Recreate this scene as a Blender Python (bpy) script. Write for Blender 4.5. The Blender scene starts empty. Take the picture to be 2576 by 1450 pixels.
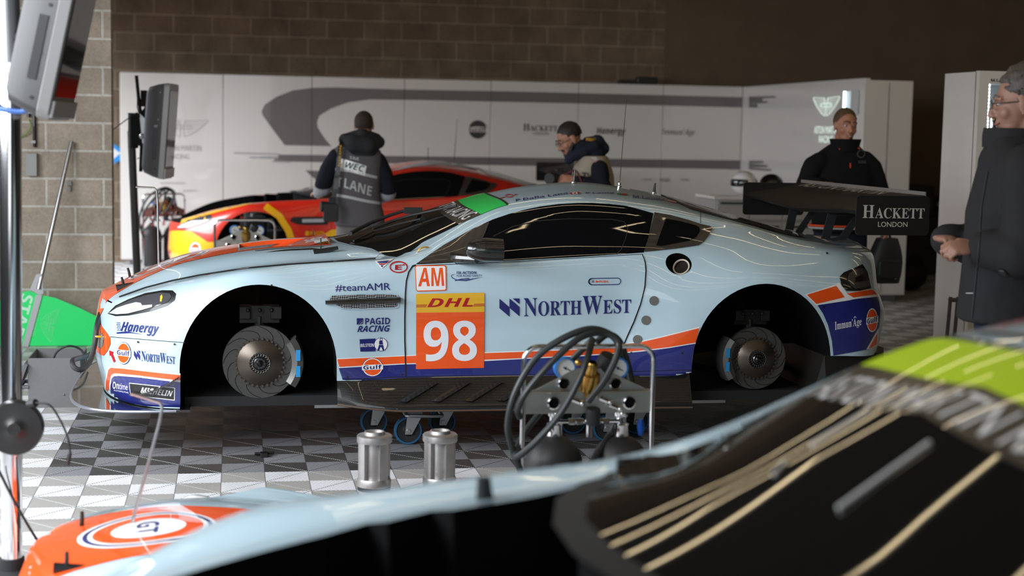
import bpy, bmesh, math, random
from mathutils import Vector, Matrix
from mathutils.bvhtree import BVHTree
random.seed(7)
sc = bpy.context.scene
COL = sc.collection
PI = math.pi

# ---------------------------------------------------------------- camera
FPX = 3935.6                      # 55 mm lens on a 36 mm wide frame, 2576 px across
YAW, PITCH, ROLL, CAMH = math.radians(10.069), math.radians(5.833), math.radians(1.055), 1.63
_f = Vector((math.sin(YAW)*math.cos(PITCH), math.cos(YAW)*math.cos(PITCH), -math.sin(PITCH)))
_r0 = Vector((math.cos(YAW), -math.sin(YAW), 0))
_u0 = _r0.cross(_f)
_r = _r0*math.cos(ROLL) + _u0*math.sin(ROLL)
_u = _u0*math.cos(ROLL) - _r0*math.sin(ROLL)
CAM = Vector((0, 0, CAMH))
cam_d = bpy.data.cameras.new('camera')
cam_d.lens = 55; cam_d.sensor_width = 36; cam_d.clip_start = 0.05; cam_d.clip_end = 200
cam_d.dof.use_dof = True; cam_d.dof.focus_distance = 7.85; cam_d.dof.aperture_fstop = 2.0
cam = bpy.data.objects.new('camera', cam_d); COL.objects.link(cam)
cam.matrix_world = Matrix(((_r.x, _u.x, -_f.x, 0), (_r.y, _u.y, -_f.y, 0), (_r.z, _u.z, -_f.z, CAMH), (0, 0, 0, 1)))
sc.camera = cam

# ---------------------------------------------------------------- daylight, lamps, exposure
w = bpy.data.worlds.new('overcast_sky'); sc.world = w; w.use_nodes = True
w.node_tree.nodes['Background'].inputs[0].default_value = (0.80, 0.90, 1.0, 1)
w.node_tree.nodes['Background'].inputs[1].default_value = 0.03
sc.view_settings.view_transform = 'Standard'; sc.view_settings.look = 'None'
sc.view_settings.gamma = 1; sc.view_settings.use_curve_mapping = False
sc.view_settings.exposure = 0.0
def area(name, loc, target, sx, sy, power, col):
    d = bpy.data.lights.new(name, 'AREA'); d.shape = 'RECTANGLE'; d.size = sx; d.size_y = sy
    d.energy = power; d.color = col
    o = bpy.data.objects.new(name, d); COL.objects.link(o); o.location = loc
    v = Vector(target) - Vector(loc)
    o.rotation_euler = v.to_track_quat('-Z', 'Y').to_euler()
    return o
DAY = (0.90, 0.95, 1.0)
for n_, l_, t_, a_, b_, e_, sp_ in (('pit_lane_daylight_near', (-3.05, 5.6, 2.3), (-.75, 6.6, 0.0), 6.4, 2.0, 370, 140),      # open garage door of this box
                               ('pit_lane_daylight_far', (-3.05, 15.4, 2.2), (-1.3, 15.9, 0.0), 5.0, 2.0, 250, 120),       # open garage door of the next box
                               ('pit_lane_daylight_behind', (-1.2, -3.2, 2.2), (.6, 6, .6), 4.2, 3.2, 60, 150)):         # opening behind the photographer
    area(n_, l_, t_, a_, b_, e_, DAY).data.spread = math.radians(sp_)
# ---------------------------------------------------------------- photograph pixel -> point on a plane of the place
def ray(x, y): return _f + _r*((x-1288)/FPX) + _u*((725-y)/FPX)
def onY(x, y, Y): d = ray(x, y); return CAM + d*(Y/d.y)
def onX(x, y, X): d = ray(x, y); return CAM + d*(X/d.x)
def onZ(x, y, Z=0.0): d = ray(x, y); return CAM + d*((Z-CAMH)/d.z)

# ---------------------------------------------------------------- objects
WM = {}                           # world matrix of every object we make
def link(o, parent=None, m=None):
    COL.objects.link(o)
    WM[o.name] = m or Matrix()
    if parent is not None:
        o.parent = parent
        o.matrix_parent_inverse = WM[parent.name].inverted()
    return o
def tag(o, label=None, cat=None, group=None, kind=None):
    if label: o['label'] = label
    if cat: o['category'] = cat
    if group: o['group'] = group
    if kind: o['kind'] = kind
    return o
def thing(name, label, cat, loc=(0, 0, 0), group=None):
    o = bpy.data.objects.new(name, None); o.empty_display_size = 0.1
    o.location = loc
    link(o, None, Matrix.Translation(Vector(loc)))
    return tag(o, label, cat, group)
def dup_tree(o, parent=None):
    c = o.copy(); COL.objects.link(c); WM[c.name] = WM[o.name]
    c.parent = parent
    if parent is not None: c.matrix_parent_inverse = o.matrix_parent_inverse.copy()
    for ch in list(o.children): dup_tree(ch, c)
    return c

def frame_from(d):
    d = Vector(d).normalized()
    a = Vector((0, 0, 1)) if abs(d.z) < 0.9 else Vector((1, 0, 0))
    x = a.cross(d).normalized(); y = d.cross(x)
    return x, y, d
def catmull(pts, n, closed=False):
    P = [Vector(p) for p in pts]; out = []
    m = len(P); segs = m if closed else m-1
    for i in range(segs):
        p1, p2 = P[i], P[(i+1) % m]
        p0 = P[i-1] if (i > 0 or closed) else p1*2-p2
        p3 = P[(i+2) % m] if (i+2 < m or closed) else p2*2-p1
        for k in range(n):
            t = k/n; t2 = t*t; t3 = t2*t
            out.append(0.5*((2*p1)+(p2-p0)*t+(2*p0-5*p1+4*p2-p3)*t2+(3*p1-p0-3*p2+p3)*t3))
    if not closed: out.append(P[-1].copy())
    return out

class MB:
    """collects shapes; build() links them as ONE mesh object"""
    def __init__(s): s.v = []; s.f = []; s.mi = []; s.m = 0; s.sm = []
    def add(s, vs, fs, smooth=True):
        b = len(s.v); s.v += [tuple(v) for v in vs]
        for f in fs: s.f.append([b+i for i in f]); s.mi.append(s.m); s.sm.append(smooth)
        return s
    def box(s, c, d, R=None):
        c = Vector(c); vs = []
        for z in (-.5, .5):
            for y in (-.5, .5):
                for x in (-.5, .5):
                    p = Vector((x*d[0], y*d[1], z*d[2]))
                    if R is not None: p = R @ p
                    vs.append(c+p)
        return s.add(vs, [(0, 2, 3, 1), (4, 5, 7, 6), (0, 1, 5, 4), (2, 6, 7, 3), (0, 4, 6, 2), (1, 3, 7, 5)], False)
    def slab(s, c, d, r=0.02, R=None, n=5, axis=2):
        """box with rounded corners seen along its axis"""
        a, b = [i for i in range(3) if i != axis]
        pts = []
        r = min(r, d[a]/2*.99, d[b]/2*.99)
        for q, (sx, sy) in enumerate(((1, 1), (-1, 1), (-1, -1), (1, -1))):
            for k in range(n+1):
                t = (q+k/n)*PI/2
                pts.append((sx*(d[a]/2-r)+r*math.cos(t), sy*(d[b]/2-r)+r*math.sin(t)))
        return s.extr(pts, c, d[axis], a, b, axis, R)
    def extr(s, pts, c, h, a=0, b=1, axis=2, R=None):
        c = Vector(c); vs = []
        for z in (-.5, .5):
            for p in pts:
                q = Vector((0, 0, 0)); q[a] = p[0]; q[b] = p[1]; q[axis] = z*h
                if R is not None: q = R @ q
                vs.append(c+q)
        n = len(pts)
        fs = [tuple(range(n-1, -1, -1)), tuple(range(n, 2*n))]+[(i, (i+1) % n, n+(i+1) % n, n+i) for i in range(n)]
        return s.add(vs, fs, False)
    def tube(s, path, r, n=10, closed=False, caps=True, smooth=0):
        P = [Vector(p) for p in path]
        if smooth: P = catmull(P, smooth, closed)
        m = len(P); rr = r if hasattr(r, '__len__') else None
        vs = []; x = None
        for i, p in enumerate(P):
            if closed: t = P[(i+1) % m]-P[i-1]
            else: t = P[min(i+1, m-1)]-P[max(i-1, 0)]
            if t.length < 1e-9: t = Vector((0, 0, 1))
            t.normalize()
            if x is None: x, y, _ = frame_from(t)
            else:
                x = x-t*x.dot(t)
                x = x.normalized() if x.length > 1e-6 else frame_from(t)[0]
                y = t.cross(x)
            q = (rr[0]+(rr[-1]-rr[0])*i/(m-1) if len(rr) != m else rr[i]) if rr else r
            for k in range(n):
                a = 2*PI*k/n; vs.append(p+x*(q*math.cos(a))+y*(q*math.sin(a)))
        fs = []
        for i in range(m if closed else m-1):
            j = (i+1) % m
            for k in range(n):
                l = (k+1) % n; fs.append((i*n+k, i*n+l, j*n+l, j*n+k))
        if caps and not closed: fs += [tuple(range(n-1, -1, -1)), tuple((m-1)*n+k for k in range(n))]
        return s.add(vs, fs)
    def lathe(s, prof, o=(0, 0, 0), d=(0, 0, 1), n=24, a0=0, a1=2*PI):
        """prof: (radius, height along d)"""
        x, y, z = frame_from(d); o = Vector(o); full = abs(a1-a0-2*PI) < 1e-6
        k_ = n if full else n+1; vs = []
        for (r, h) in prof:
            for k in range(k_):
                a = a0+(a1-a0)*k/n
                vs.append(o+z*h+x*(r*math.cos(a))+y*(r*math.sin(a)))
        fs = []
        for i in range(len(prof)-1):
            for k in range(n):
                l = (k+1) % k_; fs.append((i*k_+k, i*k_+l, (i+1)*k_+l, (i+1)*k_+k))
        return s.add(vs, fs)
    def ball(s, c, r, n=16, m=10, R=None):
        r = r if hasattr(r, '__len__') else (r, r, r); c = Vector(c); vs = []; fs = []
        for i in range(m+1):
            t = PI*i/m
            for k in range(n):
                a = 2*PI*k/n
                p = Vector((r[0]*math.sin(t)*math.cos(a), r[1]*math.sin(t)*math.sin(a), r[2]*math.cos(t)))
                if R is not None: p = R @ p
                vs.append(c+p)
        for i in range(m):
            for k in range(n):
                l = (k+1) % n; fs.append((i*n+k, (i+1)*n+k, (i+1)*n+l, i*n+l))
        return s.add(vs, fs)
    def grid(s, rows, closed=False, smooth=True):
        m = len(rows); n = len(rows[0]); vs = [p for r_ in rows for p in r_]; fs = []
        for i in range(m-1):
            for k in range(n if closed else n-1):
                l = (k+1) % n; fs.append((i*n+k, i*n+l, (i+1)*n+l, (i+1)*n+k))
        return s.add(vs, fs, smooth)
    def poly(s, pts, smooth=False): return s.add(pts, [tuple(range(len(pts)))], smooth)
    def text(s, body, o, ux, uy, width=None, height=None, align='L', bold=0.0, depth=0.0, shear=0.0):
        """flat lettering: origin o, unit axes ux / uy in the place, fitted to width (and height)"""
        pts, tris = glyphs(body, bold, shear)
        if not pts: return s
        x0 = min(p[0] for p in pts); x1 = max(p[0] for p in pts); y0 = min(p[1] for p in pts); y1 = max(p[1] for p in pts)
        sx = (width/(x1-x0)) if width else height/(y1-y0)
        sy = (height/(y1-y0)) if height else sx
        off = {'L': 0, 'C': -.5*(x1-x0)*sx, 'R': -(x1-x0)*sx}[align]
        o = Vector(o); ux = Vector(ux).normalized(); uy = Vector(uy).normalized()
        return s.add([o+ux*((p[0]-x0)*sx+off)+uy*((p[1]-y0)*sy) for p in pts], tris, False)
    def build(s, name, mats, parent=None, bevel=0, angle=35, seg=2, weld=False, subsurf=0, m=None):
        me = bpy.data.meshes.new(name); me.from_pydata(s.v, [], s.f)
        for mt in (mats if isinstance(mats, (list, tuple)) else [mats]): me.materials.append(mt)
        me.polygons.foreach_set('material_index', s.mi)
        me.polygons.foreach_set('use_smooth', [bool(q) or angle > 0 for q in s.sm])
        bm = bmesh.new(); bm.from_mesh(me)
        if weld: bmesh.ops.remove_doubles(bm, verts=bm.verts, dist=1e-5)
        bmesh.ops.recalc_face_normals(bm, faces=bm.faces) if weld else None
        bm.to_mesh(me); bm.free()
        if angle > 0: me.set_sharp_from_angle(angle=math.radians(angle))
        o = bpy.data.objects.new(name, me)
        if bevel:
            b = o.modifiers.new('b', 'BEVEL'); b.width = bevel; b.segments = seg; b.limit_method = 'ANGLE'; b.angle_limit = math.radians(40)
        if subsurf:
            q = o.modifiers.new('s', 'SUBSURF'); q.levels = subsurf; q.render_levels = subsurf
        return link(o, parent)

_gl = {}
def glyphs(body, bold=0.0, shear=0.0):
    key = (body, bold, shear)
    if key in _gl: return _gl[key]
    c = bpy.data.curves.new('lettering', 'FONT'); c.body = body; c.offset = bold; c.shear = shear; c.resolution_u = 4
    o = bpy.data.objects.new('lettering', c); COL.objects.link(o)
    me = bpy.data.meshes.new_from_object(o.evaluated_get(bpy.context.evaluated_depsgraph_get()))
    pts = [(v.co.x, v.co.y) for v in me.vertices]; tris = [tuple(p.vertices) for p in me.polygons]
    bpy.data.objects.remove(o); bpy.data.curves.remove(c); bpy.data.meshes.remove(me)
    # make every face look along +z
    out = []
    for t in tris:
        a = sum(pts[t[i]][0]*pts[t[(i+1) % len(t)]][1]-pts[t[(i+1) % len(t)]][0]*pts[t[i]][1] for i in range(len(t)))
        out.append(t if a > 0 else tuple(reversed(t)))
    _gl[key] = (pts, out); return _gl[key]
def _alpha(s, U, L, D=None):
    o = ''
    for c in s:
        if 'A' <= c <= 'Z': o += chr(U+ord(c)-65)
        elif 'a' <= c <= 'z': o += chr(L+ord(c)-97)
        elif D and c.isdigit(): o += chr(D+int(c))
        else: o += c
    return o
def serif(s): return _alpha(s, 0x1D400, 0x1D41A, 0x1D7CE)
def sansb(s): return _alpha(s, 0x1D5D4, 0x1D5EE, 0x1D7EC)
def sansi(s): return _alpha(s, 0x1D63C, 0x1D656)
def serifi(s): return _alpha(s, 0x1D434, 0x1D44E).replace(chr(0x1D455), '\u210e')

# ---------------------------------------------------------------- materials
MATS = {}
def mat(name, col, rough=0.5, metal=0.0, coat=0.0, spec=0.5, emit=None, noise=0.0, nscale=30, bump=0.0, bscale=80, trans=0.0, coat_rough=0.012):
    if name in MATS: return MATS[name]
    m = bpy.data.materials.new(name); m.use_nodes = True; nt = m.node_tree; b = nt.nodes['Principled BSDF']
    b.inputs['Base Color'].default_value = (*col, 1); b.inputs['Roughness'].default_value = rough; b.inputs['Metallic'].default_value = metal
    b.inputs['Coat Weight'].default_value = coat; b.inputs['Coat Roughness'].default_value = coat_rough; b.inputs['Specular IOR Level'].default_value = spec
    b.inputs['Transmission Weight'].default_value = trans
    if emit: b.inputs['Emission Color'].default_value = (*emit[0], 1); b.inputs['Emission Strength'].default_value = emit[1]
    if noise or bump:
        tc = nt.nodes.new('ShaderNodeTexCoord')
        n = nt.nodes.new('ShaderNodeTexNoise'); n.inputs['Scale'].default_value = nscale; n.inputs['Detail'].default_value = 4
        nt.links.new(tc.outputs['Object'], n.inputs['Vector'])
        if noise:
            mx = nt.nodes.new('ShaderNodeMix'); mx.data_type = 'RGBA'
            mx.inputs[6].default_value = (*[max(0, c*(1-noise)) for c in col], 1); mx.inputs[7].default_value = (*[min(1, c*(1+noise)) for c in col], 1)
            nt.links.new(n.outputs['Fac'], mx.inputs[0]); nt.links.new(mx.outputs[2], b.inputs['Base Color'])
        if bump:
            n2 = nt.nodes.new('ShaderNodeTexNoise'); n2.inputs['Scale'].default_value = bscale; n2.inputs['Detail'].default_value = 3
            nt.links.new(tc.outputs['Object'], n2.inputs['Vector'])
            bp = nt.nodes.new('ShaderNodeBump'); bp.inputs['Strength'].default_value = bump; bp.inputs['Distance'].default_value = 0.01
            nt.links.new(n2.outputs['Fac'], bp.inputs['Height']); nt.links.new(bp.outputs['Normal'], b.inputs['Normal'])
    MATS[name] = m; return m
def pch(xs, ys):
    """monotone cubic through the knots"""
    n = len(xs); h = [xs[i+1]-xs[i] for i in range(n-1)]; d = [(ys[i+1]-ys[i])/h[i] for i in range(n-1)]
    m = [d[0]]+[0 if d[i-1]*d[i] <= 0 else (3*(h[i-1]+h[i]))/((2*h[i]+h[i-1])/d[i-1]+(h[i]+2*h[i-1])/d[i]) for i in range(1, n-1)]+[d[-1]]
    def f(x):
        if x <= xs[0]: return ys[0]
        if x >= xs[-1]: return ys[-1]
        i = 0
        while x > xs[i+1]: i += 1
        t = (x-xs[i])/h[i]; t2 = t*t; t3 = t2*t
        return (2*t3-3*t2+1)*ys[i]+(t3-2*t2+t)*h[i]*m[i]+(-2*t3+3*t2)*ys[i+1]+(t3-t2)*h[i]*m[i+1]
    return f
def K(s): return pch(*zip(*s))
# ---------------------------------------------------------------- colours
M_BLUE = mat('pale_blue_paint', (.47, .62, .70), .32, coat=1.0)
M_RED = mat('red_paint', (.62, .022, .008), .35, coat=1.0)
M_ORANGE = mat('orange_film', (.82, .085, .006), .35, coat=.8)
M_NAVY = mat('navy_film', (.012, .018, .16), .3, coat=.9)
M_NAVYTXT = mat('navy_lettering', (.012, .016, .14), .4, coat=.4)
M_WHITE = mat('white_film', (.80, .80, .80), .4, coat=.6)
M_YEL = mat('yellow_film', (.75, .42, .02), .4, coat=.6)
M_YELR = mat('yellow_paint', (.80, .40, .006), .35, coat=1.0)
M_REDTXT = mat('red_lettering', (.42, .005, .012), .4, coat=.4)
M_GREEN = mat('green_visor_film', (.02, .62, .11), .35, coat=.6)
M_LIME = mat('lime_visor_film', (.50, .72, .002), .4, coat=.5)
M_BLK = mat('black_film', (.006, .006, .006), .4, coat=.4)
M_BAND = mat('smoked_band_film', (.045, .037, .030), .3, coat=.6)
M_GLASS = mat('dark_tinted_glass', (.004, .004, .005), .03, spec=.6, coat=.4)
M_GLASS2 = mat('smoked_windscreen_glass', (.007, .0065, .006), .03, spec=.6, coat=.4)
M_DARK = mat('matt_black', (.008, .008, .009), .75)
M_WELL = mat('wheel_well_black', (.003, .003, .0035), .9, spec=.1)
M_RUB = mat('black_rubber', (.012, .012, .013), .6)
M_HOSE = mat('black_hose', (.018, .021, .021), .45)
M_CHROME = mat('chrome', (.75, .75, .76), .12, metal=1)
M_STEEL = mat('brushed_steel', (.55, .55, .56), .32, metal=1, noise=.12, nscale=40)
M_STEELW = mat('worn_steel_plate', (.42, .40, .36), .35, metal=1, noise=.35, nscale=9)
M_ALU = mat('cast_aluminium', (.48, .46, .45), .42, metal=.9, noise=.22, nscale=25, bump=.07)
M_GREY = mat('grey_plastic', (.10, .10, .11), .45)
M_GREYL = mat('light_grey_plastic', (.42, .43, .44), .4)
M_BRASS = mat('brass', (.50, .30, .08), .3, metal=1)
M_SKIN = mat('skin', (.52, .27, .19), .55, noise=.12, nscale=18)
def carbon(name, a, b, sc_, rough=.25):
    if name in MATS: return MATS[name]
    m = mat(name, a, rough, coat=.8); nt = m.node_tree; bs = nt.nodes['Principled BSDF']
    tc = nt.nodes.new('ShaderNodeTexCoord'); ck = nt.nodes.new('ShaderNodeTexChecker'); mp = nt.nodes.new('ShaderNodeMapping')
    mp.inputs['Rotation'].default_value = (0, .78, 0.0)
    nt.links.new(tc.outputs['Object'], mp.inputs[0]); nt.links.new(mp.outputs[0], ck.inputs[0]); ck.inputs['Scale'].default_value = sc_
    ck.inputs[1].default_value = (*a, 1); ck.inputs[2].default_value = (*b, 1); nt.links.new(ck.outputs[0], bs.inputs['Base Color'])
    return m
M_CARB = carbon('carbon_fibre', (.006, .006, .006), (.022, .020, .018), 170)
M_CARBB = carbon('brown_carbon_fibre', (.030, .024, .020), (.055, .045, .038), 170, .35)
M_MESH = carbon('wire_mesh', (.012, .012, .012), (.30, .30, .31), 130, .5)
M_DISC = mat('carbon_brake_disc', (.050, .048, .046), .42, spec=.4, noise=.12, nscale=60)
M_BELL = mat('bronze_disc_bell', (.115, .095, .078), .35, metal=.85)
M_BLUEL = mat('blue_pad_label', (.02, .25, .55), .4)
# ---------------------------------------------------------------- the race car: body
YC = 8.68                         # the middle of the main car, metres in front of the camera
ROWS = [  # nose x, tail x, corner length front / rear, half width (x, w), height (x, z)
 (-.700, 3.52, .50, .34, [(-.7, .90), (-.3, .965), (.5, .935), (.9, .925), (2.0, .93), (2.4, .985), (3.05, .985), (3.5, .94)],
  [(-.7, .235), (-.27, .235), (.5, .36), (.9, .355), (2.2, .372), (2.35, .40), (3.05, .475), (3.5, .455)]),
 (-.740, 3.555, .58, .36, [(-.7, .90), (-.25, .985), (.1, .99), (.5, .955), (.85, .91), (1.9, .91), (2.3, .985), (2.7, 1.01), (3.1, .985), (3.5, .93)],
  [(-.7, .40), (-.25, .42), (.5, .47), (2.2, .48), (2.4, .52), (3.1, .58), (3.5, .56)]),
 (-.738, 3.575, .64, .38, [(-.7, .89), (-.25, .985), (.1, 1.0), (.5, .955), (.85, .89), (1.9, .89), (2.3, .98), (2.7, 1.02), (3.1, .985), (3.5, .92)],
  [(-.7, .52), (-.25, .62), (.1, .66), (.5, .64), (.9, .63), (2.0, .63), (2.4, .68), (2.7, .70), (3.1, .70), (3.5, .68)]),
 (-.732, 3.555, .68, .42, [(-.7, .86), (-.4, .92), (.1, .975), (.5, .945), (.85, .905), (1.9, .90), (2.2, .94), (2.7, 1.0), (3.1, .965), (3.5, .87)],
  [(-.7, .61), (-.4, .72), (.1, .875), (.5, .81), (.9, .785), (2.0, .81), (2.3, .84), (2.7, .885), (3.1, .85), (3.5, .80)]),
 (-.725, 3.565, .70, .48, [(-.7, .78), (-.4, .81), (.1, .85), (.5, .86), (.9, .87), (2.0, .86), (2.4, .85), (2.8, .85), (3.2, .82), (3.5, .78)],
  [(-.7, .67), (-.4, .79), (.1, .92), (.5, .94), (.9, .945), (1.4, .962), (2.05, 1.005), (2.4, 1.02), (2.8, 1.0), (3.2, .985), (3.5, .965)]),
 (-.715, 3.545, .66, .52, [(-.7, .62), (-.2, .645), (.7, .665), (.95, .76), (1.4, .735), (2.05, .72), (2.5, .69), (3.0, .66), (3.5, .64)],
  [(-.7, .70), (-.6, .735), (-.185, .86), (.3, .93), (.7, .955), (.95, 1.005), (1.4, 1.105), (1.78, 1.135), (2.2, 1.135), (2.6, 1.11), (3.0, 1.05), (3.3, 1.015), (3.5, 1.0)]),
 (-.710, 3.53, .60, .52, [(-.7, .36), (.5, .42), (.8, .60), (1.0, .58), (1.43, .51), (1.8, .535), (2.2, .535), (2.6, .53), (3.1, .50), (3.5, .46)],
  [(-.7, .715), (-.24, .895), (.3, .975), (.6, .985), (.8, .975), (1.0, 1.055), (1.43, 1.228), (1.8, 1.262), (2.2, 1.235), (2.6, 1.165), (3.1, 1.05), (3.3, 1.025), (3.5, 1.02)]),
 (-.705, 3.52, .50, .50, [(-1, 0), (4, 0)],
  [(-.7, .72), (-.5, .81), (-.24, .91), (.1, .97), (.5, 1.005), (.95, 1.135), (1.40, 1.268), (1.6, 1.307), (1.9, 1.333), (2.3, 1.285), (2.6, 1.215), (3.0, 1.105), (3.3, 1.045), (3.5, 1.035)])]
_RW = [K(r_[4]) for r_ in ROWS]; _RZ = [K(r_[5]) for r_ in ROWS]
def section(s_):
    P = []
    for i, r_ in enumerate(ROWS):
        xf, xb, cf, cr = r_[:4]
        x = xf+(xb-xf)*s_
        k = 1
        t = (x-xf)/cf
        if t < 1: k *= (1-(1-max(t, 0))**2.4)**(1/2.4)
        t = (xb-x)/cr
        if t < 1: k *= (1-(1-max(t, 0))**2.4)**(1/2.4)
        P.append(Vector((x, _RW[i](x)*k, _RZ[i](x))))
    return P
def body_rows():
    N = 150; rows = []
    for i in range(N+1):
        t = i/N
        s_ = t*.55+.45*(.5-.5*math.cos(PI*t))     # denser towards nose and tail
        if i < 6: s_ = s_*(i/6)**.8
        if i > N-6: s_ = 1-(1-s_)*((N-i)/6)**.8
        rows.append(catmull(section(s_), 6))
    return rows
def body_mesh():
    rows = body_rows(); bm = bmesh.new(); V = {}
    for sgn in (-1, 1):
        for i, r_ in enumerate(rows):
            for k, p in enumerate(r_): V[sgn, i, k] = bm.verts.new((p.x, YC+sgn*p.y, p.z))
    n = len(rows[0])
    def F(*vs):
        try: bm.faces.new(vs)
        except ValueError: pass
    for i in range(len(rows)-1):
        for k in range(n-1):
            F(V[-1, i, k], V[-1, i+1, k], V[-1, i+1, k+1], V[-1, i, k+1])
            F(V[1, i, k+1], V[1, i+1, k+1], V[1, i+1, k], V[1, i, k])
        F(V[-1, i, 0], V[1, i, 0], V[1, i+1, 0], V[-1, i+1, 0])
    bmesh.ops.remove_doubles(bm, verts=bm.verts, dist=2e-4)
    bmesh.ops.dissolve_degenerate(bm, edges=bm.edges, dist=1e-5)
    bmesh.ops.recalc_face_normals(bm, faces=bm.faces)
    me = bpy.data.meshes.new('body'); bm.to_mesh(me); bm.free()
    return me
class Skin:
    """the uncut body: rays on to it give a point and a smooth normal"""
    def __init__(s, me):
        me.calc_loop_triangles()
        s.co = [v.co.copy() for v in me.vertices]; s.no = [v.normal.copy() for v in me.vertices]
        s.t = [tuple(t.vertices) for t in me.loop_triangles]
        s.b = BVHTree.FromPolygons(s.co, s.t)
    def cast(s, o, d):
        p, n, i, _ = s.b.ray_cast(Vector(o), Vector(d).normalized())
        if p is None: return None
        a, b, c = s.t[i]; A, B, Cc = s.co[a], s.co[b], s.co[c]
        v0 = B-A; v1 = Cc-A; v2 = p-A
        d00 = v0.dot(v0); d01 = v0.dot(v1); d11 = v1.dot(v1); d20 = v2.dot(v0); d21 = v2.dot(v1); q = d00*d11-d01*d01
        if abs(q) < 1e-18: return p, n
        v = (d11*d20-d01*d21)/q; w_ = (d00*d21-d01*d20)/q
        m = (s.no[a]*(1-v-w_)+s.no[b]*v+s.no[c]*w_).normalized()
        return p, m
    def px(s, p): return s.cast(CAM, ray(*p))
    def soft(s, p):
        for k in range(30):
            h = s.px((p[0], p[1]+k))
            if h: return h
        raise ValueError(p)
    def top(s, p): return s.cast((p[0], YC+p[1], 4), (0, 0, -1))
    def near(s, p): return s.cast((p[0], YC-4, p[1]), (0, 1, 0))
    def far(s, p): return s.cast((p[0], YC+4, p[1]), (0, -1, 0))
BODY0 = body_mesh()
SKIN = Skin(BODY0)
def cut2d(pts, faces, g):
    bm = bmesh.new(); vs = [bm.verts.new((p[0], p[1], 0)) for p in pts]
    for f in faces:
        try: bm.faces.new([vs[i] for i in f])
        except ValueError: pass
    bm.normal_update(); bmesh.ops.triangulate(bm, faces=bm.faces)
    for ax in (0, 1):
        lo = min(p[ax] for p in pts); hi = max(p[ax] for p in pts); k = math.floor(lo/g)+1
        while k*g < hi:
            no = (1, 0, 0) if ax == 0 else (0, 1, 0); co = (k*g, 0, 0) if ax == 0 else (0, k*g, 0)
            bmesh.ops.bisect_plane(bm, geom=bm.verts[:]+bm.edges[:]+bm.faces[:], plane_co=co, plane_no=no, dist=1e-7)
            k += 1
    bm.verts.index_update()
    out = [(v.co.x, v.co.y) for v in bm.verts], [tuple(v.index for v in f.verts) for f in bm.faces]
    bm.free(); return out
class Decal:
    """paint films laid on the body; one mesh, several colours"""
    def __init__(s): s.v = []; s.n = []; s.f = []; s.mi = []; s.mats = []
    def lay(s, pts, faces, m, cast, off, g, tf=None):
        pts, faces = cut2d(pts, faces, g)
        if m not in s.mats: s.mats.append(m)
        k = s.mats.index(m); idx = {}
        for i, p in enumerate(pts):
            h = cast(tf(p) if tf else p)
            if h is None: continue
            idx[i] = len(s.v); s.v.append(h[0]+h[1]*off); s.n.append(h[1])
        for f in faces:
            if all(i in idx for i in f):
                q = [idx[i] for i in f]; e = [s.v[i] for i in q]
                if max((e[i]-e[i-1]).length for i in range(len(e))) > .5: continue
                nn = (e[1]-e[0]).cross(e[2]-e[0])
                if nn.dot(s.n[q[0]]) < 0: q.reverse()
                s.f.append(q); s.mi.append(k)
    def build(s, name, parent, fit=False):
        if not s.f: return None
        if fit:                       # smooth pane: normals of the best quadratic through the patch
            import numpy as np
            a = np.array([tuple(v) for v in s.v]); x, y, z = a[:, 0]-a[:, 0].mean(), a[:, 1]-YC, a[:, 2]
            A = np.stack([np.ones_like(x), x, x*x, y*y, x*y*y], 1); c = np.linalg.lstsq(A, z, rcond=None)[0]
            s.n = [Vector((-(c[1]+2*c[2]*p+c[4]*q*q), -(2*c[3]*q+2*c[4]*p*q), 1)).normalized() for p, q in zip(x, y)]
        me = bpy.data.meshes.new(name); me.from_pydata([tuple(v) for v in s.v], [], s.f)
        for m in s.mats: me.materials.append(m)
        me.polygons.foreach_set('material_index', s.mi); me.polygons.foreach_set('use_smooth', [True]*len(s.f))
        me.normals_split_custom_set_from_vertices([tuple(n) for n in s.n])
        return link(bpy.data.objects.new(name, me), parent)
def P(d, pts, m, off=.0022, g=9, cast=None): d.lay(pts, [tuple(range(len(pts)))], m, cast or SKIN.px, off, g)
def strip(d, pts, wd, m, off=.0016, cast=None, g=None):
    """a line of width wd along a path"""
    L = []; R = []; n = len(pts)
    for i, p in enumerate(pts):
        a = pts[max(i-1, 0)]; b = pts[min(i+1, n-1)]; dx = b[0]-a[0]; dy = b[1]-a[1]; l = math.hypot(dx, dy) or 1
        L.append((p[0]-dy/l*wd/2, p[1]+dx/l*wd/2)); R.append((p[0]+dy/l*wd/2, p[1]-dx/l*wd/2))
    d.lay(L+R, [(i, i+1, n+i+1, n+i) for i in range(n-1)], m, cast or SKIN.px, off, g or wd*4)
def ell(cx, cy, rx, ry, n=28, a0=0, a1=2*PI, rot=0):
    o = []
    for k in range(n+(0 if abs(a1-a0-2*PI) < 1e-6 else 1)):
        a = a0+(a1-a0)*k/n; x = rx*math.cos(a); y = ry*math.sin(a)
        o.append((cx+x*math.cos(rot)-y*math.sin(rot), cy+x*math.sin(rot)+y*math.cos(rot)))
    return o
def join_glyphs(parts, gap=.06):
    """[(text, size)] set one after another on one baseline"""
    X = 0; pts = []; tris = []
    for (t, k) in parts:
        p, f = glyphs(t); x0 = min(q[0] for q in p); x1 = max(q[0] for q in p); b = len(pts)
        pts += [(X+(q[0]-x0)*k, q[1]*k) for q in p]; tris += [tuple(b+i for i in g_) for g_ in f]; X += (x1-x0)*k+gap
    return pts, tris
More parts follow.
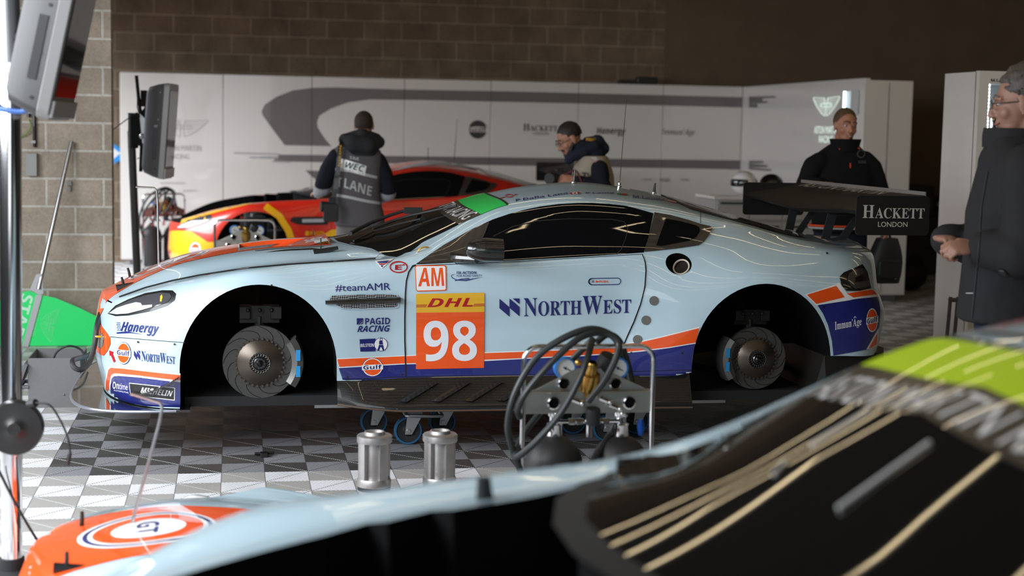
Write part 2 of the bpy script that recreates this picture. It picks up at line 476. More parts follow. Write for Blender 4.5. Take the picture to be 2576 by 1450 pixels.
def T(d, body, quad, m, off=.0034, g=8, bold=0.0, cast=None, shear=0.0):
    """lettering fitted into the quad bl, br, tr, tl"""
    pts, tris = join_glyphs(body) if isinstance(body, list) else glyphs(body, bold, shear)
    x0 = min(p[0] for p in pts); x1 = max(p[0] for p in pts); y0 = min(p[1] for p in pts); y1 = max(p[1] for p in pts)
    bl, br, tr, tl = quad; q = []
    for p in pts:
        a = (p[0]-x0)/(x1-x0); b = (p[1]-y0)/(y1-y0)
        q.append(tuple((bl[i]*(1-a)+br[i]*a)*(1-b)+(tl[i]*(1-a)+tr[i]*a)*b for i in (0, 1)))
    d.lay(q, tris, m, cast or SKIN.px, off, g)
def boolean(me, cutter, op):
    a = bpy.data.objects.new('a', me); b = bpy.data.objects.new('b', cutter); COL.objects.link(a); COL.objects.link(b)
    md = a.modifiers.new('x', 'BOOLEAN'); md.object = b; md.operation = op; md.solver = 'EXACT'
    try: md.material_mode = 'INDEX'
    except Exception: pass
    r_ = bpy.data.meshes.new_from_object(a.evaluated_get(bpy.context.evaluated_depsgraph_get()))
    bpy.data.objects.remove(a); bpy.data.objects.remove(b)
    return r_
def prism(pts, axis, lo, hi, mi=1, n_mats=2):
    """closed solid over a polygon; axis 1: pts are (x, z), axis 2: pts are (x, y)"""
    bm = bmesh.new(); other = [i for i in range(3) if i != axis]; A = []; B = []
    for p in pts:
        for L, h in ((A, lo), (B, hi)):
            q = [0, 0, 0]; q[other[0]], q[other[1]] = p; q[axis] = h; L.append(bm.verts.new(q))
    n = len(pts)
    bm.faces.new(A); bm.faces.new(B)
    for i in range(n): bm.faces.new((A[i], A[(i+1) % n], B[(i+1) % n], B[i]))
    bmesh.ops.recalc_face_normals(bm, faces=bm.faces)
    for f in bm.faces: f.material_index = mi
    me = bpy.data.meshes.new('cutter'); bm.to_mesh(me); bm.free()
    for k in range(n_mats): me.materials.append((M_BLUE, M_WELL)[k])
    return me
def grow(pts, d):
    """push a polygon's outline outwards by d"""
    n = len(pts); A = sum(pts[i][0]*pts[(i+1) % n][1]-pts[(i+1) % n][0]*pts[i][1] for i in range(n)); sg = 1 if A > 0 else -1; out = []
    for i in range(n):
        a = pts[i-1]; b = pts[(i+1) % n]; dx = b[0]-a[0]; dy = b[1]-a[1]; l = math.hypot(dx, dy) or 1
        out.append((pts[i][0]+sg*dy/l*d, pts[i][1]-sg*dx/l*d))
    return out
# ---------------------------------------------------------------- the garage
def nmath(nt, op, a, b=None, c=None):
    n = nt.nodes.new('ShaderNodeMath'); n.operation = op
    for i, v in enumerate((a, b, c)):
        if v is None: continue
        if isinstance(v, (int, float)): n.inputs[i].default_value = v
        else: nt.links.new(v, n.inputs[i])
    return n.outputs[0]
def nmix(nt, fac, a, b):
    n = nt.nodes.new('ShaderNodeMix'); n.data_type = 'RGBA'
    for i, v in ((0, fac), (6, a), (7, b)):
        if isinstance(v, (int, float)): n.inputs[i].default_value = v
        elif isinstance(v, tuple): n.inputs[i].default_value = (*v, 1)
        else: nt.links.new(v, n.inputs[i])
    return n.outputs[2]
def floor_material():
    m = mat('click_floor_tiles', (.5, .5, .5), .42); nt = m.node_tree; bs = nt.nodes['Principled BSDF']
    tc = nt.nodes.new('ShaderNodeTexCoord'); sp = nt.nodes.new('ShaderNodeSeparateXYZ'); nt.links.new(tc.outputs['Object'], sp.inputs[0])
    T_ = .2; X, Y = sp.outputs[0], sp.outputs[1]
    u = nmath(nt, 'DIVIDE', nmath(nt, 'ADD', X, .8654+40), T_); v = nmath(nt, 'DIVIDE', nmath(nt, 'ADD', Y, -7.3146+40), T_)
    fu = nmath(nt, 'FRACT', u); fv = nmath(nt, 'FRACT', v)
    odd = nmath(nt, 'MODULO', nmath(nt, 'ADD', nmath(nt, 'FLOOR', u), nmath(nt, 'FLOOR', v)), 2.0)
    odd = nmath(nt, 'GREATER_THAN', odd, .5)
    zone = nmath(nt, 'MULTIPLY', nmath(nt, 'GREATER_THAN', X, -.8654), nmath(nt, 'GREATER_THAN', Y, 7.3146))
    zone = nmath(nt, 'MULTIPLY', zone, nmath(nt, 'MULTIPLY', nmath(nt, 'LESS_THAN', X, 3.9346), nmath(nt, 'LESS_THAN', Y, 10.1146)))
    s_ = nmath(nt, 'ADD', fu, fv); d_ = nmath(nt, 'SUBTRACT', fu, fv)
    ribc = nmix(nt, odd, s_, d_); dgc = nmix(nt, odd, d_, nmath(nt, 'SUBTRACT', s_, 1.0))
    rib = nmath(nt, 'SINE', nmath(nt, 'MULTIPLY', ribc, 2*PI*11)); groove = nmath(nt, 'LESS_THAN', rib, -.35)
    along = nmath(nt, 'SINE', nmath(nt, 'MULTIPLY', ribc, 2*PI*11)); dots = nmath(nt, 'MULTIPLY', nmath(nt, 'LESS_THAN', nmath(nt, 'ABSOLUTE', dgc), .028), nmath(nt, 'GREATER_THAN', along, .1))
    edge = nmath(nt, 'LESS_THAN', nmath(nt, 'MINIMUM', fu, nmath(nt, 'SUBTRACT', 1.0, fu)), .012)
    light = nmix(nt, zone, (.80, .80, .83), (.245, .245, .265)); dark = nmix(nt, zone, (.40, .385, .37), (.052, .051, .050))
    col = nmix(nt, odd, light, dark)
    nz = nt.nodes.new('ShaderNodeTexNoise'); nz.inputs['Scale'].default_value = 3.5; nz.inputs['Detail'].default_value = 6; nt.links.new(tc.outputs['Object'], nz.inputs['Vector'])
    col = nmix(nt, nmath(nt, 'MULTIPLY', nmath(nt, 'SUBTRACT', nz.outputs['Fac'], .42), .7), col, (.20, .19, .17))
    gcol = nmix(nt, .55, col, (.01, .01, .01)); col = nmix(nt, nmath(nt, 'MULTIPLY', groove, .8), col, gcol)
    dcol = nmix(nt, odd, (.02, .02, .02), (.75, .76, .75)); col = nmix(nt, dots, col, dcol); col = nmix(nt, nmath(nt, 'MULTIPLY', edge, .6), col, (.03, .03, .03))
    nt.links.new(col, bs.inputs['Base Color'])
    bp = nt.nodes.new('ShaderNodeBump'); bp.inputs['Strength'].default_value = .25; bp.inputs['Distance'].default_value = .004
    nt.links.new(rib, bp.inputs['Height']); nt.links.new(bp.outputs['Normal'], bs.inputs['Normal'])
    return m
def block_material(name, c1, c2, mortar, row, wd, ox, oz, ms=.011):
    m = mat(name, c1, .9, spec=.2); nt = m.node_tree; bs = nt.nodes['Principled BSDF']
    tc = nt.nodes.new('ShaderNodeTexCoord'); sp = nt.nodes.new('ShaderNodeSeparateXYZ'); nt.links.new(tc.outputs['Object'], sp.inputs[0])
    cb = nt.nodes.new('ShaderNodeCombineXYZ'); nt.links.new(nmath(nt, 'ADD', nmath(nt, 'ADD', sp.outputs[0], sp.outputs[1]), 40*wd-ox), cb.inputs[0]); nt.links.new(nmath(nt, 'ADD', sp.outputs[2], 40*row-oz), cb.inputs[1])
    br = nt.nodes.new('ShaderNodeTexBrick'); nt.links.new(cb.outputs[0], br.inputs['Vector'])
    br.inputs['Scale'].default_value = 1; br.inputs['Brick Width'].default_value = wd; br.inputs['Row Height'].default_value = row; br.inputs['Mortar Size'].default_value = ms; br.inputs['Mortar Smooth'].default_value = .3
    br.inputs['Color1'].default_value = (*c1, 1); br.inputs['Color2'].default_value = (*c2, 1); br.inputs['Mortar'].default_value = (*mortar, 1); br.inputs['Bias'].default_value = 0
    n = nt.nodes.new('ShaderNodeTexNoise'); n.inputs['Scale'].default_value = 55; n.inputs['Detail'].default_value = 5; nt.links.new(tc.outputs['Object'], n.inputs['Vector'])
    n2 = nt.nodes.new('ShaderNodeTexNoise'); n2.inputs['Scale'].default_value = 4; n2.inputs['Detail'].default_value = 4; nt.links.new(tc.outputs['Object'], n2.inputs['Vector'])
    mx = nt.nodes.new('ShaderNodeMix'); mx.data_type = 'RGBA'; mx.blend_type = 'MULTIPLY'; mx.inputs[0].default_value = 1
    rp = nmath(nt, 'ADD', nmath(nt, 'MULTIPLY', n.outputs['Fac'], .55), nmath(nt, 'MULTIPLY', n2.outputs['Fac'], .9)); cr = nt.nodes.new('ShaderNodeCombineColor')
    for i in range(3): nt.links.new(nmath(nt, 'ADD', rp, .26), cr.inputs[i])
    nt.links.new(br.outputs['Color'], mx.inputs[6]); nt.links.new(cr.outputs[0], mx.inputs[7]); nt.links.new(mx.outputs[2], bs.inputs['Base Color'])
    bp = nt.nodes.new('ShaderNodeBump'); bp.inputs['Strength'].default_value = .6; bp.inputs['Distance'].default_value = .01
    nt.links.new(nmath(nt, 'SUBTRACT', nmath(nt, 'MULTIPLY', n.outputs['Fac'], .35), br.outputs['Fac']), bp.inputs['Height']); nt.links.new(bp.outputs['Normal'], bs.inputs['Normal'])
    return m
def struct(name, mb, m, **k): return tag(mb.build(name, m, None, angle=0, **k), kind='structure')
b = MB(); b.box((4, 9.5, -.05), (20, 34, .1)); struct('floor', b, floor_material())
b = MB(); b.box((.3, 18.78, 2.6), (9.7, .2, 5.2)); struct('wall_back', b, block_material('brown_block_wall', (.20, .145, .10), (.175, .125, .088), (.29, .225, .165), .215, .44, .15, .062))
b = MB(); b.box((9.6, 18.78, 2.6), (8.9, .2, 5.2)); struct('wall_back_right', b, mat('brown_concrete', (.16, .115, .078), .9, spec=.2, noise=.22, nscale=2.2))
b = MB(); b.box((-2.12, 12.0, 2.6), (2.44, .2, 5.2)); struct('wall_divider', b, block_material('sandy_block_wall', (.44, .365, .29), (.37, .31, .25), (.60, .56, .50), .2045, .408, -1.504, .997-.2045*2))
b = MB(); b.box((14.05, 9.5, 2.6), (.2, 34, 5.2)); struct('wall_right', b, mat('dark_concrete', (.10, .08, .06), .9))
b = MB(); b.box((4, 9.5, 5.25), (20, 34, .1)); struct('ceiling', b, mat('dark_ceiling', (.045, .040, .034), .9))
b = MB(); b.box((-3.35, 9.5, 4.45), (.2, 34, 1.5)); struct('wall_left', b, mat('door_lintel_concrete', (.30, .27, .23), .9))
b = MB(); b.box((4, -6.6, 4.2), (20, .2, 2.0)); struct('wall_front', b, MATS['door_lintel_concrete'])
# rows of fluorescent tubes under the ceiling
tube_m = mat('tube_light', (1, .9, .7), .5, emit=((1.0, .78, .46), 6.8))
k = 0
proto = None
for Y in (1.2, 2.6, 4.0, 5.4, 6.8, 8.4, 9.6, 10.8, 12.8):
    for i, X in enumerate((.6, 2.3, 4.0, 5.7, 7.4)):
        if proto is None:
            t_ = thing('ceiling_light', '', 'lamp', (X, Y, 3.95), 'fluorescent tubes under the ceiling')
            b = MB(); b.tube([(X-.72, Y, 3.95), (X+.72, Y, 3.95)], .017, 8); b.build('tube', tube_m, t_)
            b = MB(); b.box((X, Y, 3.995), (1.5, .07, .05)); b.build('batten', M_GREYL, t_)
            
            for e in (-.5, .5): b = MB(); b.tube([(X+e, Y, 4.0), (X+e, Y, 5.2)], .004, 6); b.build('hanger', M_STEEL, t_)
            proto = t_
        else: t_ = dup_tree(proto); t_.location = (X, Y, 3.95)
        t_['label'] = 'fluorescent tube lamp hung under the garage ceiling, one of many in rows'

# white partition panels with grey graphics
M_PANEL = mat('white_panel_gloss', (.70, .665, .63), .22, coat=.4)
M_PGREY = mat('panel_grey_graphic', (.16, .148, .145), .3, coat=.3); M_PTXT = mat('panel_dark_lettering', (.035, .033, .032), .4); M_PLITE = mat('panel_pale_lettering', (.42, .41, .41), .4)
PY = 18.3
def pz(x, y): p = onY(x, y, PY-.031); return (p.x, p.z)
swoosh = [(716, 365.5), (681, 318.6), (661, 291), (658, 280), (666, 263.4), (695, 244), (736.5, 227.6), (786, 221), (847, 220), (998, 225), (1280, 230), (1560, 237), (1884, 245), (1884, 271), (1560, 263), (1280, 256.5), (1054, 252), (930, 250.5), (874.5, 258), (833, 273), (803, 291), (797, 307.6), (798.6, 321), (816.5, 349), (833, 368)]
shapes = [(swoosh, M_PGREY),
          ([(700, 389), (1884, 404), (1884, 420), (700, 398)], M_PGREY), ([(655, 394), (1884, 412), (1884, 424), (655, 399)], M_PGREY), ([(690, 400), (1884, 420), (1884, 427), (690, 406)], M_PGREY),
          ([(588, 383), (700, 386), (700, 390), (588, 387)], M_PLITE), ([(628, 394), (700, 396), (700, 400), (628, 398)], M_PLITE), ([(685, 404), (728, 406), (728, 410), (685, 408)], M_PLITE),
          ([(768, 429), (840, 431), (800, 458)], M_PGREY)]
def wings(mb_list, cx, cz, wd, hg, put, r=.004):
    """outline of a pair of ribbed wings"""
    for s_ in (-1, 1):
        top = [(s_*.06, .45), (s_*.5, .5)]; low = [(s_*.5, .42), (s_*.36, .02), (s_*.16, -.38), (s_*.04, -.5)]
        for pth in (top, [(s_*.5, .5)]+low, [(s_*.06, .45), (s_*.03, .1), (s_*.04, -.5)]): put(mb_list, [(cx+x*wd, cz+z*hg) for x, z in pth], r)
        for k in range(7):
            t = k/6; a = (s_*(.05+.06*t), .38-.5*t); e = (s_*(.5-.36*t**1.2), .34-.72*t)
            put(mb_list, [(cx+a[0]*wd, cz+a[1]*hg), (cx+e[0]*wd, cz+e[1]*hg)], r*.6)
    put(mb_list, [(cx-.2*wd, cz+.16*hg), (cx+.2*wd, cz+.16*hg), (cx+.2*wd, cz-.02*hg), (cx-.2*wd, cz-.02*hg), (cx-.2*wd, cz+.16*hg)], r)
PX = [-1.29, -.14, .866, 1.936, 2.953, 4.004, 5.042, 6.03]
PLAB = ['leftmost white wall panel with pale ribbed wings emblem behind the monitor stand', 'white wall panel second from left with small stepped grey stripe ends', 'white wall panel with the rounded grey swoosh end behind the standing photographer', 'white wall panel with plain gloss and grey band right of photographer',
        'white wall panel printed with round dark Gulf disc', 'white wall panel printed HACKETT LONDON behind the bowed man', 'white wall panel printed Hanergy and ImmunAge under the grey band']
def clip_panel(pts, faces, x0, x1):
    bm = bmesh.new(); vs = [bm.verts.new((p[0], p[1], 0)) for p in pts]
    for f in faces:
        try: bm.faces.new([vs[i] for i in f])
        except ValueError: pass
    bm.normal_update(); bmesh.ops.triangulate(bm, faces=bm.faces)
    for co, no in (((x0, 0, 0), (-1, 0, 0)), ((x1, 0, 0), (1, 0, 0))):
        bmesh.ops.bisect_plane(bm, geom=bm.verts[:]+bm.edges[:]+bm.faces[:], plane_co=co, plane_no=no, clear_outer=True)
    bm.verts.index_update(); o = [(v.co.x, v.co.y) for v in bm.verts], [tuple(v.index for v in f.verts) for f in bm.faces]; bm.free(); return o
def ptext(body, x0, x1, y0, y1, bold=0.0):
    p = join_glyphs(body) if isinstance(body, list) else glyphs(body, bold)
    a = pz(x0, y1); c = pz(x1, y0); xs = [q[0] for q in p[0]]; ys = [q[1] for q in p[0]]
    return [(a[0]+(q[0]-min(xs))/(max(xs)-min(xs))*(c[0]-a[0]), a[1]+(q[1]-min(ys))/(max(ys)-min(ys))*(c[1]-a[1])) for q in p[0]], p[1]
flat = []                          # (points, faces, material, lift)
for i, (poly, m) in enumerate(shapes): flat.append(([pz(*p) for p in poly], [tuple(range(len(poly)))], m, .001+.0004*i))
c_ = pz(1202, 326); R_ = .108
flat.append((ell(c_[0], c_[1], R_, R_, 36), [tuple(range(36))], M_PTXT, .001)); flat.append(([(c_[0]-R_*1.02, c_[1]-.034), (c_[0]+R_*1.02, c_[1]-.034), (c_[0]+R_*1.02, c_[1]+.034), (c_[0]-R_*1.02, c_[1]+.034)], [(0, 1, 2, 3)], M_PANEL, .002))
for body_, x0, x1, y0, y1, m in ((sansb('Gulf'), 1180, 1224, 316, 336, M_PTXT), ([(serif('H'), 1.1), (serif('ACKETT'), .85)], 1316, 1402, 313, 329, M_PTXT), ('LONDON', 1340, 1380, 333, 339, M_PTXT), (sansi('Hanergy'), 1500, 1574, 322, 342, M_PTXT),
        (serifi('Immun’Age'), 1663, 1748, 325, 343, M_PTXT), ('ASTON MARTIN', 404, 506, 366, 379, M_PLITE), ('RACING', 425, 476, 388, 400, M_PLITE), ('NORTHWEST', 1617, 1641, 450, 454, M_PTXT), ('PAGID', 1660, 1686, 449, 457, M_PTXT), ('TOTAL', 1712, 1734, 450, 455, M_PTXT),
        ('automotive', 403, 465, 457, 463, M_PLITE), ('graphics', 460, 497, 476, 484, M_PLITE)):
    p_, f_ = ptext(body_, x0, x1, y0, y1); flat.append((p_, f_, m, .003))
def put_line(lst, pth, r):
    n = len(pth); L = []; Rr = []
    for i, p in enumerate(pth):
        a = pth[max(i-1, 0)]; e = pth[min(i+1, n-1)]; dx, dz = e[0]-a[0], e[1]-a[1]; l = math.hypot(dx, dz) or 1
        L.append((p[0]-dz/l*r, p[1]+dx/l*r)); Rr.append((p[0]+dz/l*r, p[1]-dx/l*r))
    lst.append((L+Rr, [(i, i+1, n+i+1, n+i) for i in range(n-1)], M_PLITE, .0015))
e0, e1 = pz(393, 343), pz(523, 303); wings(flat, (e0[0]+e1[0])/2, (e0[1]+e1[1])/2, e1[0]-e0[0], e1[1]-e0[1], put_line, .003)
for i in range(7):
    x0, x1 = PX[i], PX[i+1]
    t_ = thing('partition_panel', PLAB[i], 'wall panel', ((x0+x1)/2, PY, 0), 'white partition panels along the back wall')
    b = MB(); b.box(((x0+x1)/2, PY, 1.12), (x1-x0-.006, .06, 2.12)); b.build('board', M_PANEL, t_, bevel=.004)
    b = MB(); b.box(((x0+x1)/2, PY+.02, .03), (x1-x0-.2, .10, .06)); b.build('foot', M_GREY, t_)
    mats_ = []; g = MB()
    for pts, faces, m, lift in flat:
        if max(p[0] for p in pts) < x0 or min(p[0] for p in pts) > x1: continue
        if m not in mats_: mats_.append(m)
        g.m = mats_.index(m); q, f = clip_panel(pts, faces, x0+.003, x1-.003); g.add([(p[0], PY-.031-lift, p[1]) for p in q], [tuple(reversed(k)) for k in f], False)
    if g.v: g.build('graphic', mats_, t_, angle=0)
# side partition running towards the camera, with its lit emblem and niche
t_ = thing('partition_panel', 'tall white side partition with glowing wings emblem behind the smiling man', 'wall panel', (6.03, 16.4, 0))
b = MB(); b.box((6.06, 16.4, 1.12), (.06, 3.74, 2.12)); b.build('board', M_PANEL, t_, bevel=.004)
M_GLOWT = mat('backlit_sign', (.8, .85, .8), .4, emit=((.80, 1.0, .88), .55))
def sx(x, y): p = onX(x, y, 6.027); return (p.y, p.z)
g = MB()
for pth in ([(1884, 243), (1950, 241), (1950, 246), (1884, 250)], [(1884, 249), (1918, 248), (1918, 255), (1930, 255), (1930, 259), (1884, 262)], [(1884, 262), (1905, 262), (1905, 271), (1884, 271)], [(1884, 404), (1920, 405), (1920, 411), (1884, 411)], [(1884, 411), (1930, 416), (1930, 421), (1884, 421)], [(1884, 421), (1940, 426), (1940, 431), (1884, 427)]):
    q = [sx(*p) for p in pth]; g.add([(6.028, a, z) for a, z in q], [tuple(range(len(q)))], False)
g.build('graphic', M_PGREY, t_, angle=0)
g = MB()
def put_side(lst, pth, r): lst.tube([(6.026, a, z) for a, z in pth], r, 6)
e0, e1 = sx(2045, 292), sx(2112, 243); wings(g, (e0[0]+e1[0])/2, (e0[1]+e1[1])/2, abs(e1[0]-e0[0]), e1[1]-e0[1], put_side, .0035); g.build('glowing_emblem', M_GLOWT, t_)
g = MB(); a = sx(2048, 336); c = sx(2106, 318); g.text('ASTON MARTIN', (6.026, a[0], a[1]), (0, -1, 0), (0, 0, 1), a[0]-c[0], c[1]-a[1]); a = sx(2060, 359); c = sx(2096, 342); g.text('RACING', (6.026, a[0], a[1]), (0, -1, 0), (0, 0, 1), a[0]-c[0], c[1]-a[1]); g.build('glowing_lettering', M_GLOWT, t_)
M_LED = mat('white_led_strip', (1, 1, 1), .4, emit=((.85, .95, 1.0), 9))
M_NICHE = mat('lit_niche', (.62, .66, .68), .5)
def niche(root, c, wd, hg, dep, R, ledside=-1):
    """open display niche: frame, back and a strip of LEDs"""
    f = lambda x, y, z: Vector(c)+R @ Vector((x, y, z))
    b = MB()
    b.box(f(0, dep, 0), (wd, .01, hg), R); b.box(f(0, dep/2, -hg/2), (wd, dep, .01), R); b.box(f(0, dep/2, hg/2), (wd, dep, .01), R); b.box(f(-wd/2, dep/2, 0), (.01, dep, hg), R); b.box(f(wd/2, dep/2, 0), (.01, dep, hg), R)
    n_ = b.build('niche', M_NICHE, root, angle=0)
    l = MB(); N = int(hg/.024)
    for i in range(N): l.box(f(ledside*(wd/2-.012), .012, -hg/2+(i+.5)*hg/N), (.018, .012, .016), R)
    l.build('led_strip', M_LED, n_, angle=0)
    return f
t_ = thing('end_panel', 'white end panel of the side partition beside the smiling man', 'wall panel', (6.25, 14.5, 0))
b = MB(); b.box((6.26, 14.50, 1.11), (.50, .05, 2.10)); b.build('board', M_PANEL, t_, bevel=.004)
b = MB(); b.box((6.26, 14.5, .03), (.3, .06, .06)); b.build('foot', M_GREY, t_)
b = MB(); b.box((6.26, 14.47, 1.11), (.004, .004, 2.05)); b.build('seam', M_GREY, t_)
# ---------------------------------------------------------------- the race car: parts and livery
def hits(pts): return [SKIN.soft(p)[0] for p in pts]
SEAM = [(300, 748), (366, 724.5), (433, 707), (500, 693.5), (614, 676), (724, 666), (840, 658.5), (935, 652)]
_h = hits(SEAM)
HOOD_SIDE = [(-.60, -abs(_h[0].y-YC)-.005)]+[(p.x, p.y-YC) for p in _h[0:]]
_side = [(-.95, HOOD_SIDE[0][1]*.98)]+HOOD_SIDE[1:]
HOOD = [(x, YC+y) for x, y in _side]+[(x, YC+y) for x, y in [(.745, -.60), (.62, -.43), (.535, -.22), (.505, 0), (.535, .22), (.62, .43), (.745, .60)]]+[(x, YC-y) for x, y in reversed(_side)]
DOORPX = [(1046, 668), (1038, 671), (1028, 685), (1022.5, 707), (1020, 738), (1018.5, 803), (1018.5, 856), (1020, 900), (1021, 947),
          (1250, 944), (1560, 936), (1563, 880), (1572.5, 860), (1594.5, 811), (1611, 767), (1622, 723), (1625, 681), (1623, 660), (1616, 639), (1450, 649), (1300, 658), (1150, 664)]
DOOR = [(p.x, p.z) for p in hits(DOORPX)]
def arch(cx, a, cz, b, n=30):
    return [(cx-a, -.3)]+[(cx+a*math.cos(PI-PI*k/n), cz+b*math.sin(PI*k/n)) for k in range(n+1)]+[(cx+a*1.05, -.3)]
ARCH_F = arch(.113, .382, .436, .412); ARCH_R = arch(2.692, .376, .436, .421)
def merge_cut(lst):
    bm = bmesh.new()
    for m in lst: bm.from_mesh(m)
    me = bpy.data.meshes.new('cutter'); bm.to_mesh(me); bm.free(); me.materials.append(M_BLUE); me.materials.append(M_WELL); return me
def mesh_part(me, name, mats, parent, angle=32):
    ix = [q.material_index for q in me.polygons]
    me.name = name; me.materials.clear()
    for m in mats: me.materials.append(m)
    me.polygons.foreach_set('material_index', [min(i, len(mats)-1) for i in ix])
    me.polygons.foreach_set('use_smooth', [True]*len(me.polygons)); me.set_sharp_from_angle(angle=math.radians(angle))
    return link(bpy.data.objects.new(name, me), parent)
M0 = Matrix.Translation((1.4, YC, 0))
def car_root(name, label, loc, rot=0, tilt=0):
    o = bpy.data.objects.new(name, None); o.location = loc; o.rotation_euler = (0, tilt, rot); o.empty_display_size = .2
    link(o, None, M0); return tag(o, label, 'race car')
def gulf(d, cx, cy, rx, ry, slope=0.0, txt=M_NAVYTXT):
    P(d, ell(cx, cy, rx, ry), M_NAVYTXT, .0046, 6); P(d, ell(cx, cy, rx*.96, ry*.96), M_WHITE, .0050, 6); P(d, ell(cx, cy, rx*.86, ry*.86), M_ORANGE, .0054, 6)
    k = .27
    s_ = slope*rx
    P(d, [(cx-rx*1.02, cy-ry*k-s_), (cx+rx*1.02, cy-ry*k+s_), (cx+rx*1.02, cy+ry*k+s_), (cx-rx*1.02, cy+ry*k-s_)], M_WHITE, .0058, 6)
    T(d, sansb('Gulf'), [(cx-rx*.9, cy+ry*.21-s_), (cx+rx*.9, cy+ry*.21+s_), (cx+rx*.9, cy-ry*.24+s_), (cx-rx*.9, cy-ry*.24-s_)], txt, .0064, 6)
def northwest(d, em, quad, m=M_NAVYTXT):
    x, y, a, h, s_ = em               # emblem: left, top, width, height, slope
    f = lambda u, v: (x+u*a, y+v*h+s_*u*a)
    P(d, [f(0, 0), f(.5, .48), f(.5, 1), f(0, .52)], m, .0034, 6); P(d, [f(.5, -.02), f(1, .46), f(1, .98), f(.5, .5)], m, .0034, 6); P(d, [f(.66, -.02), f(1, -.02), f(1, .30)], m, .0034, 6)
    T(d, [(serif('N'), 1.0), (serif('ORTH'), .80), (serif('W'), 1.06), (serif('EST'), .80)], quad, m, .0034, 8)
def brake(root, px, Y, R, cal_side, name):
    c = onY(px[0], px[1], Y); D = Vector((0, -1, 0))
    b = MB(); b.lathe([(R*.62, .0), (R*.62, .012), (R*.99, .012), (R, .010), (R, -.02), (R*.62, -.02)], c, D, 72)
    disc = b.build('brake_disc', M_DISC, root, angle=30)
    g = MB()
    for k in range(12):               # curved grooves cut in the face
        a0 = 2*PI*k/12; pts = []
        for j in range(8):
            t = j/7; r = R*(.68+.30*t); a = a0+.55*t*t
            pts.append(c+D*.0128+Vector((math.cos(a)*r, 0, math.sin(a)*r)))
        g.tube(pts, .0012, 5)
    g.build('groove', M_WELL, disc)
    h = MB(); h.lathe([(R*.64, .006), (R*.635, .020), (R*.60, .026), (R*.30, .042), (R*.27, .044), (R*.27, .030), (R*.10, .030)], c, D, 60)
    for k in range(30):               # drive bobbins round the bell
        a = 2*PI*k/30; h.lathe([(0, .024), (.007, .024), (.007, .012)], c+Vector((math.cos(a)*R*.65, 0, math.sin(a)*R*.65)), D, 6)
    bell = h.build('disc_bell', M_BELL, disc)
    q = MB()
    for k in range(20):
        a = 2*PI*k/20; q.lathe([(.0045, .047), (.008, .048), (.010, .044), (.010, .031)], c+Vector((math.cos(a)*R*.235, 0, math.sin(a)*R*.235)), D, 10)
    q.lathe([(R*.165, .031), (R*.165, .052), (R*.14, .056), (R*.14, .040), (R*.10, .040), (R*.095, .062), (R*.05, .070), (R*.03, .085), (R*.012, .090), (0, .090)], c, D, 40)
    for k in range(10):
        a = 2*PI*k/10; q.box(c+D*.055+Vector((math.cos(a)*R*.12, 0, math.sin(a)*R*.12)), (.012, .008, .003), Matrix.Rotation(-a, 3, 'Y'))
    q.build('wheel_hub', mat('dark_hub_steel', (.16, .16, .16), .28, metal=1), disc)
    s_ = cal_side; k_ = MB(); A = []; n = 14
    for j in range(n+1):
        a = -.62+1.24*j/n; f_ = lambda r, y: c+Vector((s_*math.cos(a)*r, 0, math.sin(a)*r))+D*y
        A.append([f_(R*.86, .014), f_(R*.86, .048), f_(R*1.0, .062), f_(R*1.16, .05), f_(R*1.2, .02), f_(R*1.2, -.06), f_(R*.95, -.06)])
    k_.grid(A, closed=True); k_.poly(list(reversed(A[0]))); k_.poly(A[-1])
    cal = k_.build('brake_caliper', mat('caliper_grey', (.13, .125, .12), .4, metal=.5), root, angle=30)
    l = MB()
    for j in (-1, 1): l.box(c+Vector((s_*R*1.02, 0, j*R*.22))+D*.0635, (R*.12, .003, R*.30))
    l.build('blue_label', M_BLUEL, cal)
    y_ = MB()
    for j in (-1, 1): y_.box(c+Vector((s_*R*.84, 0, j*R*.42))+D*.03, (R*.08, .03, R*.26), Matrix.Rotation(j*s_*-.35, 3, 'Y'))
    y_.build('pad_edge', M_YEL, cal)
    u = MB(); ux = c+Vector((0, .06, 0))
    u.box(ux+Vector((0, .05, R*1.25)), (R*1.1, .05, R*.5)); u.box(ux+Vector((-R*.4, .02, R*1.3)), (R*.3, .03, R*.35)); u.box(ux+Vector((R*.45, .02, R*1.3)), (R*.3, .03, R*.35))
    u.tube([ux+Vector((0, .05, R*1.2)), ux+Vector((0, .06, -R*.8))], .03, 8); u.tube([ux+Vector((-.02, .1, R)), ux+Vector((0, .3, .42))], .025, 8); u.tube([ux+Vector((0, .06, -R*.75)), ux+Vector((-.28, .5, -R*.6))], .02, 8); u.tube([ux+Vector((0, .06, -R*.75)), ux+Vector((.30, .5, -R*.6))], .02, 8)
    for e in (-.32, 0, .32): u.ball(ux+Vector((e*R, .0, R*1.38)), .011, 8, 6)
    u.build('suspension_upright', mat('upright_grey', (.022, .021, .02), .5, metal=.5), root, bevel=.004)

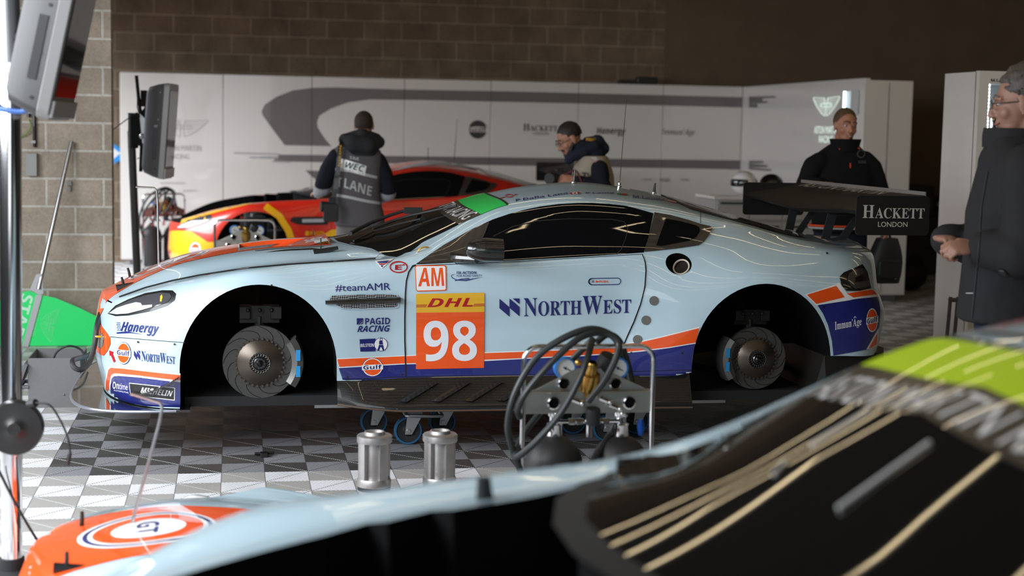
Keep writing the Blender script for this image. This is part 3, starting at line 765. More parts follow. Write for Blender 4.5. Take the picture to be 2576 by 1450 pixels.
def car_shell(root, paint, hood_on=True, hood_mat=None):
    me = BODY0.copy()
    me.materials.clear(); me.materials.append(paint); me.materials.append(M_WELL)
    cut = []
    for a_, b_ in ((YC-1.3, YC-.50), (YC+.50, YC+1.3)):
        cut += [prism(ARCH_F, 1, a_, b_), prism(ARCH_R, 1, a_, b_)]
    me = boolean(me, merge_cut(cut), 'DIFFERENCE')
    if hood_on:
        low = BODY0.copy(); low.transform(Matrix.Translation((.004, 0, -.022))); low.materials.clear(); low.materials.append(M_BLUE); low.materials.append(M_WELL)
        low.polygons.foreach_set('material_index', [1]*len(low.polygons))
        hd = boolean(me, prism(grow(HOOD, -.003), 2, .706, 2), 'INTERSECT')
        # two heat outlets sunk in the middle of the hood
        wedge = [(.02, -.235), (.50, -.26), (.50, .26), (.02, .235)]
        bm = bmesh.new(); A = [bm.verts.new((x, YC+y, 1.3)) for x, y in wedge]; B = [bm.verts.new((x, YC+y, z)) for (x, y), z in zip(wedge, (.845, .993, .993, .845))]
        bm.faces.new(A); bm.faces.new(B)
        for i in range(4): bm.faces.new((A[i], A[(i+1) % 4], B[(i+1) % 4], B[i]))
        bmesh.ops.recalc_face_normals(bm, faces=bm.faces)
        for f in bm.faces: f.material_index = 1
        wm = bpy.data.meshes.new('cutter'); bm.to_mesh(wm); bm.free(); wm.materials.append(M_BLUE); wm.materials.append(M_WELL)
        hd = boolean(hd, wm, 'DIFFERENCE'); hd = boolean(hd, low, 'DIFFERENCE')
        me = boolean(me, prism(HOOD, 2, .70, 2), 'DIFFERENCE')
    else:
        hd = None
        me = boolean(me, prism(HOOD, 2, .42, 2), 'DIFFERENCE')
    dr = boolean(me, prism(grow(DOOR, -.003), 1, YC-1.3, YC-.72), 'INTERSECT')
    me = boolean(me, prism(DOOR, 1, YC-1.3, YC-.70), 'DIFFERENCE')
    fc, fn = SKIN.px((1709, 664))
    cyl = MB(); d_ = (fn+Vector((-.55, 0, .15))).normalized(); cyl.lathe([(0, .10), (.068, .10), (.062, 0), (.050, -.09), (0, -.09)], fc, d_, 28)
    cm = bpy.data.meshes.new('cutter'); cm.from_pydata(cyl.v, [], cyl.f)
    bm = bmesh.new(); bm.from_mesh(cm); bmesh.ops.remove_doubles(bm, verts=bm.verts, dist=1e-5); bmesh.ops.dissolve_degenerate(bm, edges=bm.edges, dist=1e-5); bmesh.ops.recalc_face_normals(bm, faces=bm.faces)
    for f in bm.faces: f.material_index = 1
    bm.to_mesh(cm); bm.free(); cm.materials.append(M_BLUE); cm.materials.append(M_WELL)
    me = boolean(me, cm, 'DIFFERENCE')
    body = mesh_part(me, 'body', [paint, M_WELL], root)
    door = mesh_part(dr, 'door', [paint, M_WELL], root)
    hood = mesh_part(hd, 'hood', [paint, hood_mat or M_ORANGE], root) if hd else None
    f = MB(); c0 = fc-d_*.035
    f.lathe([(.046, -.05), (.046, -.012), (.043, -.004), (.037, -.004), (.035, -.014), (0, -.016)], c0, d_, 32); f.build('fuel_filler', mat('filler_grey', (.06, .055, .05), .3, metal=.8), root)
    f = MB(); f.lathe([(.037, -.003), (.0395, .003), (.044, .003), (.047, -.004)], c0, d_, 32); tag(f.build('filler_ring', mat('cream_ring', (.70, .62, .48), .35), root))
    return body, door, hood

def far_y(p): return (p.x, p.y-YC)
WS = [far_y(p) for p in hits([(986, 649), (1060, 612), (1154.5, 565.5), (1209.7, 541), (1277, 516.5)])]
def ws_band(i, j, bow0, bow1):
    a, b = WS[i], WS[j]; n = 12
    lo = [(a[0]-bow0*(1-(2*k/n-1)**2), a[1]*(1-2*k/n)) for k in range(n+1)]; hi = [(b[0]-bow1*(1-(2*k/n-1)**2), b[1]*(1-2*k/n)) for k in range(n+1)]
    return lo, hi
def glass_parts(root, visor, words, wipe=True):
    d = Decal()
    n = 12
    base = [(.775, -WS[0][1]*-1)]
    front = [(.80, WS[0][1]), (.70, -.50), (.60, -.36), (.545, -.20), (.525, 0), (.545, .20), (.60, .36), (.70, .50), (.80, -WS[0][1])]
    lo, hi = ws_band(2, 2, .05, .05)
    P(d, front+[(WS[1][0], -WS[1][1])]+list(reversed(hi))+[WS[1]], M_GLASS2, .003, .05, SKIN.top)
    ws = d.build('windscreen', root, True)
    d = Decal()
    lo, hi = ws_band(2, 3, .05, .045); P(d, lo+list(reversed(hi)), M_BAND, .0032, .05, SKIN.top)
    lo, hi = ws_band(3, 4, .045, .04); P(d, lo+list(reversed(hi)), visor, .0032, .05, SKIN.top)
    xa, xb = WS[2][0], WS[3][0]; ya = abs(WS[2][1])*.94
    dx = xb-xa
    T(d, words, [(xa-.020, ya), (xa+.022, -ya), (xb-.008, -ya*.97), (xb-.05, ya*.97)], M_WHITE, .0045, .05, cast=lambda p: SKIN.top((p[0]-.04*(1-(p[1]/.5)**2), p[1])))
    strip(d, [WS[4], (WS[4][0]-.04, 0), (WS[4][0], -WS[4][1])], .012, M_BLK, .0045, SKIN.top, .05)
    d.build('visor_strip', ws, True)
    d = Decal()
    win = [(1046, 666), (1150, 661), (1300, 655.5), (1450, 647.5), (1619, 636), (1632, 595), (1641, 548), (1643, 538), (1600, 526), (1571, 519), (1530, 514.5), (1488, 512), (1450, 512.5), (1405.5, 515), (1360, 521), (1323, 528.5), (1280, 540), (1240, 553.5), (1185, 579), (1116, 618)]
    P(d, win, M_GLASS, .0035, 12)
    sw = d.build('side_window', root)
    d = Decal()
    P(d, [(1047, 665), (1116, 619.5), (1185, 581), (1231, 561), (1218, 594.5), (1205, 620), (1190, 650), (1150, 660.5)], M_CARBB, .006, 10)
    d.build('window_blank', sw)
    d = Decal()
    strip(d, [(1240, 597), (1290, 572), (1350, 558), (1430, 552), (1540, 554), (1570, 560), (1579, 575), (1574, 600), (1562, 630), (1550, 640)], 1.6, mat('window_flap_edge', (.03, .03, .03), .3), .005)
    d.build('sliding_pane', sw)
    d = Decal()
    P(d, [(1646, 536), (1685, 543), (1730, 555), (1761.5, 565.6), (1786, 571), (1791, 578), (1784, 591), (1771, 608), (1757, 618.5), (1698, 627), (1620, 635), (1632.5, 595)], M_CARBB, .006, 10)
    qf = d.build('quarter_window', root)
    d = Decal()
    P(d, [(1674, 553), (1715, 561), (1750, 570.5), (1759, 576), (1759.5, 585), (1751, 598.5), (1732, 608), (1665, 621), (1650, 620)], M_GLASS, .009, 10)
    d.build('pane', qf)
    d = Decal()
    P(d, [(2.44, -.47), (2.6, -.515), (2.9, -.50), (3.10, -.46), (3.16, -.2), (3.17, 0), (3.16, .2), (3.10, .46), (2.9, .50), (2.6, .515), (2.44, .47), (2.41, .2), (2.40, 0), (2.41, -.2)], mat('black_rear_window', (.012, .009, .007), .25, coat=.5), .004, .06, SKIN.top)
    d.build('rear_window', root)
    if wipe:
        b = MB(); L = lambda pts, o: [SKIN.soft(p)[0]+SKIN.soft(p)[1]*o for p in pts]
        b.tube(L([(884, 604), (895, 597), (935, 577), (985, 555), (1020, 545)], .035), [.012, .009], 8)
        b.tube(L([(940, 585), (985, 567), (1035, 552), (1090, 540), (1152, 527)], .022), [.009, .007], 8)
        b.tube(L([(890, 612), (940, 588), (1000, 570), (1060, 556)], .012), .006, 8)
        h_ = SKIN.soft((1043, 543)); b.box(h_[0]+h_[1]*.03, (.10, .04, .035))
        b.build('wiper', M_RUB, root)
    return ws
def mirror_part(root, m):
    b = MB(); c = onY(1216, 632, 7.70); rows = []
    for k in range(11):
        t = k/10; x = -.098+.196*t; e = (1-(1-min(1, t*1.5))**2.2)**.5 if t < .67 else 1-.10*(t-.67)*3*.3
        rows.append([c+Vector((x, .055*e*math.cos(a), .064*e*math.sin(a)*(1.0 if math.sin(a) > 0 else .9)+.006*(1-t))) for a in [2*PI*j/20 for j in range(20)]])
    b.grid(rows, closed=True); b.poly(rows[-1]); b.poly(list(reversed(rows[0])))
    mi = b.build('wing_mirror', m, root, weld=True)
    b = MB(); b.tube([c+Vector((-.03, .02, -.045)), c+Vector((-.10, .08, -.045)), c+Vector((-.14, .16, -.05))], [.022, .03], 10); b.build('mirror_arm', m, mi)
def aero_parts(root, words=True, wing=True):
    # front splitter: a thin tray
    n = 40; top = []
    for k in range(n+1):
        a = PI*k/n; c_, s_ = math.cos(a), math.sin(a)
        y = math.copysign(abs(c_)**.55, c_)*.985; x = -.845+.56*(1-abs(s_)**.62)
        top.append((x, YC-y))
    top = top+[(-.22, YC+.985), (-.22, YC-.985)]
    b = MB(); vs = [(x, y, .232-.012*max(0, -x-.3)) for x, y in top]; lo = [(x, y, z-.012) for x, y, z in vs]; N = len(vs)
    b.add(vs+lo, [tuple(range(N-1, -1, -1)), tuple(range(N, 2*N))]+[(i, (i+1) % N, N+(i+1) % N, N+i) for i in range(N)], False)
    sp = b.build('front_splitter', mat('gloss_carbon_black', (.012, .012, .013), .12, coat=1.0), root, angle=30)
    b = MB(); b.tube([(x, y, z-.006) for x, y, z in vs[:n+1]], .008, 8); b.build('splitter_edge', mat('bare_splitter_edge', (.30, .31, .35), .3, metal=.6), sp)
    for s_ in (-1, 1):                # dive plane
        rows = []
        for k in range(9):
            t = k/8; x = -.52+.245*t; z = .29+.105*t**1.6; yb = ROWW(0, x)
            rows.append([(x, YC+s_*(yb-.03), z), (x, YC+s_*(yb+.075-.02*t), z+.004), (x, YC+s_*(yb+.075-.02*t), z-.004), (x, YC+s_*(yb-.03), z-.006)])
        b = MB(); b.grid([[Vector(p) for p in r_] for r_ in rows], closed=True, smooth=False); b.poly(rows[0]); b.poly(list(reversed(rows[-1])))
        b.build('dive_plane', M_CARB, root)
    for s_ in (-1, 1):                # side skirt with six slanted louvres
        xs = [.50+1.82*k/40 for k in range(41)]; rows = []
        for x in xs:
            t = (x-.50)/1.82
            zt = .372+.016*t; yo = 1.0-.05*max(0, 1-(x-.5)/.28)**2; zb = .212+.028*max(0, 1-(x-.5)/.30)
            rows.append([Vector((x, YC+s_*.80, zt)), Vector((x, YC+s_*.925, zt)), Vector((x, YC+s_*.935, zt-.02)), Vector((x, YC+s_*(.935+(yo-.935)*.25), zt-.055)), Vector((x, YC+s_*(.935+(yo-.935)*.85), zb+.035)), Vector((x, YC+s_*yo, zb+.012)), Vector((x, YC+s_*yo, zb)), Vector((x, YC+s_*.80, zb))])
        b = MB(); b.grid(rows, closed=True); b.poly(rows[0]); b.poly(list(reversed(rows[-1])))
        sk = b.build('side_skirt', M_CARB, root, angle=25, weld=True)
        b = MB()
        for k in range(6):
            x = .80+.165*k
            pts = [Vector((x, YC+s_*.985, .262)), Vector((x+.10, YC+s_*.955, .315)), Vector((x+.155, YC+s_*.942, .347))]
            b.grid([[p+Vector((0, s_*.004, 0)) for p in pts], [p+Vector((.04, s_*.022, .0)) for p in pts], [p+Vector((.06, -s_*.004, -.004)) for p in pts]])
        b.build('louvre', M_CARB, sk)
        b = MB(); b.tube([(x, YC+s_*(1.003-.05*max(0, 1-(x-.5)/.28)**2), .214+.028*max(0, 1-(x-.5)/.30)) for x in xs], .005, 6); b.build('skirt_edge', mat('worn_skirt_edge', (.09, .055, .04), .5), sk)
    b = MB(); b.box((1.45, YC, .245), (3.4, 1.66, .05)); b.build('floor_pan', M_DARK, root)  # underfloor slab, also put in to block light under the car
    xs = [3.05, 3.3, 3.43, 3.50]; b = MB(); rows = []
    for x, h_ in zip(xs, (.94, .90, .82, .66)): rows.append([(x, YC-h_, .47), (x+.012, YC-h_, .36), (x-.05, YC-h_+.03, .24), (x-.05, YC+h_-.03, .24), (x+.012, YC+h_, .36), (x, YC+h_, .47)])
    b.grid(rows, closed=True, smooth=False); b.poly(list(reversed(rows[0]))); b.poly(rows[-1]); b.build('rear_diffuser', mat('diffuser_black', (.01, .009, .008), .5), root, angle=20)
    if not wing: return
    wg = MB(); rows = []
    prof = [(0, .0), (.03, .022), (.10, .034), (.20, .046), (.30, .064), (.375, .085), (.375, .079), (.30, .048), (.20, .016), (.10, -.014), (.03, -.022)]
    for k in range(17):
        t = k/16; y = YC-.925+1.85*t; e = abs(2*t-1); dz = -.035*max(0, 1-e*1.35)**.8; dx = 0.012*max(0, 1-e)
        rows.append([(3.205+dx+p[0], y, 1.232+p[1]+dz*(1-p[0]/.375)) for p in prof])
    wg.grid(rows, closed=True); wing_o = wg.build('rear_wing', mat('wing_black', (.010, .009, .008), .5, spec=.25), root, angle=40)
    g = MB(); g.box((3.583, YC, 1.324), (.006, 1.85, .024)); g.build('gurney_flap', mat('grey_gurney', (.16, .145, .13), .45), wing_o)
    if words:
        t_ = MB(); t_.text('ASTON MARTIN', (3.445, YC+.62, 1.307), (0, -1, 0), (.97, 0, .2), 1.24, .095); t_.build('lettering', mat('grey_lettering', (.30, .29, .27), .5), wing_o)
    for s_ in (-1, 1):
        pts = []
        x0, x1, z0, z1, r_ = 3.197, 3.605, 1.106, 1.314, .022
        for q, (cx, cz) in enumerate(((x1-r_, z1-r_), (x0+r_, z1-r_), (x0+r_, z0+r_), (x1-r_, z0+r_))):
            for k in range(6):
                a = (q+k/5)*PI/2; pts.append((cx+r_*math.cos(a), cz+r_*math.sin(a)))
        e = MB(); e.extr([(p[0], p[1]) for p in pts], (0, YC+s_*.93, 0), .008, 0, 2, 1)
        ep = e.build('endplate', mat('endplate_black', (.010, .009, .009), .35, coat=.3), wing_o)
        if words and s_ == -1:
            t_ = MB(); yl = YC-.9345
            pts_, tr_ = join_glyphs([(serif('H'), 1.08), (serif('ACKETT'), .84)], .07)
            xx = max(p[0] for p in pts_); yy = max(p[1] for p in pts_)
            t_.add([Vector((3.232+p[0]/xx*.345, yl, 1.196+p[1]/yy*.068)) for p in pts_], tr_, False)
            t_.text('LONDON', (3.402, yl, 1.150), (1, 0, 0), (0, 0, 1), .165, .027, 'C', bold=.01)
            t_.build('lettering', mat('cream_lettering', (.42, .40, .36), .5), ep)
    for Y, pxs in ((YC+.36, [(1976, 577), (1990, 508), (2020, 505), (2075, 506), (2062, 516), (2014, 592), (1998, 588), (2046, 518), (2008, 520), (1995, 580)]), (YC-.36, [(2066, 601), (2084, 533), (2100, 527), (2180, 531), (2168, 541), (2128, 604), (2096, 606), (2085, 602), (2112, 596), (2150, 541), (2104, 543), (2086, 604)])):
        pp = [onY(x, y, Y) for x, y in pxs]
        e = MB(); e.extr([(p.x, p.z) for p in pp], (0, Y, 0), .014, 0, 2, 1); e.build('wing_support', M_DARK, wing_o)
def ROWW(i, x):
    r_ = ROWS[i]; t = min(1, max(0, (x-r_[0])/r_[2])); return _RW[i](x)*(1-(1-t)**2.4)**(1/2.4)
# ---------------------------------------------------------------- lamps and small fittings of a car
HEADL = [(272, 790), (280, 781), (291, 770), (324, 754), (365.5, 739), (409.6, 731.5), (434.5, 732), (443, 740), (440, 756), (421, 770), (379, 784), (324, 794.5), (291, 796)]
TAILL = [(2111, 697), (2122, 686.5), (2149, 675), (2168.5, 665.5), (2181, 685), (2190, 726), (2162, 732.5), (2129, 732.5), (2116, 719)]
def mirror_cast(c):
    def f(p):
        h = SKIN.px(p)
        if h is None: return None
        return Vector((h[0].x, 2*YC-h[0].y, h[0].z)), Vector((h[1].x, -h[1].y, h[1].z))
    return f if c else SKIN.px
def shrink(pts, k):
    cx = sum(p[0] for p in pts)/len(pts); cy = sum(p[1] for p in pts)/len(pts)
    return [(cx+(p[0]-cx)*k, cy+(p[1]-cy)*k) for p in pts]
M_LENS = mat('headlamp_glass', (.06, .06, .065), .05, coat=1.0)
M_LENSB = mat('headlamp_reflector', (.66, .67, .70), .2, metal=.25, coat=1.0)  # chrome bowl; its bright reflection is put into the pale colour
M_TAIL = mat('smoked_tail_lamp', (.020, .017, .015), .12, coat=1.0)
M_TAILC = mat('tail_lamp_lens', (.07, .066, .06), .15, coat=1.0)
def lamps(root, sides=(0, 1), red=False):
    for c in sides:
        d = Decal(); k = mirror_cast(c)
        P(d, HEADL, M_BLK, .003, 9, k); hl = d.build('headlight', root)
        d = Decal()
        P(d, [(276, 789), (300, 769), (330, 756), (366, 745), (405, 738), (428, 740), (432, 748), (424, 760), (400, 770), (360, 781), (324, 790), (295, 792)], M_LENS, .0045, 9, k)
        P(d, [(276, 789), (296, 776), (320, 768), (344, 762), (356, 764), (360, 770), (385, 768), (384, 774), (360, 781), (324, 790), (295, 792)], M_LENSB, .0060, 9, k)
        P(d, [(404, 760), (405, 747), (409, 743), (411, 750), (408, 761)], M_YEL, .0062, 6, k)
        d.build('lens', hl)
        d = Decal(); P(d, TAILL, M_TAIL, .004, 9, k); tl = d.build('tail_light', root)
        d = Decal()
        P(d, [(2135, 689), (2160, 676), (2170, 676), (2176, 688), (2150, 700), (2150, 712), (2183, 706), (2186, 722), (2150, 728), (2137, 718), (2131, 702)], M_TAILC, .0055, 8, k); d.build('lens', tl)
def pin(root, p, h, lean=(-.012, 0), name='hood_pin', plate=True, r=.006):
    q = SKIN.soft(p); b = MB()
    if plate:
        t = Vector((1, 0, .25)); rows = []
        b.tube([q[0]+t*-.035+q[1]*.004, q[0]+t*.09+q[1]*.004], [.020, .009], 8)
    b.tube([q[0], q[0]+Vector((lean[0]*.5, 0, h*.6)), q[0]+Vector((lean[0], lean[1], h))], [r*1.3, r], 8)
    return b.build(name, M_BLK, root)
BAND_O = [(848, 904), (1020, 896.5), (1046, 895.5), (1218, 889), (1310, 886), (1440, 881), (1531, 876), (1570, 867.5), (1614, 861), (1669, 848.5), (1724, 834.5), (1758, 826), (1750, 862), (1683, 873.5), (1614, 882), (1559, 887.5), (1462, 894), (1310, 901.5), (1218, 905.5), (1046, 914), (1020, 914.5), (853, 923)]
def livery_main(root, body, door, hood):
    b = Decal(); dd = Decal(); hh = Decal()
    # flanks: navy sill, white pinstripes, orange band
    P(b, [(852, 926), (1020, 917), (1046, 916.5), (1218, 909), (1310, 904), (1462, 897), (1559, 890), (1614, 885), (1683, 876), (1748, 865), (1741, 900), (1738, 962), (1570, 964), (1300, 964), (1100, 968), (868, 974)], M_NAVY, .0036, 5)
    P(b, [(846, 902), (1020, 894.5), (1218, 886.5), (1440, 878.5), (1531, 873.5), (1570, 864.5), (1614, 858), (1669, 845.5), (1724, 831.5), (1760, 822), (1749, 866), (1683, 877), (1614, 886), (1559, 891.5), (1462, 898), (1310, 905), (1218, 910), (1020, 918.5), (853, 927)], M_WHITE, .0030, 14)
    P(b, BAND_O, M_ORANGE, .0040, 14)
    seam = mat('panel_gap', (.003, .003, .004), .8)
    strip(b, [(868, 955), (1020, 948), (1310, 943.5), (1560, 936), (1740, 930)], 1.3, seam, .0044)
    strip(b, [(1046, 668), (1038, 670), (1028, 685), (1022, 707), (1019.5, 738), (1018, 803), (1018, 856), (1019.5, 900), (1021, 948)], 3.4, seam, .0046)
    strip(b, [(1615, 640), (1623, 660), (1625.3, 681), (1622.5, 723), (1611.5, 767), (1595, 811), (1573, 860), (1562, 884)], 2.2, seam, .0046)
    strip(b, [(1761, 520), (1762.5, 540), (1762, 563)], 1.3, seam, .003)
    strip(b, [(278, 848), (330, 852), (393, 857), (466, 862.5)], 1.3, seam, .003)
    strip(b, [(300, 748), (366, 724.5), (433, 707), (500, 693.5), (614, 676), (724, 666), (840, 658.5), (945, 651)], 3.0, seam, .0026)
    for p in ((349, 861), (440, 866.5), (683, 719), (874, 949), (1012, 943), (1588, 888), (1716, 889), (2080, 639), (2071, 772)): P(b, ell(p[0], p[1], 2.6, 2.6, 10), M_BLK, .005, 3)
    # nose: orange lead edge, mouth ring, orange and navy panel
    P(b, [(246, 778), (262, 776), (250, 800), (256, 820), (270, 838), (278, 850), (279, 866), (271, 884), (262, 895), (254, 893), (246, 886), (242, 860), (243, 800)], M_ORANGE, .003, 6)
    P(b, [(248, 842), (258, 838), (263, 848), (262, 868), (254, 878), (246, 872)], M_MESH, .0045, 5)
    P(b, [(272, 927), (279, 922), (311, 924), (368, 931), (414, 936), (454, 940), (454, 963), (414, 959), (350, 951), (300, 947), (288, 947), (283, 951), (279, 970), (279, 1000), (264, 994), (265, 960)], M_WHITE, .0026, 9)
    P(b, [(274, 931), (280, 925.5), (311, 928), (368, 935), (414, 940), (454, 944), (454, 957), (414, 953), (350, 945), (300, 940), (287, 940), (279.5, 946), (276, 968), (276, 998), (267, 994), (268, 960)], M_ORANGE, .0036, 9)
    P(b, [(282, 953), (288, 947), (300, 946), (350, 950), (414, 958), (454, 962), (454, 1024), (414, 1023), (367, 1021), (330, 1014), (300, 1006), (280, 999), (279, 975)], M_NAVY, .0033, 9)
    T(b, [(sansb('On'), 1), ('time', 1.05)], [(285, 978), (323, 982), (323, 965.5), (286, 960)], M_WHITE, .0044, 6)
    T(b, 'AUTOMOTIVE', [(288, 983.5), (325, 990.5), (325, 986.5), (288, 979.8)], M_WHITE, .0044, 6)
    P(b, [(326.5, 963), (441, 975.5), (440, 1008), (329.5, 995.5)], M_WHITE, .0044, 9); P(b, [(328, 965), (439, 977), (438, 1005.5), (331, 993.5)], M_BLK, .0052, 9)
    T(b, sansi('MICHELIN'), [(355, 989), (433, 997.5), (436, 983.5), (358, 974)], M_WHITE, .006, 6)
    gulf(b, 313, 889, 17.6, 28, .12)
    northwest(b, (338, 882, 15, 24, .10), [(357, 909), (441, 917), (441, 892.5), (357, 882)])
    P(b, [(276, 882), (287, 886), (284.5, 890), (292, 909.5), (287.5, 912.5), (280, 894), (277, 896)], M_REDTXT, .0034, 5)
    T(b, sansi('Hanergy'), [(303, 841), (397, 847), (402, 816.5), (309, 810)], M_NAVYTXT, .0034, 7)
    P(b, [(294, 837), (320, 834), (363, 842.5), (330, 838.5), (295, 840)], M_NAVYTXT, .0034, 5)
    for i in range(3):
        for j in range(2): strip(b, [(294+i*1.0+j*5, 812+i*7.5), (298+i*.6+j*5, 812.5+i*7.5), (297+j*5+i*.5, 817+i*7.5), (293.5+j*5+i, 817+i*7.5)], 1.2, M_NAVYTXT, .0034)
    # front wing behind the wheel
    T(b, '#teamAMR', [(843, 735), (982, 732), (981, 712), (843, 716.5)], M_NAVYTXT)
    P(b, [(897, 801), (913.7, 801), (913.7, 804), (905, 809), (900.5, 817), (897, 817)], M_NAVYTXT, .0034, 6); strip(b, [(903, 816.5), (907, 810.5), (913.5, 807)], 2.4, M_NAVYTXT, .0034); strip(b, [(908.5, 816.5), (910.5, 813.5), (913.5, 812)], 2.2, M_NAVYTXT, .0034)
    T(b, sansb('PAGID'), [(918, 817), (980.5, 816), (980.5, 799), (918, 800.5)], M_NAVYTXT); T(b, sansi('RACING'), [(898, 836), (979, 834.5), (981, 818.5), (900, 820)], M_NAVYTXT)
    P(b, [(904, 854), (944, 852), (944, 884), (906, 885)], M_NAVYTXT, .0034, 8); T(b, sansb('BILSTEIN'), [(906.5, 873.5), (940, 872.5), (940, 864.5), (906.5, 865.5)], M_WHITE, .0044)
    P(b, ell(957.5, 867, 17, 17), M_NAVYTXT, .0036, 6); P(b, ell(957.5, 867, 16, 16), M_WHITE, .0042, 6)
    P(b, [(948, 883), (953, 868), (963, 868), (966, 882), (962, 882), (959, 874), (956, 874), (953, 883)], M_NAVYTXT, .005, 5); P(b, [(953, 858), (961, 857), (963, 867), (953, 867)], M_NAVYTXT, .005, 5); strip(b, ell(958, 854.5, 3, 3.4, 12)+[(961, 854.5)], 1.4, M_NAVYTXT, .005)
    gulf(b, 936.5, 924, 26, 23.5, -.03)
    P(b, [(942, 658), (990, 652.5), (960, 677)], M_WHITE, .0032, 6); P(b, [(948, 660), (980, 656.5), (972, 663.5), (951, 663)], M_NAVY, .0038, 6); P(b, [(952, 664.5), (970, 665), (988, 654), (978, 662), (966, 668), (955, 668)], M_REDTXT, .0042, 6); P(b, [(957, 669), (965, 669.5), (960, 674)], M_NAVY, .0042, 6)
    strip(b, ell(1002.5, 673, 21.5, 13.2, 36)[0:]+[(1024, 673)], 3.0, M_REDTXT, .0034); T(b, sansb('E'), [(993, 680), (1010, 679), (1011, 667), (994, 668)], M_REDTXT); P(b, [(1012, 667), (1017, 665), (1017, 668), (1013, 670)], M_REDTXT, .0034, 4)
    # rear quarter and bumper
    M_VENT = mat('sticker_mesh_grey', (.12, .115, .105), .6, noise=.5, nscale=300)
    for c in ((1645, 757), (1625, 806), (1603.6, 855)): P(b, ell(c[0], c[1], 11.6, 11.8), M_VENT, .0044, 6)
    W_ = [(2024, 741), (2102, 716), (2111, 711), (2130, 738), (2194, 727), (2209, 741), (2210, 747), (2146, 753), (2130, 758), (2054, 769.5)]
    P(b, W_, M_WHITE, .0026, 9)
    P(b, [(2029, 742), (2102.5, 720), (2124, 748), (2053, 765)], M_ORANGE, .0036, 9)
    P(b, [(2129, 739), (2193, 729), (2206, 741), (2180, 744), (2146, 749)], M_ORANGE, .0036, 9)
    P(b, [(2056, 768), (2129, 757), (2160, 752), (2209, 747), (2213, 780), (2211, 820), (2203, 850), (2189, 878), (2140, 887), (2096, 894), (2092, 857), (2082, 817), (2070, 790)], M_NAVY, .0033, 10)
    P(b, [(2208, 826), (2205, 868), (2189, 878), (2178, 879)], M_WHITE, .0038, 6); P(b, [(2206, 838), (2204, 866), (2189, 876), (2184, 876)], M_ORANGE, .0046, 6)
    T(b, [(serif('I'), 1), (serif('mmun’'), 1), (serif('A'), 1.0), (serif('ge'), 1)], [(2100, 836), (2166, 823), (2167, 799), (2099, 810)], M_WHITE); strip(b, [(2147, 801), (2150, 796), (2153, 800)], 1.5, M_WHITE, .0036)
    gulf(b, 2192, 806, 14.5, 31, -.2)
    # roof
    T(b, sansb('P.Dalla Lana'), [(1298, 508.5), (1428, 489.5), (1427, 484), (1297, 502)], M_NAVYTXT)
    P(b, [(1433, 486.5), (1458, 484), (1459, 489), (1434, 491)], M_WHITE, .003, 6); P(b, [(1433, 486.5), (1439, 486), (1440, 490.5), (1434, 491)], M_REDTXT, .0036, 5); P(b, [(1452, 484.6), (1458, 484), (1459, 489), (1453, 489.6)], M_REDTXT, .0036, 5); P(b, [(1443, 487), (1449, 486), (1449, 488.5), (1443, 489.5)], M_REDTXT, .0036, 5)
    T(b, sansb('P.Lamy'), [(1473, 490), (1545, 489.5), (1545, 484.5), (1473, 485)], M_NAVYTXT)
    P(b, [(1552, 487), (1563, 487.5), (1563, 491.5), (1552, 491)], mat('flag_green', (.01, .15, .03), .4), .0032, 5); P(b, [(1563, 487.5), (1578, 489), (1578, 493), (1563, 491.5)], M_REDTXT, .0032, 5)
    T(b, sansb('M.Lauda'), [(1592, 499), (1671, 506), (1672, 500), (1592, 491.5)], M_NAVYTXT)
    for i in range(3): strip(b, [(1679, 503.6+i*1.9), (1702, 508.2+i*1.9)], 1.7, (M_REDTXT, M_WHITE, M_REDTXT)[i], .0034)
    strip(b, ell(1281, 494, 9, 3.4, 20)+[(1290, 494)], 1.8, M_REDTXT, .0034); strip(b, [(1254, 501), (1271, 497)], 1.4, M_REDTXT, .0034); strip(b, [(1292, 493), (1300, 490)], 1.8, M_REDTXT, .0034)
    b.build('body_livery', body)
    # door
    P(dd, [(1043.5, 671), (1047, 668.5), (1119, 668), (1122.5, 671.5), (1123.5, 728), (1120, 732), (1050, 734), (1046, 730)], M_ORANGE, .0034, 10); P(dd, [(1045.5, 673), (1048, 671), (1117.5, 670.5), (1120, 673.5), (1121, 727), (1118, 729.5), (1051, 731.5), (1048, 729)], M_WHITE, .0040, 10)
    T(dd, sansb('AM'), [(1051.5, 721), (1117, 719.5), (1113, 674.5), (1056, 675)], M_ORANGE, .0048)
    T(dd, sansb('FIA'), [(1148.5, 690), (1160, 690), (1160, 683.3), (1148.5, 683.5)], M_NAVYTXT); T(dd, sansb('ACTION'), [(1163, 690), (1198, 690), (1198, 683), (1163, 683.3)], M_NAVYTXT); T(dd, 'FOR ROAD SAFETY', [(1148.5, 697.2), (1212.5, 696.8), (1212.5, 691.3), (1148.5, 691.8)], M_NAVYTXT)
    P(dd, [(1146, 690.5), (1139, 692), (1135, 694.5), (1139, 699.5), (1150, 704.5), (1170, 705), (1190, 701), (1215, 697.8), (1190, 703), (1172, 707.5), (1150, 706), (1138, 701), (1133.5, 694.5), (1138, 691)], M_NAVYTXT, .0034, 6); strip(dd, [(1144, 706.5), (1160, 703), (1180, 701)], 2.2, M_NAVYTXT, .0036)
    P(dd, [(1046, 740), (1218, 736.6), (1218, 784.6), (1046.6, 786.5)], M_YEL, .0056, 12); P(dd, [(1046.6, 786.5), (1218, 784.6), (1217, 926), (1046, 929.3)], M_ORANGE, .0056, 12)
    T(dd, sansi('DHL'), [(1074, 772.5), (1189, 771), (1189, 749.5), (1078, 751)], M_REDTXT, .0066)
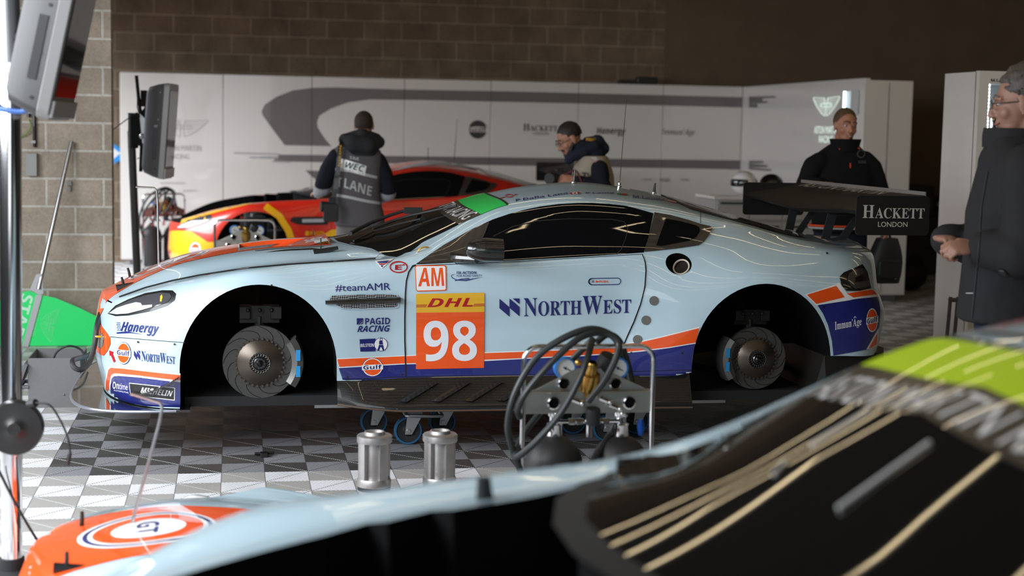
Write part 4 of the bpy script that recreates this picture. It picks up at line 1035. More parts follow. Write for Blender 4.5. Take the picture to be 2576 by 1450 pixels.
    for i in range(3):
        strip(dd, [(1046.5, 767+i*2.5), (1074-i*1.4, 766.6+i*2.5)], 1.2, M_REDTXT, .0066); strip(dd, [(1192-i*1.4, 764.8+i*2.5), (1218, 764.2+i*2.5)], 1.2, M_REDTXT, .0066)
    T(dd, sansb('98'), [(1065, 909.5), (1199.5, 908.5), (1199, 806.5), (1065, 806.5)], mat('cool_white_film', (.74, .76, .82), .4, coat=.5), .0068, 10)
    northwest(dd, (1256, 752, 50.5, 45, 0), [(1318, 797), (1587, 788), (1587.5, 743), (1317.5, 748)])
    cap = ell(1488, 709, 8, 8, 10, PI/2, PI*1.5)+ell(1553, 708, 8, 8, 10, -PI/2, PI/2)
    strip(dd, cap+[cap[0]], 1.8, M_NAVYTXT, .0036); strip(dd, ell(1488.5, 709, 7.6, 7.6, 10, PI/2, PI*1.5), 2.8, M_BLK, .004)
    T(dd, 'PUSH', [(1507.5, 711.7), (1529, 711.2), (1529, 705.6), (1507.5, 706)], M_ORANGE, .0036, bold=.015); P(dd, [(1497, 709), (1501, 705.5), (1501, 707.6), (1506, 707.4), (1506, 710), (1501, 710.2), (1501, 712)], M_ORANGE, .0036, 4)
    for i in (0, 1): strip(dd, [(1488, 707+i*3.4), (1494.5, 706.8+i*3.4)], 1.3, M_BLK, .0036)
    dd.build('door_livery', door)
    hood_livery(hood, '98')
    # side air outlet in the front wing
    d = Decal(); P(d, [(822, 764), (826, 750), (836, 742), (900, 739.5), (985, 738), (1000, 741.5), (1004, 750), (1004, 772), (997, 776), (900, 779.5), (860, 778.5), (845, 773)], mat('shaded_recess_blue', (.40, .54, .62), .4, coat=.6), .004, 9); P(d, [(828, 757), (834, 745), (900, 742), (985, 741), (998, 744), (1000, 753), (999, 770), (992, 773), (900, 776.5), (862, 775.5), (848, 769)], M_MESH, .0052, 9)  # flush surround: body blue darkened to stand in for the recess's shade
    v = d.build('side_vent', root)
    q = MB(); a = [SKIN.px(p)[0] for p in ((818, 761), (860, 759), (930, 757), (1006, 754.5))]
    q.tube([p+Vector((0, -.012, 0)) for p in a], [.010, .016], 8); q.build('vent_blade', M_CARB, v)
    # strap, antennas, hood fasteners
    b2 = MB(); b2.tube([SKIN.soft((1049, 634))[0]+Vector((0, -.01, 0)), SKIN.soft((1058, 628))[0]+Vector((0, -.03, .01)), SKIN.soft((1077, 622))[0]+Vector((0, -.01, 0))], .004, 8, smooth=6); b2.build('tow_strap', M_YEL, root)
    b2 = MB(); pp = onY(252, 848, YC-.45); b2.tube([pp+Vector((.05, 0, .0)), pp+Vector((-.02, -.02, .004)), pp+Vector((-.025, .05, .002)), pp+Vector((.04, .08, 0))], .006, 8, smooth=6); b2.build('tow_loop', M_YEL, root)
    for (p, h, r0, r1, mt, nm) in (((1558, 470), .50, .0022, .0016, M_BLK, 'whip_antenna'), ((1443, 461), .075, .008, .004, M_BLK, 'stub_antenna'), ((1645, 486), .062, .010, .004, M_BLK, 'stub_antenna')):
        q_ = SKIN.soft(p)
        base = q_[0]; an = MB(); an.tube([base, base+Vector((h*.055 if h > .2 else .006, 0, h*.97))], [r0, r1], 8)
        if h > .2: an.tube([base+Vector((h*.052, 0, h*.95)), base+Vector((h*.056, 0, h))], .004, 8)
        ao = an.build(nm, mt, root); f = MB(); f.lathe([(.014, 0), (.014, .006), (.008, .01), (.009, .022), (.006, .03), (.004, .034)] if h > .2 else [(.016, 0), (.014, .008), (.010, .01)], base, (0, 0, 1), 12); f.build('antenna_base', M_CHROME if h > .2 else M_STEEL, ao)
    pin(root, (312, 724), .055); pin(root, (327, 697), .05, plate=False)
    pin(root, (807, 636), .075, (0, 0), r=.003); pin(root, (788, 594), .05, (0, 0), plate=False, r=.003)
    p0 = SKIN.soft((399, 668))[0]; b2 = MB(); b2.tube([p0, p0+Vector((-.004, 0, .36)), p0+Vector((-.008, 0, .41)), p0+Vector((-.02, 0, .425)), p0+Vector((-.12, 0, .43))], .0055, 8); b2.build('pitot_rod', M_STEEL, root)
def ring(d, cx, r0, r1, m, off):
    n = 40; A = ell(cx, 0, r0, r0, n); B = ell(cx, 0, r1, r1, n)
    d.lay(A+B, [(i, (i+1) % n, n+(i+1) % n, n+i) for i in range(n)], m, SKIN.top, off, .03)
def hood_livery(hood, num, full=True):
    d = Decal()
    near = [(249, 760), (262, 738), (285, 720), (330, 697.5), (382, 679.5), (440, 664.5), (505, 651)]
    pts = [(p.x, p.y-YC) for p in hits(near)]
    W0 = abs(pts[-1][1])
    poly = [(-.71, -.40), (-.66, -.39)]+[(-.55, -.345), (-.4, -.315), (-.2, -.295), (0, -.285), (.01, -.25)]; far_ = [(x, -y) for x, y in reversed(poly)]
    P(d, poly+far_, M_ORANGE, .0022, .05, SKIN.top)
    for s_ in (-1, 1): P(d, [(0, s_*.285), (.02, s_*.24), (.50, s_*.265), (.505, s_*.31)], M_ORANGE, .0022, .05, SKIN.top)
    ring(d, -.36, .17, .215, M_WHITE, .003); ring(d, -.36, .185, .20, M_NAVY, .0036)
    P(d, ell(-.36, 0, .115, .115, 30), M_WHITE, .003, .03, SKIN.top)
    T(d, sansb('GT'), [(-.40, .075), (-.40, -.075), (-.33, -.075), (-.33, .075)], M_NAVY, .004, .03, cast=SKIN.top)
    d.build('hood_livery', hood)
    d = Decal()
    if full:
        for s_ in (-1, 1):
            P(d, [(-.01+.27, s_*.40), (.40, s_*.40), (.44, s_*.44), (.15, s_*.425)], M_BLK, .0026, .04, SKIN.top)
            strip(d, [(.10, s_*.345), (.46, s_*.36)], .014, M_CARB, .003, SKIN.top, .04)
        d.build('hood_slot', hood)
        b = MB(); n = [onY(660, 628, 8.5)]
        v = [(.20, -.248, .945), (.50, -.262, 1.012), (.50, .262, 1.012), (.20, .248, .945)]
        b.poly([(x, YC+y, z) for x, y, z in v]); pl = b.build('outlet_panel', M_ORANGE, hood)
        t_ = MB(); t_.text(sansb(num), (.375, YC+.10, 0), (0, -1, 0), (1, 0, 0), .20, .10); t_.v = [(x, y, .9455+(x-.20)*.2233+.002) for x, y, z in t_.v]; t_.build('lettering', M_WHITE, pl)
        t_ = MB(); t_.poly([(x, y, .9455+(x-.20)*.2233+.0015) for x, y in ((.42, YC-.25), (.49, YC-.255), (.49, YC-.06), (.42, YC-.06))]); t_.build('white_panel', M_WHITE, pl)
def livery_red(root, body, door):
    b = Decal()
    # yellow nose and sill sweep on the red body
    P(b, [(246, 800), (262, 800), (340, 812), (420, 868), (466, 868), (454, 1022), (367, 1020), (300, 1005), (262, 992), (240, 900)], M_YELR, .0034, 10)
    P(b, [(300, 748), (500, 694), (620, 672), (640, 678), (500, 712), (380, 742), (290, 780)], M_YELR, .0034, 10)
    strip(b, [(700, 690), (770, 740), (815, 810), (842, 900)], 34, M_YELR, .0036, None, 14)
    P(b, [(1020, 800), (1300, 770), (1600, 700), (1760, 690), (1700, 760), (1560, 800), (1562, 940), (870, 966), (850, 905)], M_YELR, .0034, 14)
    P(b, ell(360, 905, 26, 38), M_WHITE, .0044, 8); P(b, ell(360, 905, 21, 31), M_ORANGE, .005, 8); P(b, [(333, 892), (387, 897), (387, 916), (333, 911)], M_WHITE, .0056, 8); T(b, sansb('Gulf'), [(338, 910), (383, 914), (383, 899), (338, 895)], M_NAVYTXT, .0062)
    T(b, sansb('PAGID'), [(918, 830), (985, 829), (985, 808), (918, 809)], M_YELR); P(b, [(895, 809), (912, 809), (912, 830), (895, 830)], M_YELR, .0034, 6)
    P(b, [(1285, 515), (1380, 480), (1450, 462), (1560, 470), (1680, 500), (1600, 492), (1500, 478), (1400, 490)], M_GREYL, .003, 10)
    b.build('body_livery', body)
    d = Decal(); P(d, [(822, 764), (826, 750), (836, 742), (900, 739.5), (985, 738), (1000, 741.5), (1004, 750), (1004, 772), (997, 776), (900, 779.5), (860, 778.5), (845, 773)], M_DARK, .004, 9); P(d, [(880, 752), (985, 748), (985, 764), (880, 768)], M_GREYL, .0052, 9); d.build('side_vent', root)

# ---------------------------------------------------------------- the three cars
car = car_root('race_car', 'pale blue and orange race car number 98 raised on a dolly in the middle', (1.4, YC, 0))
body, door, hood = car_shell(car, M_BLUE)
glass_parts(car, M_GREEN, 'ASTON MARTIN RACING'); lamps(car); livery_main(car, body, door, hood)
mirror_part(car, M_CARB); aero_parts(car)
brake(car, (653.5, 911), 7.86, .184, 1, 'front'); brake(car, (1899, 901), 7.86, .166, -1, 'rear')
# ---------------------------------------------------------------- the two other cars, hoods off
_sideR = []
for x, y in reversed(_side):
    _sideR.append((x, -y))
def bay_outline(front):
    far = [(.745, .56), (.60, .53), (.37, .515), (.345, .60), (.24, .515), (.215, .60), (.12, .52), (-.10, .51), (-.38, .48)]
    nose = [(-.95, .44), (-.95, -.44)] if front else [(-.50, .40), (-.50, -.40)]
    near = [q for q in _side if q[0] > -.38]
    return [(x, YC+y) for x, y in near+[(.745, -.60), (.62, -.43), (.535, -.22), (.505, 0), (.535, .22), (.62, .40)]+far+nose]
def bay_parts(root, brace=True):
    b = MB(); b.slab((.12, YC, .52), (.55, .62, .20), .06); b.slab((.10, YC, .66), (.42, .34, .10), .05); b.tube([(-.2, YC-.28, .60), (-.42, YC-.2, .56), (-.5, YC, .55)], .05, 10, smooth=4)
    for s_ in (-1, 1): b.slab((.12, YC+s_*.5, .62), (.22, .14, .30), .04)
    b.build('engine', M_DARK, root, bevel=.008)
    b = MB(); b.tube([(-.38, YC+.12, .55), (-.15, YC+.26, .70), (.05, YC+.30, .66)], .042, 12, smooth=5); b.build('red_hose', mat('red_silicone_hose', (.30, .02, .012), .45), root)
    b = MB(); b.tube([(.52, YC+.18, .80), (.12, YC+.47, .80), (.10, YC+.5, .74)], .018, 12, smooth=3); b.tube([(.52, YC-.18, .80), (.12, YC-.47, .80), (.10, YC-.5, .74)], .018, 12, smooth=3); b.build('strut_brace', M_STEEL, root)
def bare_car(root, me_body, me_door, paint):
    body = mesh_part(me_body.copy(), 'body', [paint, M_WELL], root); door = mesh_part(me_door.copy(), 'door', [paint, M_WELL], root)
    bay_parts(root)
    return body, door
def shell_hood_off():
    me = BODY0.copy()
    me.materials.clear(); me.materials.append(M_BLUE); me.materials.append(M_WELL)
    cut = []
    for a_, b_ in ((YC-1.3, YC-.78), (YC+.78, YC+1.3)): cut += [prism(ARCH_F, 1, a_, b_), prism(ARCH_R, 1, a_, b_)]
    me = boolean(me, merge_cut(cut), 'DIFFERENCE'); me = boolean(me, prism(bay_outline(True), 2, .70, 2), 'DIFFERENCE'); me = boolean(me, prism(bay_outline(False), 2, .42, 2), 'DIFFERENCE')
    dr = boolean(me, prism(grow(DOOR, -.003), 1, YC-1.3, YC-.72), 'INTERSECT'); me = boolean(me, prism(DOOR, 1, YC-1.3, YC-.70), 'DIFFERENCE')
    return me, dr
SH_B, SH_D = shell_hood_off()
red = car_root('race_car', 'red and yellow race car with its hood off by the white wall panels', (1.47, 16.08, -.05))
rb, rd = bare_car(red, SH_B, SH_D, M_RED); glass_parts(red, mat('blue_visor_film', (.02, .10, .55), .3, coat=.6), 'ASTON MARTIN RACING', wipe=False); lamps(red); livery_red(red, rb, rd); mirror_part(red, M_RED); aero_parts(red)
for s_ in (0, 1):
    p_ = SKIN.soft((1558, 470) if s_ else (1443, 461))[0]; an = MB(); an.tube([p_, p_+Vector((.03 if s_ else 0, 0, .46 if s_ else .14))], [.004, .003], 8); an.build('whip_antenna' if s_ else 'stub_antenna', M_BLK, red)
Rf = Matrix.Rotation(math.radians(5.0), 3, 'Z') @ Matrix.Rotation(math.radians(-3.015), 3, 'Y') @ Matrix.Rotation(math.radians(-.2), 3, 'X')
lf = Vector((1.512, 2.552, .479))+Rf @ Vector((0, 0, -.5))
near_car = car_root('race_car', 'blurred nearest race car with lime visor strip and open engine bay', lf); near_car.rotation_euler = Rf.to_euler('XYZ')
nb, nd = bare_car(near_car, SH_B, SH_D, M_BLUE); nws = glass_parts(near_car, M_LIME, 'ASTON MARTIN RACING', wipe=False); aero_parts(near_car, wing=False)
for root_ in (near_car, red):
    d = Decal(); strip(d, [(.79, -.66), (.70, -.56), (.60, -.40), (.535, -.20), (.51, 0), (.535, .20), (.60, .40), (.70, .56), (.79, .66)], .10, M_DARK, .002, SKIN.top, .04); d.build('cowl', root_)
d = Decal()
strip(d, [(1.46, -.40), (1.47, 0), (1.46, .40)], .02, M_BLK, .003, SKIN.top, .05)
T(d, sansb('P.Dalla Lana'), [(1.50, .44), (1.75, .46), (1.75, .40), (1.50, .38)], M_REDTXT, .004, .04, cast=SKIN.top)
d.build('roof_lettering', nb)
b = MB(); b.tube([(.47, YC+.66, .90), (.47, YC+.66, .985)], [.022, .014], 10); b.build('hood_pin', M_DARK, near_car)
b = MB()
for (x0, x1, y0) in ((.95, 1.10, .12), (.86, 1.06, -.16), (.83, .88, .02)):
    b = MB(); p0, p1 = SKIN.top((x0, y0)), SKIN.top((x1, y0+.06)); b.tube([p0[0]+p0[1]*.006, p1[0]+p1[1]*.006], .004, 6); b.build('windscreen_streak', M_WHITE, nws)  # thin white streaks lying along the windscreen
for car_, c_x, c_y, h_, lab_ in ((0, 1.45, 16.08, .178, 'low grey dolly under the red and yellow car'), (1, 1.5, 2.6, .13, 'low grey dolly under the nearest blurred car')):
    t_ = thing('car_dolly', lab_, 'dolly', (c_x, c_y, 0), 'dollies under the cars'); b = MB(); b.box((c_x, c_y, h_-.03), (2.0, 1.1, .03)); b.build('deck', M_STEEL, t_)
    for ex in (-.85, .85):
        for ey in (-.45, .45): b = MB(); b.lathe([(0, -.02), (.045, -.02), (.045, .02), (0, .02)], (c_x+ex, c_y+ey, .045), (0, 1, 0), 20); b.box((c_x+ex, c_y+ey, (h_-.03+.05)/2), (.03, .05, h_-.08)); b.build('caster', M_RUB, t_)
# the near car's hood lies on a low black stand beyond it
rh = dup_tree(hood); rh.name = 'removed_hood'; 
_hm = Matrix.Translation((-.66, 5.22, .235)) @ Matrix.Rotation(math.radians(15.5), 4, 'Y') @ Matrix.Translation((.71, -YC, -.72))
rh.location = _hm.to_translation(); rh.rotation_euler = _hm.to_euler()
tag(rh, 'loose pale blue hood with orange stripe lying beyond the nearest car', 'car hood')
for o_ in list(rh.children):
    if o_.name.startswith('outlet_panel'):
        for c2 in list(o_.children): bpy.data.objects.remove(c2)
        bpy.data.objects.remove(o_)
for src in ('pitot_rod', 'hood_pin', 'hood_pin.001'):
    c2 = bpy.data.objects[src].copy(); COL.objects.link(c2); c2.parent = rh; c2.matrix_parent_inverse = Matrix()
b = MB()
for X, h_ in ((-.42, .17), (.40, .11)):
    b.tube([(X, 4.75, .018), (X, 5.7, .018)], .018, 8)
    for Y in (4.8, 5.65): b.tube([(X, Y, .018), (X, Y, h_)], .018, 8)
    b.tube([(X, 4.75, h_), (X, 5.7, h_)], .018, 8)
b.tube([(-.42, 5.2, .018), (.40, 5.2, .018)], .015, 8)
tag(b.build('hood_stand', M_DARK), 'low black tube stand under the loose blue hood', 'stand')
b = MB(); b.ball((-.150, 6.03, .095), (.118, .13, .105), 24, 14); b.tube([(-.150+.118*math.cos(a), 6.03+.13*math.sin(a), .085) for a in [2*PI*k/24 for k in range(24)]], .005, 6, closed=True)
o = b.build('helmet', mat('white_gloss', (.75, .74, .74), .2, coat=1)); tag(o, 'white domed helmet on the floor behind the loose hood', 'helmet')

# ---------------------------------------------------------------- floor things round the main car
# dolly with blue casters under the main car
dl = thing('car_dolly', 'low dolly with blue caster wheels under the pale blue car', 'dolly', (1.3, 8.6, 0))
b = MB(); b.box((1.5, 8.6, .195), (2.2, 1.2, .035)); b.build('deck', M_STEEL, dl)
b = MB(); p0, p1 = onY(1022, 1046, 7.86), onY(1112, 1046, 7.86); ring_ = [(p0.x+.012, 7.86, p0.z+.008), (p1.x-.012, 7.86, p1.z+.008), (p1.x, 7.9, p1.z), (p1.x-.012, 7.86, p1.z-.008), (p0.x+.012, 7.86, p0.z-.008), (p0.x, 7.9, p0.z)]
b.tube([(p0.x, 8.05, p0.z), (p0.x, 7.88, p0.z), (p0.x+.02, 7.85, p0.z), (p1.x-.02, 7.85, p1.z), (p1.x, 7.88, p1.z), (p1.x, 8.05, p1.z)], .010, 10, smooth=4); b.build('pull_handle', M_STEEL, dl)
M_BLUEW = mat('blue_caster_tyre', (.015, .10, .22), .45); M_ZINC = mat('zinc_plate', (.52, .54, .55), .38, metal=.9)
for (px_, py_) in ((940, 1094), (1026, 1118), (1112, 1094), (1525, 1112), (1598, 1092), (1440, 1092)):
    q = onZ(px_, py_); r_ = .073; c = Vector((q.x, max(q.y, 7.9), r_))
    w_ = MB(); w_.lathe([(r_-.012, -.016), (r_-.003, -.016), (r_, -.010), (r_, .010), (r_-.003, .016), (r_-.012, .016)], c, (0, -1, 0), 36)
    tyre = w_.build('caster_tyre', M_BLUEW, dl)
    w_ = MB(); w_.lathe([(r_-.012, -.016), (r_-.014, -.010), (.03, -.008), (.022, -.018), (0, -.018)], c, (0, -1, 0), 30); w_.lathe([(r_-.012, .016), (r_-.014, .010), (.03, .008), (.022, .018), (0, .018)], c, (0, -1, 0), 30); w_.build('wheel_core', M_RUB, tyre)
    k_ = MB()
    for s_ in (-1, 1):
        k_.extr([(-.018, -.018), (.018, -.018), (.072, .085), (.072, .11), (-.004, .11)], c+Vector((0, s_*.024, 0)), .004, 0, 2, 1)
    k_.box(c+Vector((.035, 0, .108)), (.08, .055, .006)); k_.lathe([(0, .034), (.010, .034), (.012, .026)], c, (0, -1, 0), 12); k_.build('caster_fork', M_ZINC, dl)
# the two air jacks standing in front
def jack(x, y, lab):
    t_ = thing('air_jack', lab, 'jack', (x, y, 0), 'silver air jack cylinders on the floor'); o = Vector((x, y, 0))
    b = MB(); b.lathe([(0, 0), (.070, 0), (.072, .02), (.068, .118), (.066, .12), (0, .12)], o, (0, 0, 1), 40)
    for k in range(8): a = 2*PI*k/8+.2; b.box(o+Vector((math.cos(a)*.068, math.sin(a)*.068, .06)), (.010, .012, .10), Matrix.Rotation(a, 3, 'Z'))
    b.build('lower_body', M_ALU, t_)
    b = MB(); b.lathe([(.0695, .118), (.0695, .134)], o, (0, 0, 1), 40); b.build('rubber_ring', M_RUB, t_)
    b = MB(); b.lathe([(0, .134), (.071, .134), (.071, .158), (.068, .166), (.046, .168), (.046, .318), (.072, .318), (.0735, .322), (.0735, .345), (.068, .350), (.044, .351), (.042, .363), (.036, .364), (.036, .354), (0, .354)], o, (0, 0, 1), 40)
    for k in range(4):
        a0 = 2*PI*k/4+.25; b.lathe([(.046, .166), (.070, .166), (.071, .318), (.046, .318)], o, (0, 0, 1), 8, a0, a0+.62)
        for e in (0, 1):
            a = a0+e*.62; dr_ = Vector((math.cos(a), math.sin(a), 0)); 
            x_, y_, _ = frame_from((0, 0, 1)); dr_ = x_*math.cos(a)+y_*math.sin(a)
            b.poly([o+dr_*.046+Vector((0, 0, .166)), o+dr_*.0705+Vector((0, 0, .166)), o+dr_*.0705+Vector((0, 0, .318)), o+dr_*.046+Vector((0, 0, .318))])
    b.build('cage', M_ALU, t_, angle=40)
q = onY(942, 1110, 6.42); jack(q.x, 6.42, 'left silver air jack cylinder standing on the chequered floor')
q = onY(1107, 1110, 6.42); jack(q.x, 6.42, 'right silver air jack cylinder next to the bottle trolley')
# bottle trolleys: made once at its real place, copied for the two behind
TY = 5.5
def trolley():
    f = lambda x, y, dy=0.0: onY(x, y, TY+dy)
    X0, X1 = f(1316, 1000).x, f(1641, 1000).x; cx = (X0+X1)/2
    t_ = thing('gas_bottle_trolley', '', 'trolley', (cx, TY, 0), 'gas bottle trolleys with black bottles')
    b = MB(); zt = f(1480, 872).z; r_ = .0095; k = .055
    arcp = [(k-k*math.cos(a), k*math.sin(a)-k) for a in [PI/2*i/7 for i in range(8)]]; b.tube([(X0, TY, .03)]+[(X0+u, TY, zt+v) for u, v in arcp]+[(X1-u, TY, zt+v) for u, v in reversed(arcp)]+[(X1, TY, .03)], r_, 12)
    b.tube([(X0, TY, .10), (X0, TY+.20, .10), (X1, TY+.20, .10), (X1, TY, .10)], r_, 8); b.tube([(X0, TY+.2, .03), (X0, TY+.2, .12)], r_, 8); b.tube([(X1, TY+.2, .03), (X1, TY+.2, .12)], r_, 8)
    b.box((cx, TY+.1, .06), (X1-X0, .24, .02)); b.build('frame', M_CHROME, t_)
    for X in (X0, X1):
        b = MB(); b.lathe([(0, -.012), (.03, -.012), (.03, .012), (0, .012)], (X, TY+.2, .03), (1, 0, 0), 18); b.build('wheel', M_RUB, t_)
        b = MB(); b.lathe([(0, 0), (.014, 0), (.012, .04)], (X, TY, 0), (0, 0, 1), 12); b.build('foot', M_RUB, t_)
    z_ = lambda y: f(1480, y).z
    a = [(X0+.025, z_(988)), (X1-.005, z_(988)), (X1-.005, z_(1040)), (X0+.005, z_(1040)), (X0+.005, z_(988))]
    b = MB(); b.extr(a, (0, TY+.005, 0), .012, 0, 2, 1); b.extr([(X0+.04, z_(986)), (X1-.01, z_(986)), (f(1520, 900).x, z_(930)), (f(1455, 900).x, z_(930))], (0, TY+.03, 0), .008, 0, 2, 1); b.box((cx, TY+.02, z_(987)), (X1-X0, .05, .006)); pl = b.build('manifold_plate', M_STEELW, t_, bevel=.002)
    for i, (x, y, rr) in enumerate(((1420, 968, 15), (1550, 968, 15), (1391, 1014, 16), (1581, 1013, 16))):
        c = f(x, y); b = MB(); R_ = rr*TY/FPX
        b.lathe([(R_, -.002), (R_*1.08, .010), (R_*.84, .012), (R_*.80, -.004)], c+Vector((0, -.004 if i > 1 else .022, 0)), (0, -1, 0), 24); b.build('port_ring', M_CHROME, pl)
        b = MB(); b.lathe([(R_*.84, .003), (0, .003)], c+Vector((0, -.004 if i > 1 else .022, 0)), (0, -1, 0), 24); b.build('port_bore', M_WELL, pl)
    for x, y in ((1421, 926), (1553, 926)):
        c = f(x, y, .04); g_ = MB(); g_.lathe([(.040, -.02), (.042, 0), (.040, .012), (.034, .014), (.034, .006)], c, (0, -1, 0), 32); gg = g_.build('gauge', mat('gauge_blue', (.02, .18, .55), .35), t_)
        g_ = MB(); g_.lathe([(.034, .007), (0, .007)], c, (0, -1, 0), 28); dial = g_.build('dial', mat('dial_white', (.66, .66, .62), .3, coat=.5), gg)
        g_ = MB(); g_.box(c+Vector((.006, -.0085, -.003)), (.032, .002, .003), Matrix.Rotation(.45, 3, 'Y')); g_.lathe([(.005, .011), (0, .011)], c, (0, -1, 0), 10); g_.build('needle', M_BLK, dial)
    c = f(1487, 940, -.01); b = MB(); b.lathe([(.016, .10), (.022, .09), (.022, .055), (.034, .05), (.036, .01), (.030, -.03), (.022, -.05)], c+Vector((0, .02, -.05)), Vector((0, -.35, 1)), 20); b.ball(f(1455, 913), .014, 12, 8); b.build('regulator', M_BRASS, t_)
    b = MB(); c = f(1525, 912, .05); b.lathe([(.0, .03), (.032, .03), (.036, .015), (.036, -.03)], c, Vector((.3, -.4, 1)), 14); b.build('knob', M_RUB, t_)
    for x in (1408, 1577):
        c = f(x, 1118); bb = MB(); R_ = .108; prof = [(0, -.66), (.09, -.66), (R_, -.62), (R_, -.10)]+[(R_*math.cos(PI/2*k/10), -.10+.115*math.sin(PI/2*k/10)) for k in range(1, 9)]+[(.030, .012)]
        z0 = c.z; prof = [(r, max(h, -z0+.07)) for r, h in prof]
        bb.lathe(prof, (c.x, TY+.10, z0), (0, 0, 1), 36); bo = bb.build('gas_bottle', mat('black_bottle', (.020, .018, .018), .55, bump=.05), t_)
        bb = MB(); bb.lathe([(.042, -.006), (.030, .008), (.027, .050), (.030, .056), (.020, .060), (.020, .085), (.026, .088), (.026, .118), (.014, .122), (.014, .135), (0, .136)], (c.x, TY+.10, z0), (0, 0, 1), 20); bb.ball((c.x, TY+.06, z0+.10), .015, 10, 8); bb.build('valve', M_CHROME, bo)
    b = MB(); z1 = z_(1071); xa, xb = f(1415, 1071).x, f(1570, 1071).x; b.tube([(xa, TY+.08, z1), (xb, TY+.08, z1)], .008, 10)
    for u_ in (.22, .35, .64, .78): b.tube([(xa+(xb-xa)*u_-.012, TY+.08, z1), (xa+(xb-xa)*u_+.012, TY+.08, z1)], .013, 6)
    b.tube([(xa+(xb-xa)*.5, TY+.06, z1+.05), (xa+(xb-xa)*.5, TY+.06, z1-.055)], [.011, .014], 10); b.tube([(xa+(xb-xa)*.42, TY+.05, z1+.05), (xa+(xb-xa)*.5, TY+.06, z1+.01)], .005, 8)
    for x, y in ((1450, 1008), (1520, 1005), (1545, 1022)): b.tube([f(x-12, y-3, -.02), f(x+8, y+5, -.02)], .010, 8); b.ball(f(x+14, y+8, -.02), .012, 10, 8)
    b.build('pipework', M_CHROME, t_)
    b = MB(); c = f(1492, 1048, -.02); b.lathe([(0, .03), (.024, .03), (.026, .02), (.026, -.03), (0, -.03)], c, Vector((0, -.2, 1)), 14); b.build('black_knob', M_RUB, t_)
    b = MB(); c = f(1612, 1075, .05); b.tube([c+Vector((0, 0, .03)), c, c+Vector((0, 0, -.03))], [.010, .015, .009], 12); b.build('blue_fitting', mat('blue_fitting', (.01, .08, .40), .3, metal=.5), t_)
    return t_, cx
t1, tcx = trolley(); t1['label'] = 'gas bottle trolley with coiled black hose before the middle car door'
def hose(root, pts, r=.0125, name='hose', m=None):
    b = MB(); b.tube(pts, r, 10, smooth=8); return b.build(name, m or M_HOSE, root)
f_ = lambda x, y, dy=0.0: onY(x, y, TY+dy)
hose(t1, [f_(1315, 1200, .0), f_(1286, 1120, -.02), f_(1278, 1060, -.04), f_(1300, 980, -.05), f_(1350, 900, -.05), f_(1420, 850, -.06), f_(1490, 828, -.05), f_(1545, 850, -.02), f_(1562, 900, .05), f_(1560, 960, .08)])
hose(t1, [f_(1480, 1010, -.03), f_(1520, 960, -.07), f_(1550, 900, -.08), f_(1555, 862, -.06), f_(1520, 838, -.05), f_(1460, 850, -.08), f_(1390, 910, -.10), f_(1325, 985, -.10), f_(1303, 1030, -.08), f_(1308, 1050, -.05)])
hose(t1, [f_(1490, 855, .0), f_(1478, 900, -.09), f_(1455, 960, -.12), f_(1410, 1040, -.12), f_(1350, 1110, -.10), f_(1305, 1148, -.06), f_(1298, 1140, -.02), f_(1320, 1090, .05), f_(1365, 1030, .1)])
hose(t1, [f_(1490, 856, .0), f_(1450, 895, .06), f_(1420, 930, .10), f_(1400, 985, .12)])
hose(t1, [f_(1500, 862, .02), f_(1530, 842, .03), f_(1560, 862, .06), f_(1580, 920, .10), f_(1590, 965, .09), f_(1605, 985, .06)])
hose(t1, [f_(1560, 1040, .1), f_(1530, 1100, .1), f_(1490, 1160, .02), f_(1460, 1190, .0), f_(1440, 1230, .0)])
t2 = dup_tree(t1); t2.location = (onY(616, 600, 12.9).x, 12.9, -.0); t2['label'] = 'gas bottle trolley with two blue gauges before the red car wheel arch'
for o_ in list(t2.children):
    if o_.name.startswith('hose'): bpy.data.objects.remove(o_)
t3 = dup_tree(t1); t3.location = (onY(413, 560, 17.5).x, 17.5, 0); t3.rotation_euler = (0, 0, .45); t3['label'] = 'gas bottle trolley beside the wall panels behind the monitor stand'

# START board leaning on the dividing wall
BY = 11.62
bd = thing('start_board', 'green START board on a silver pole leaning on the block wall', 'sign board', (-1.25, BY, 0))
def bp(x, y): p = onY(x, y, BY); return (p.x, p.z)
shape = [bp(*p) for p in ((97, 741), (140, 750), (200, 775), (262, 806), (262, 870), (240, 871.5), (140, 873), (40, 875), (-40, 877), (-70, 870), (-50, 800), (0, 755), (48, 736), (75, 732))]
mz = min(z for _, z in shape); shape = [(x, max(z, .004)) for x, z in shape]
b = MB(); b.extr(shape, (0, BY, 0), .012, 0, 2, 1); gb = b.build('board', mat('signal_green', (.0, .78, .16), .45, coat=.2), bd)
b = MB(); g_ = [bp(*p) for p in ((91, 742), (107, 742), (72, 872), (57, 872))]; b.extr(g_, (0, BY-.012, 0), .01, 0, 2, 1); b.extr([bp(*p) for p in ((76, 728), (92, 690), (106, 688), (110, 738), (100, 742))], (0, BY-.02, 0), .006, 0, 2, 1); b.build('bracket', mat('galvanised_bracket', (.42, .42, .43), .45, metal=.7), bd)
b = MB(); b.tube([onY(97, 728, BY-.03), onY(180, 356, 11.86)], .0155, 14); b.build('pole', M_ALU if False else M_STEEL, bd)
Tq = bp(82, 738); Bq = bp(48, 868); dv = Vector((Bq[0]-Tq[0], 0, Bq[1]-Tq[1])).normalized(); up = Vector((-dv.z, 0, dv.x))
t_ = MB(); t_.text(sansb('START'), Vector((bp(53, 738)[0]+.005, BY-.0075, bp(53, 738)[1])), dv, up, .39, .085); t_.build('lettering', mat('mint_lettering', (.62, .90, .72), .5), gb)
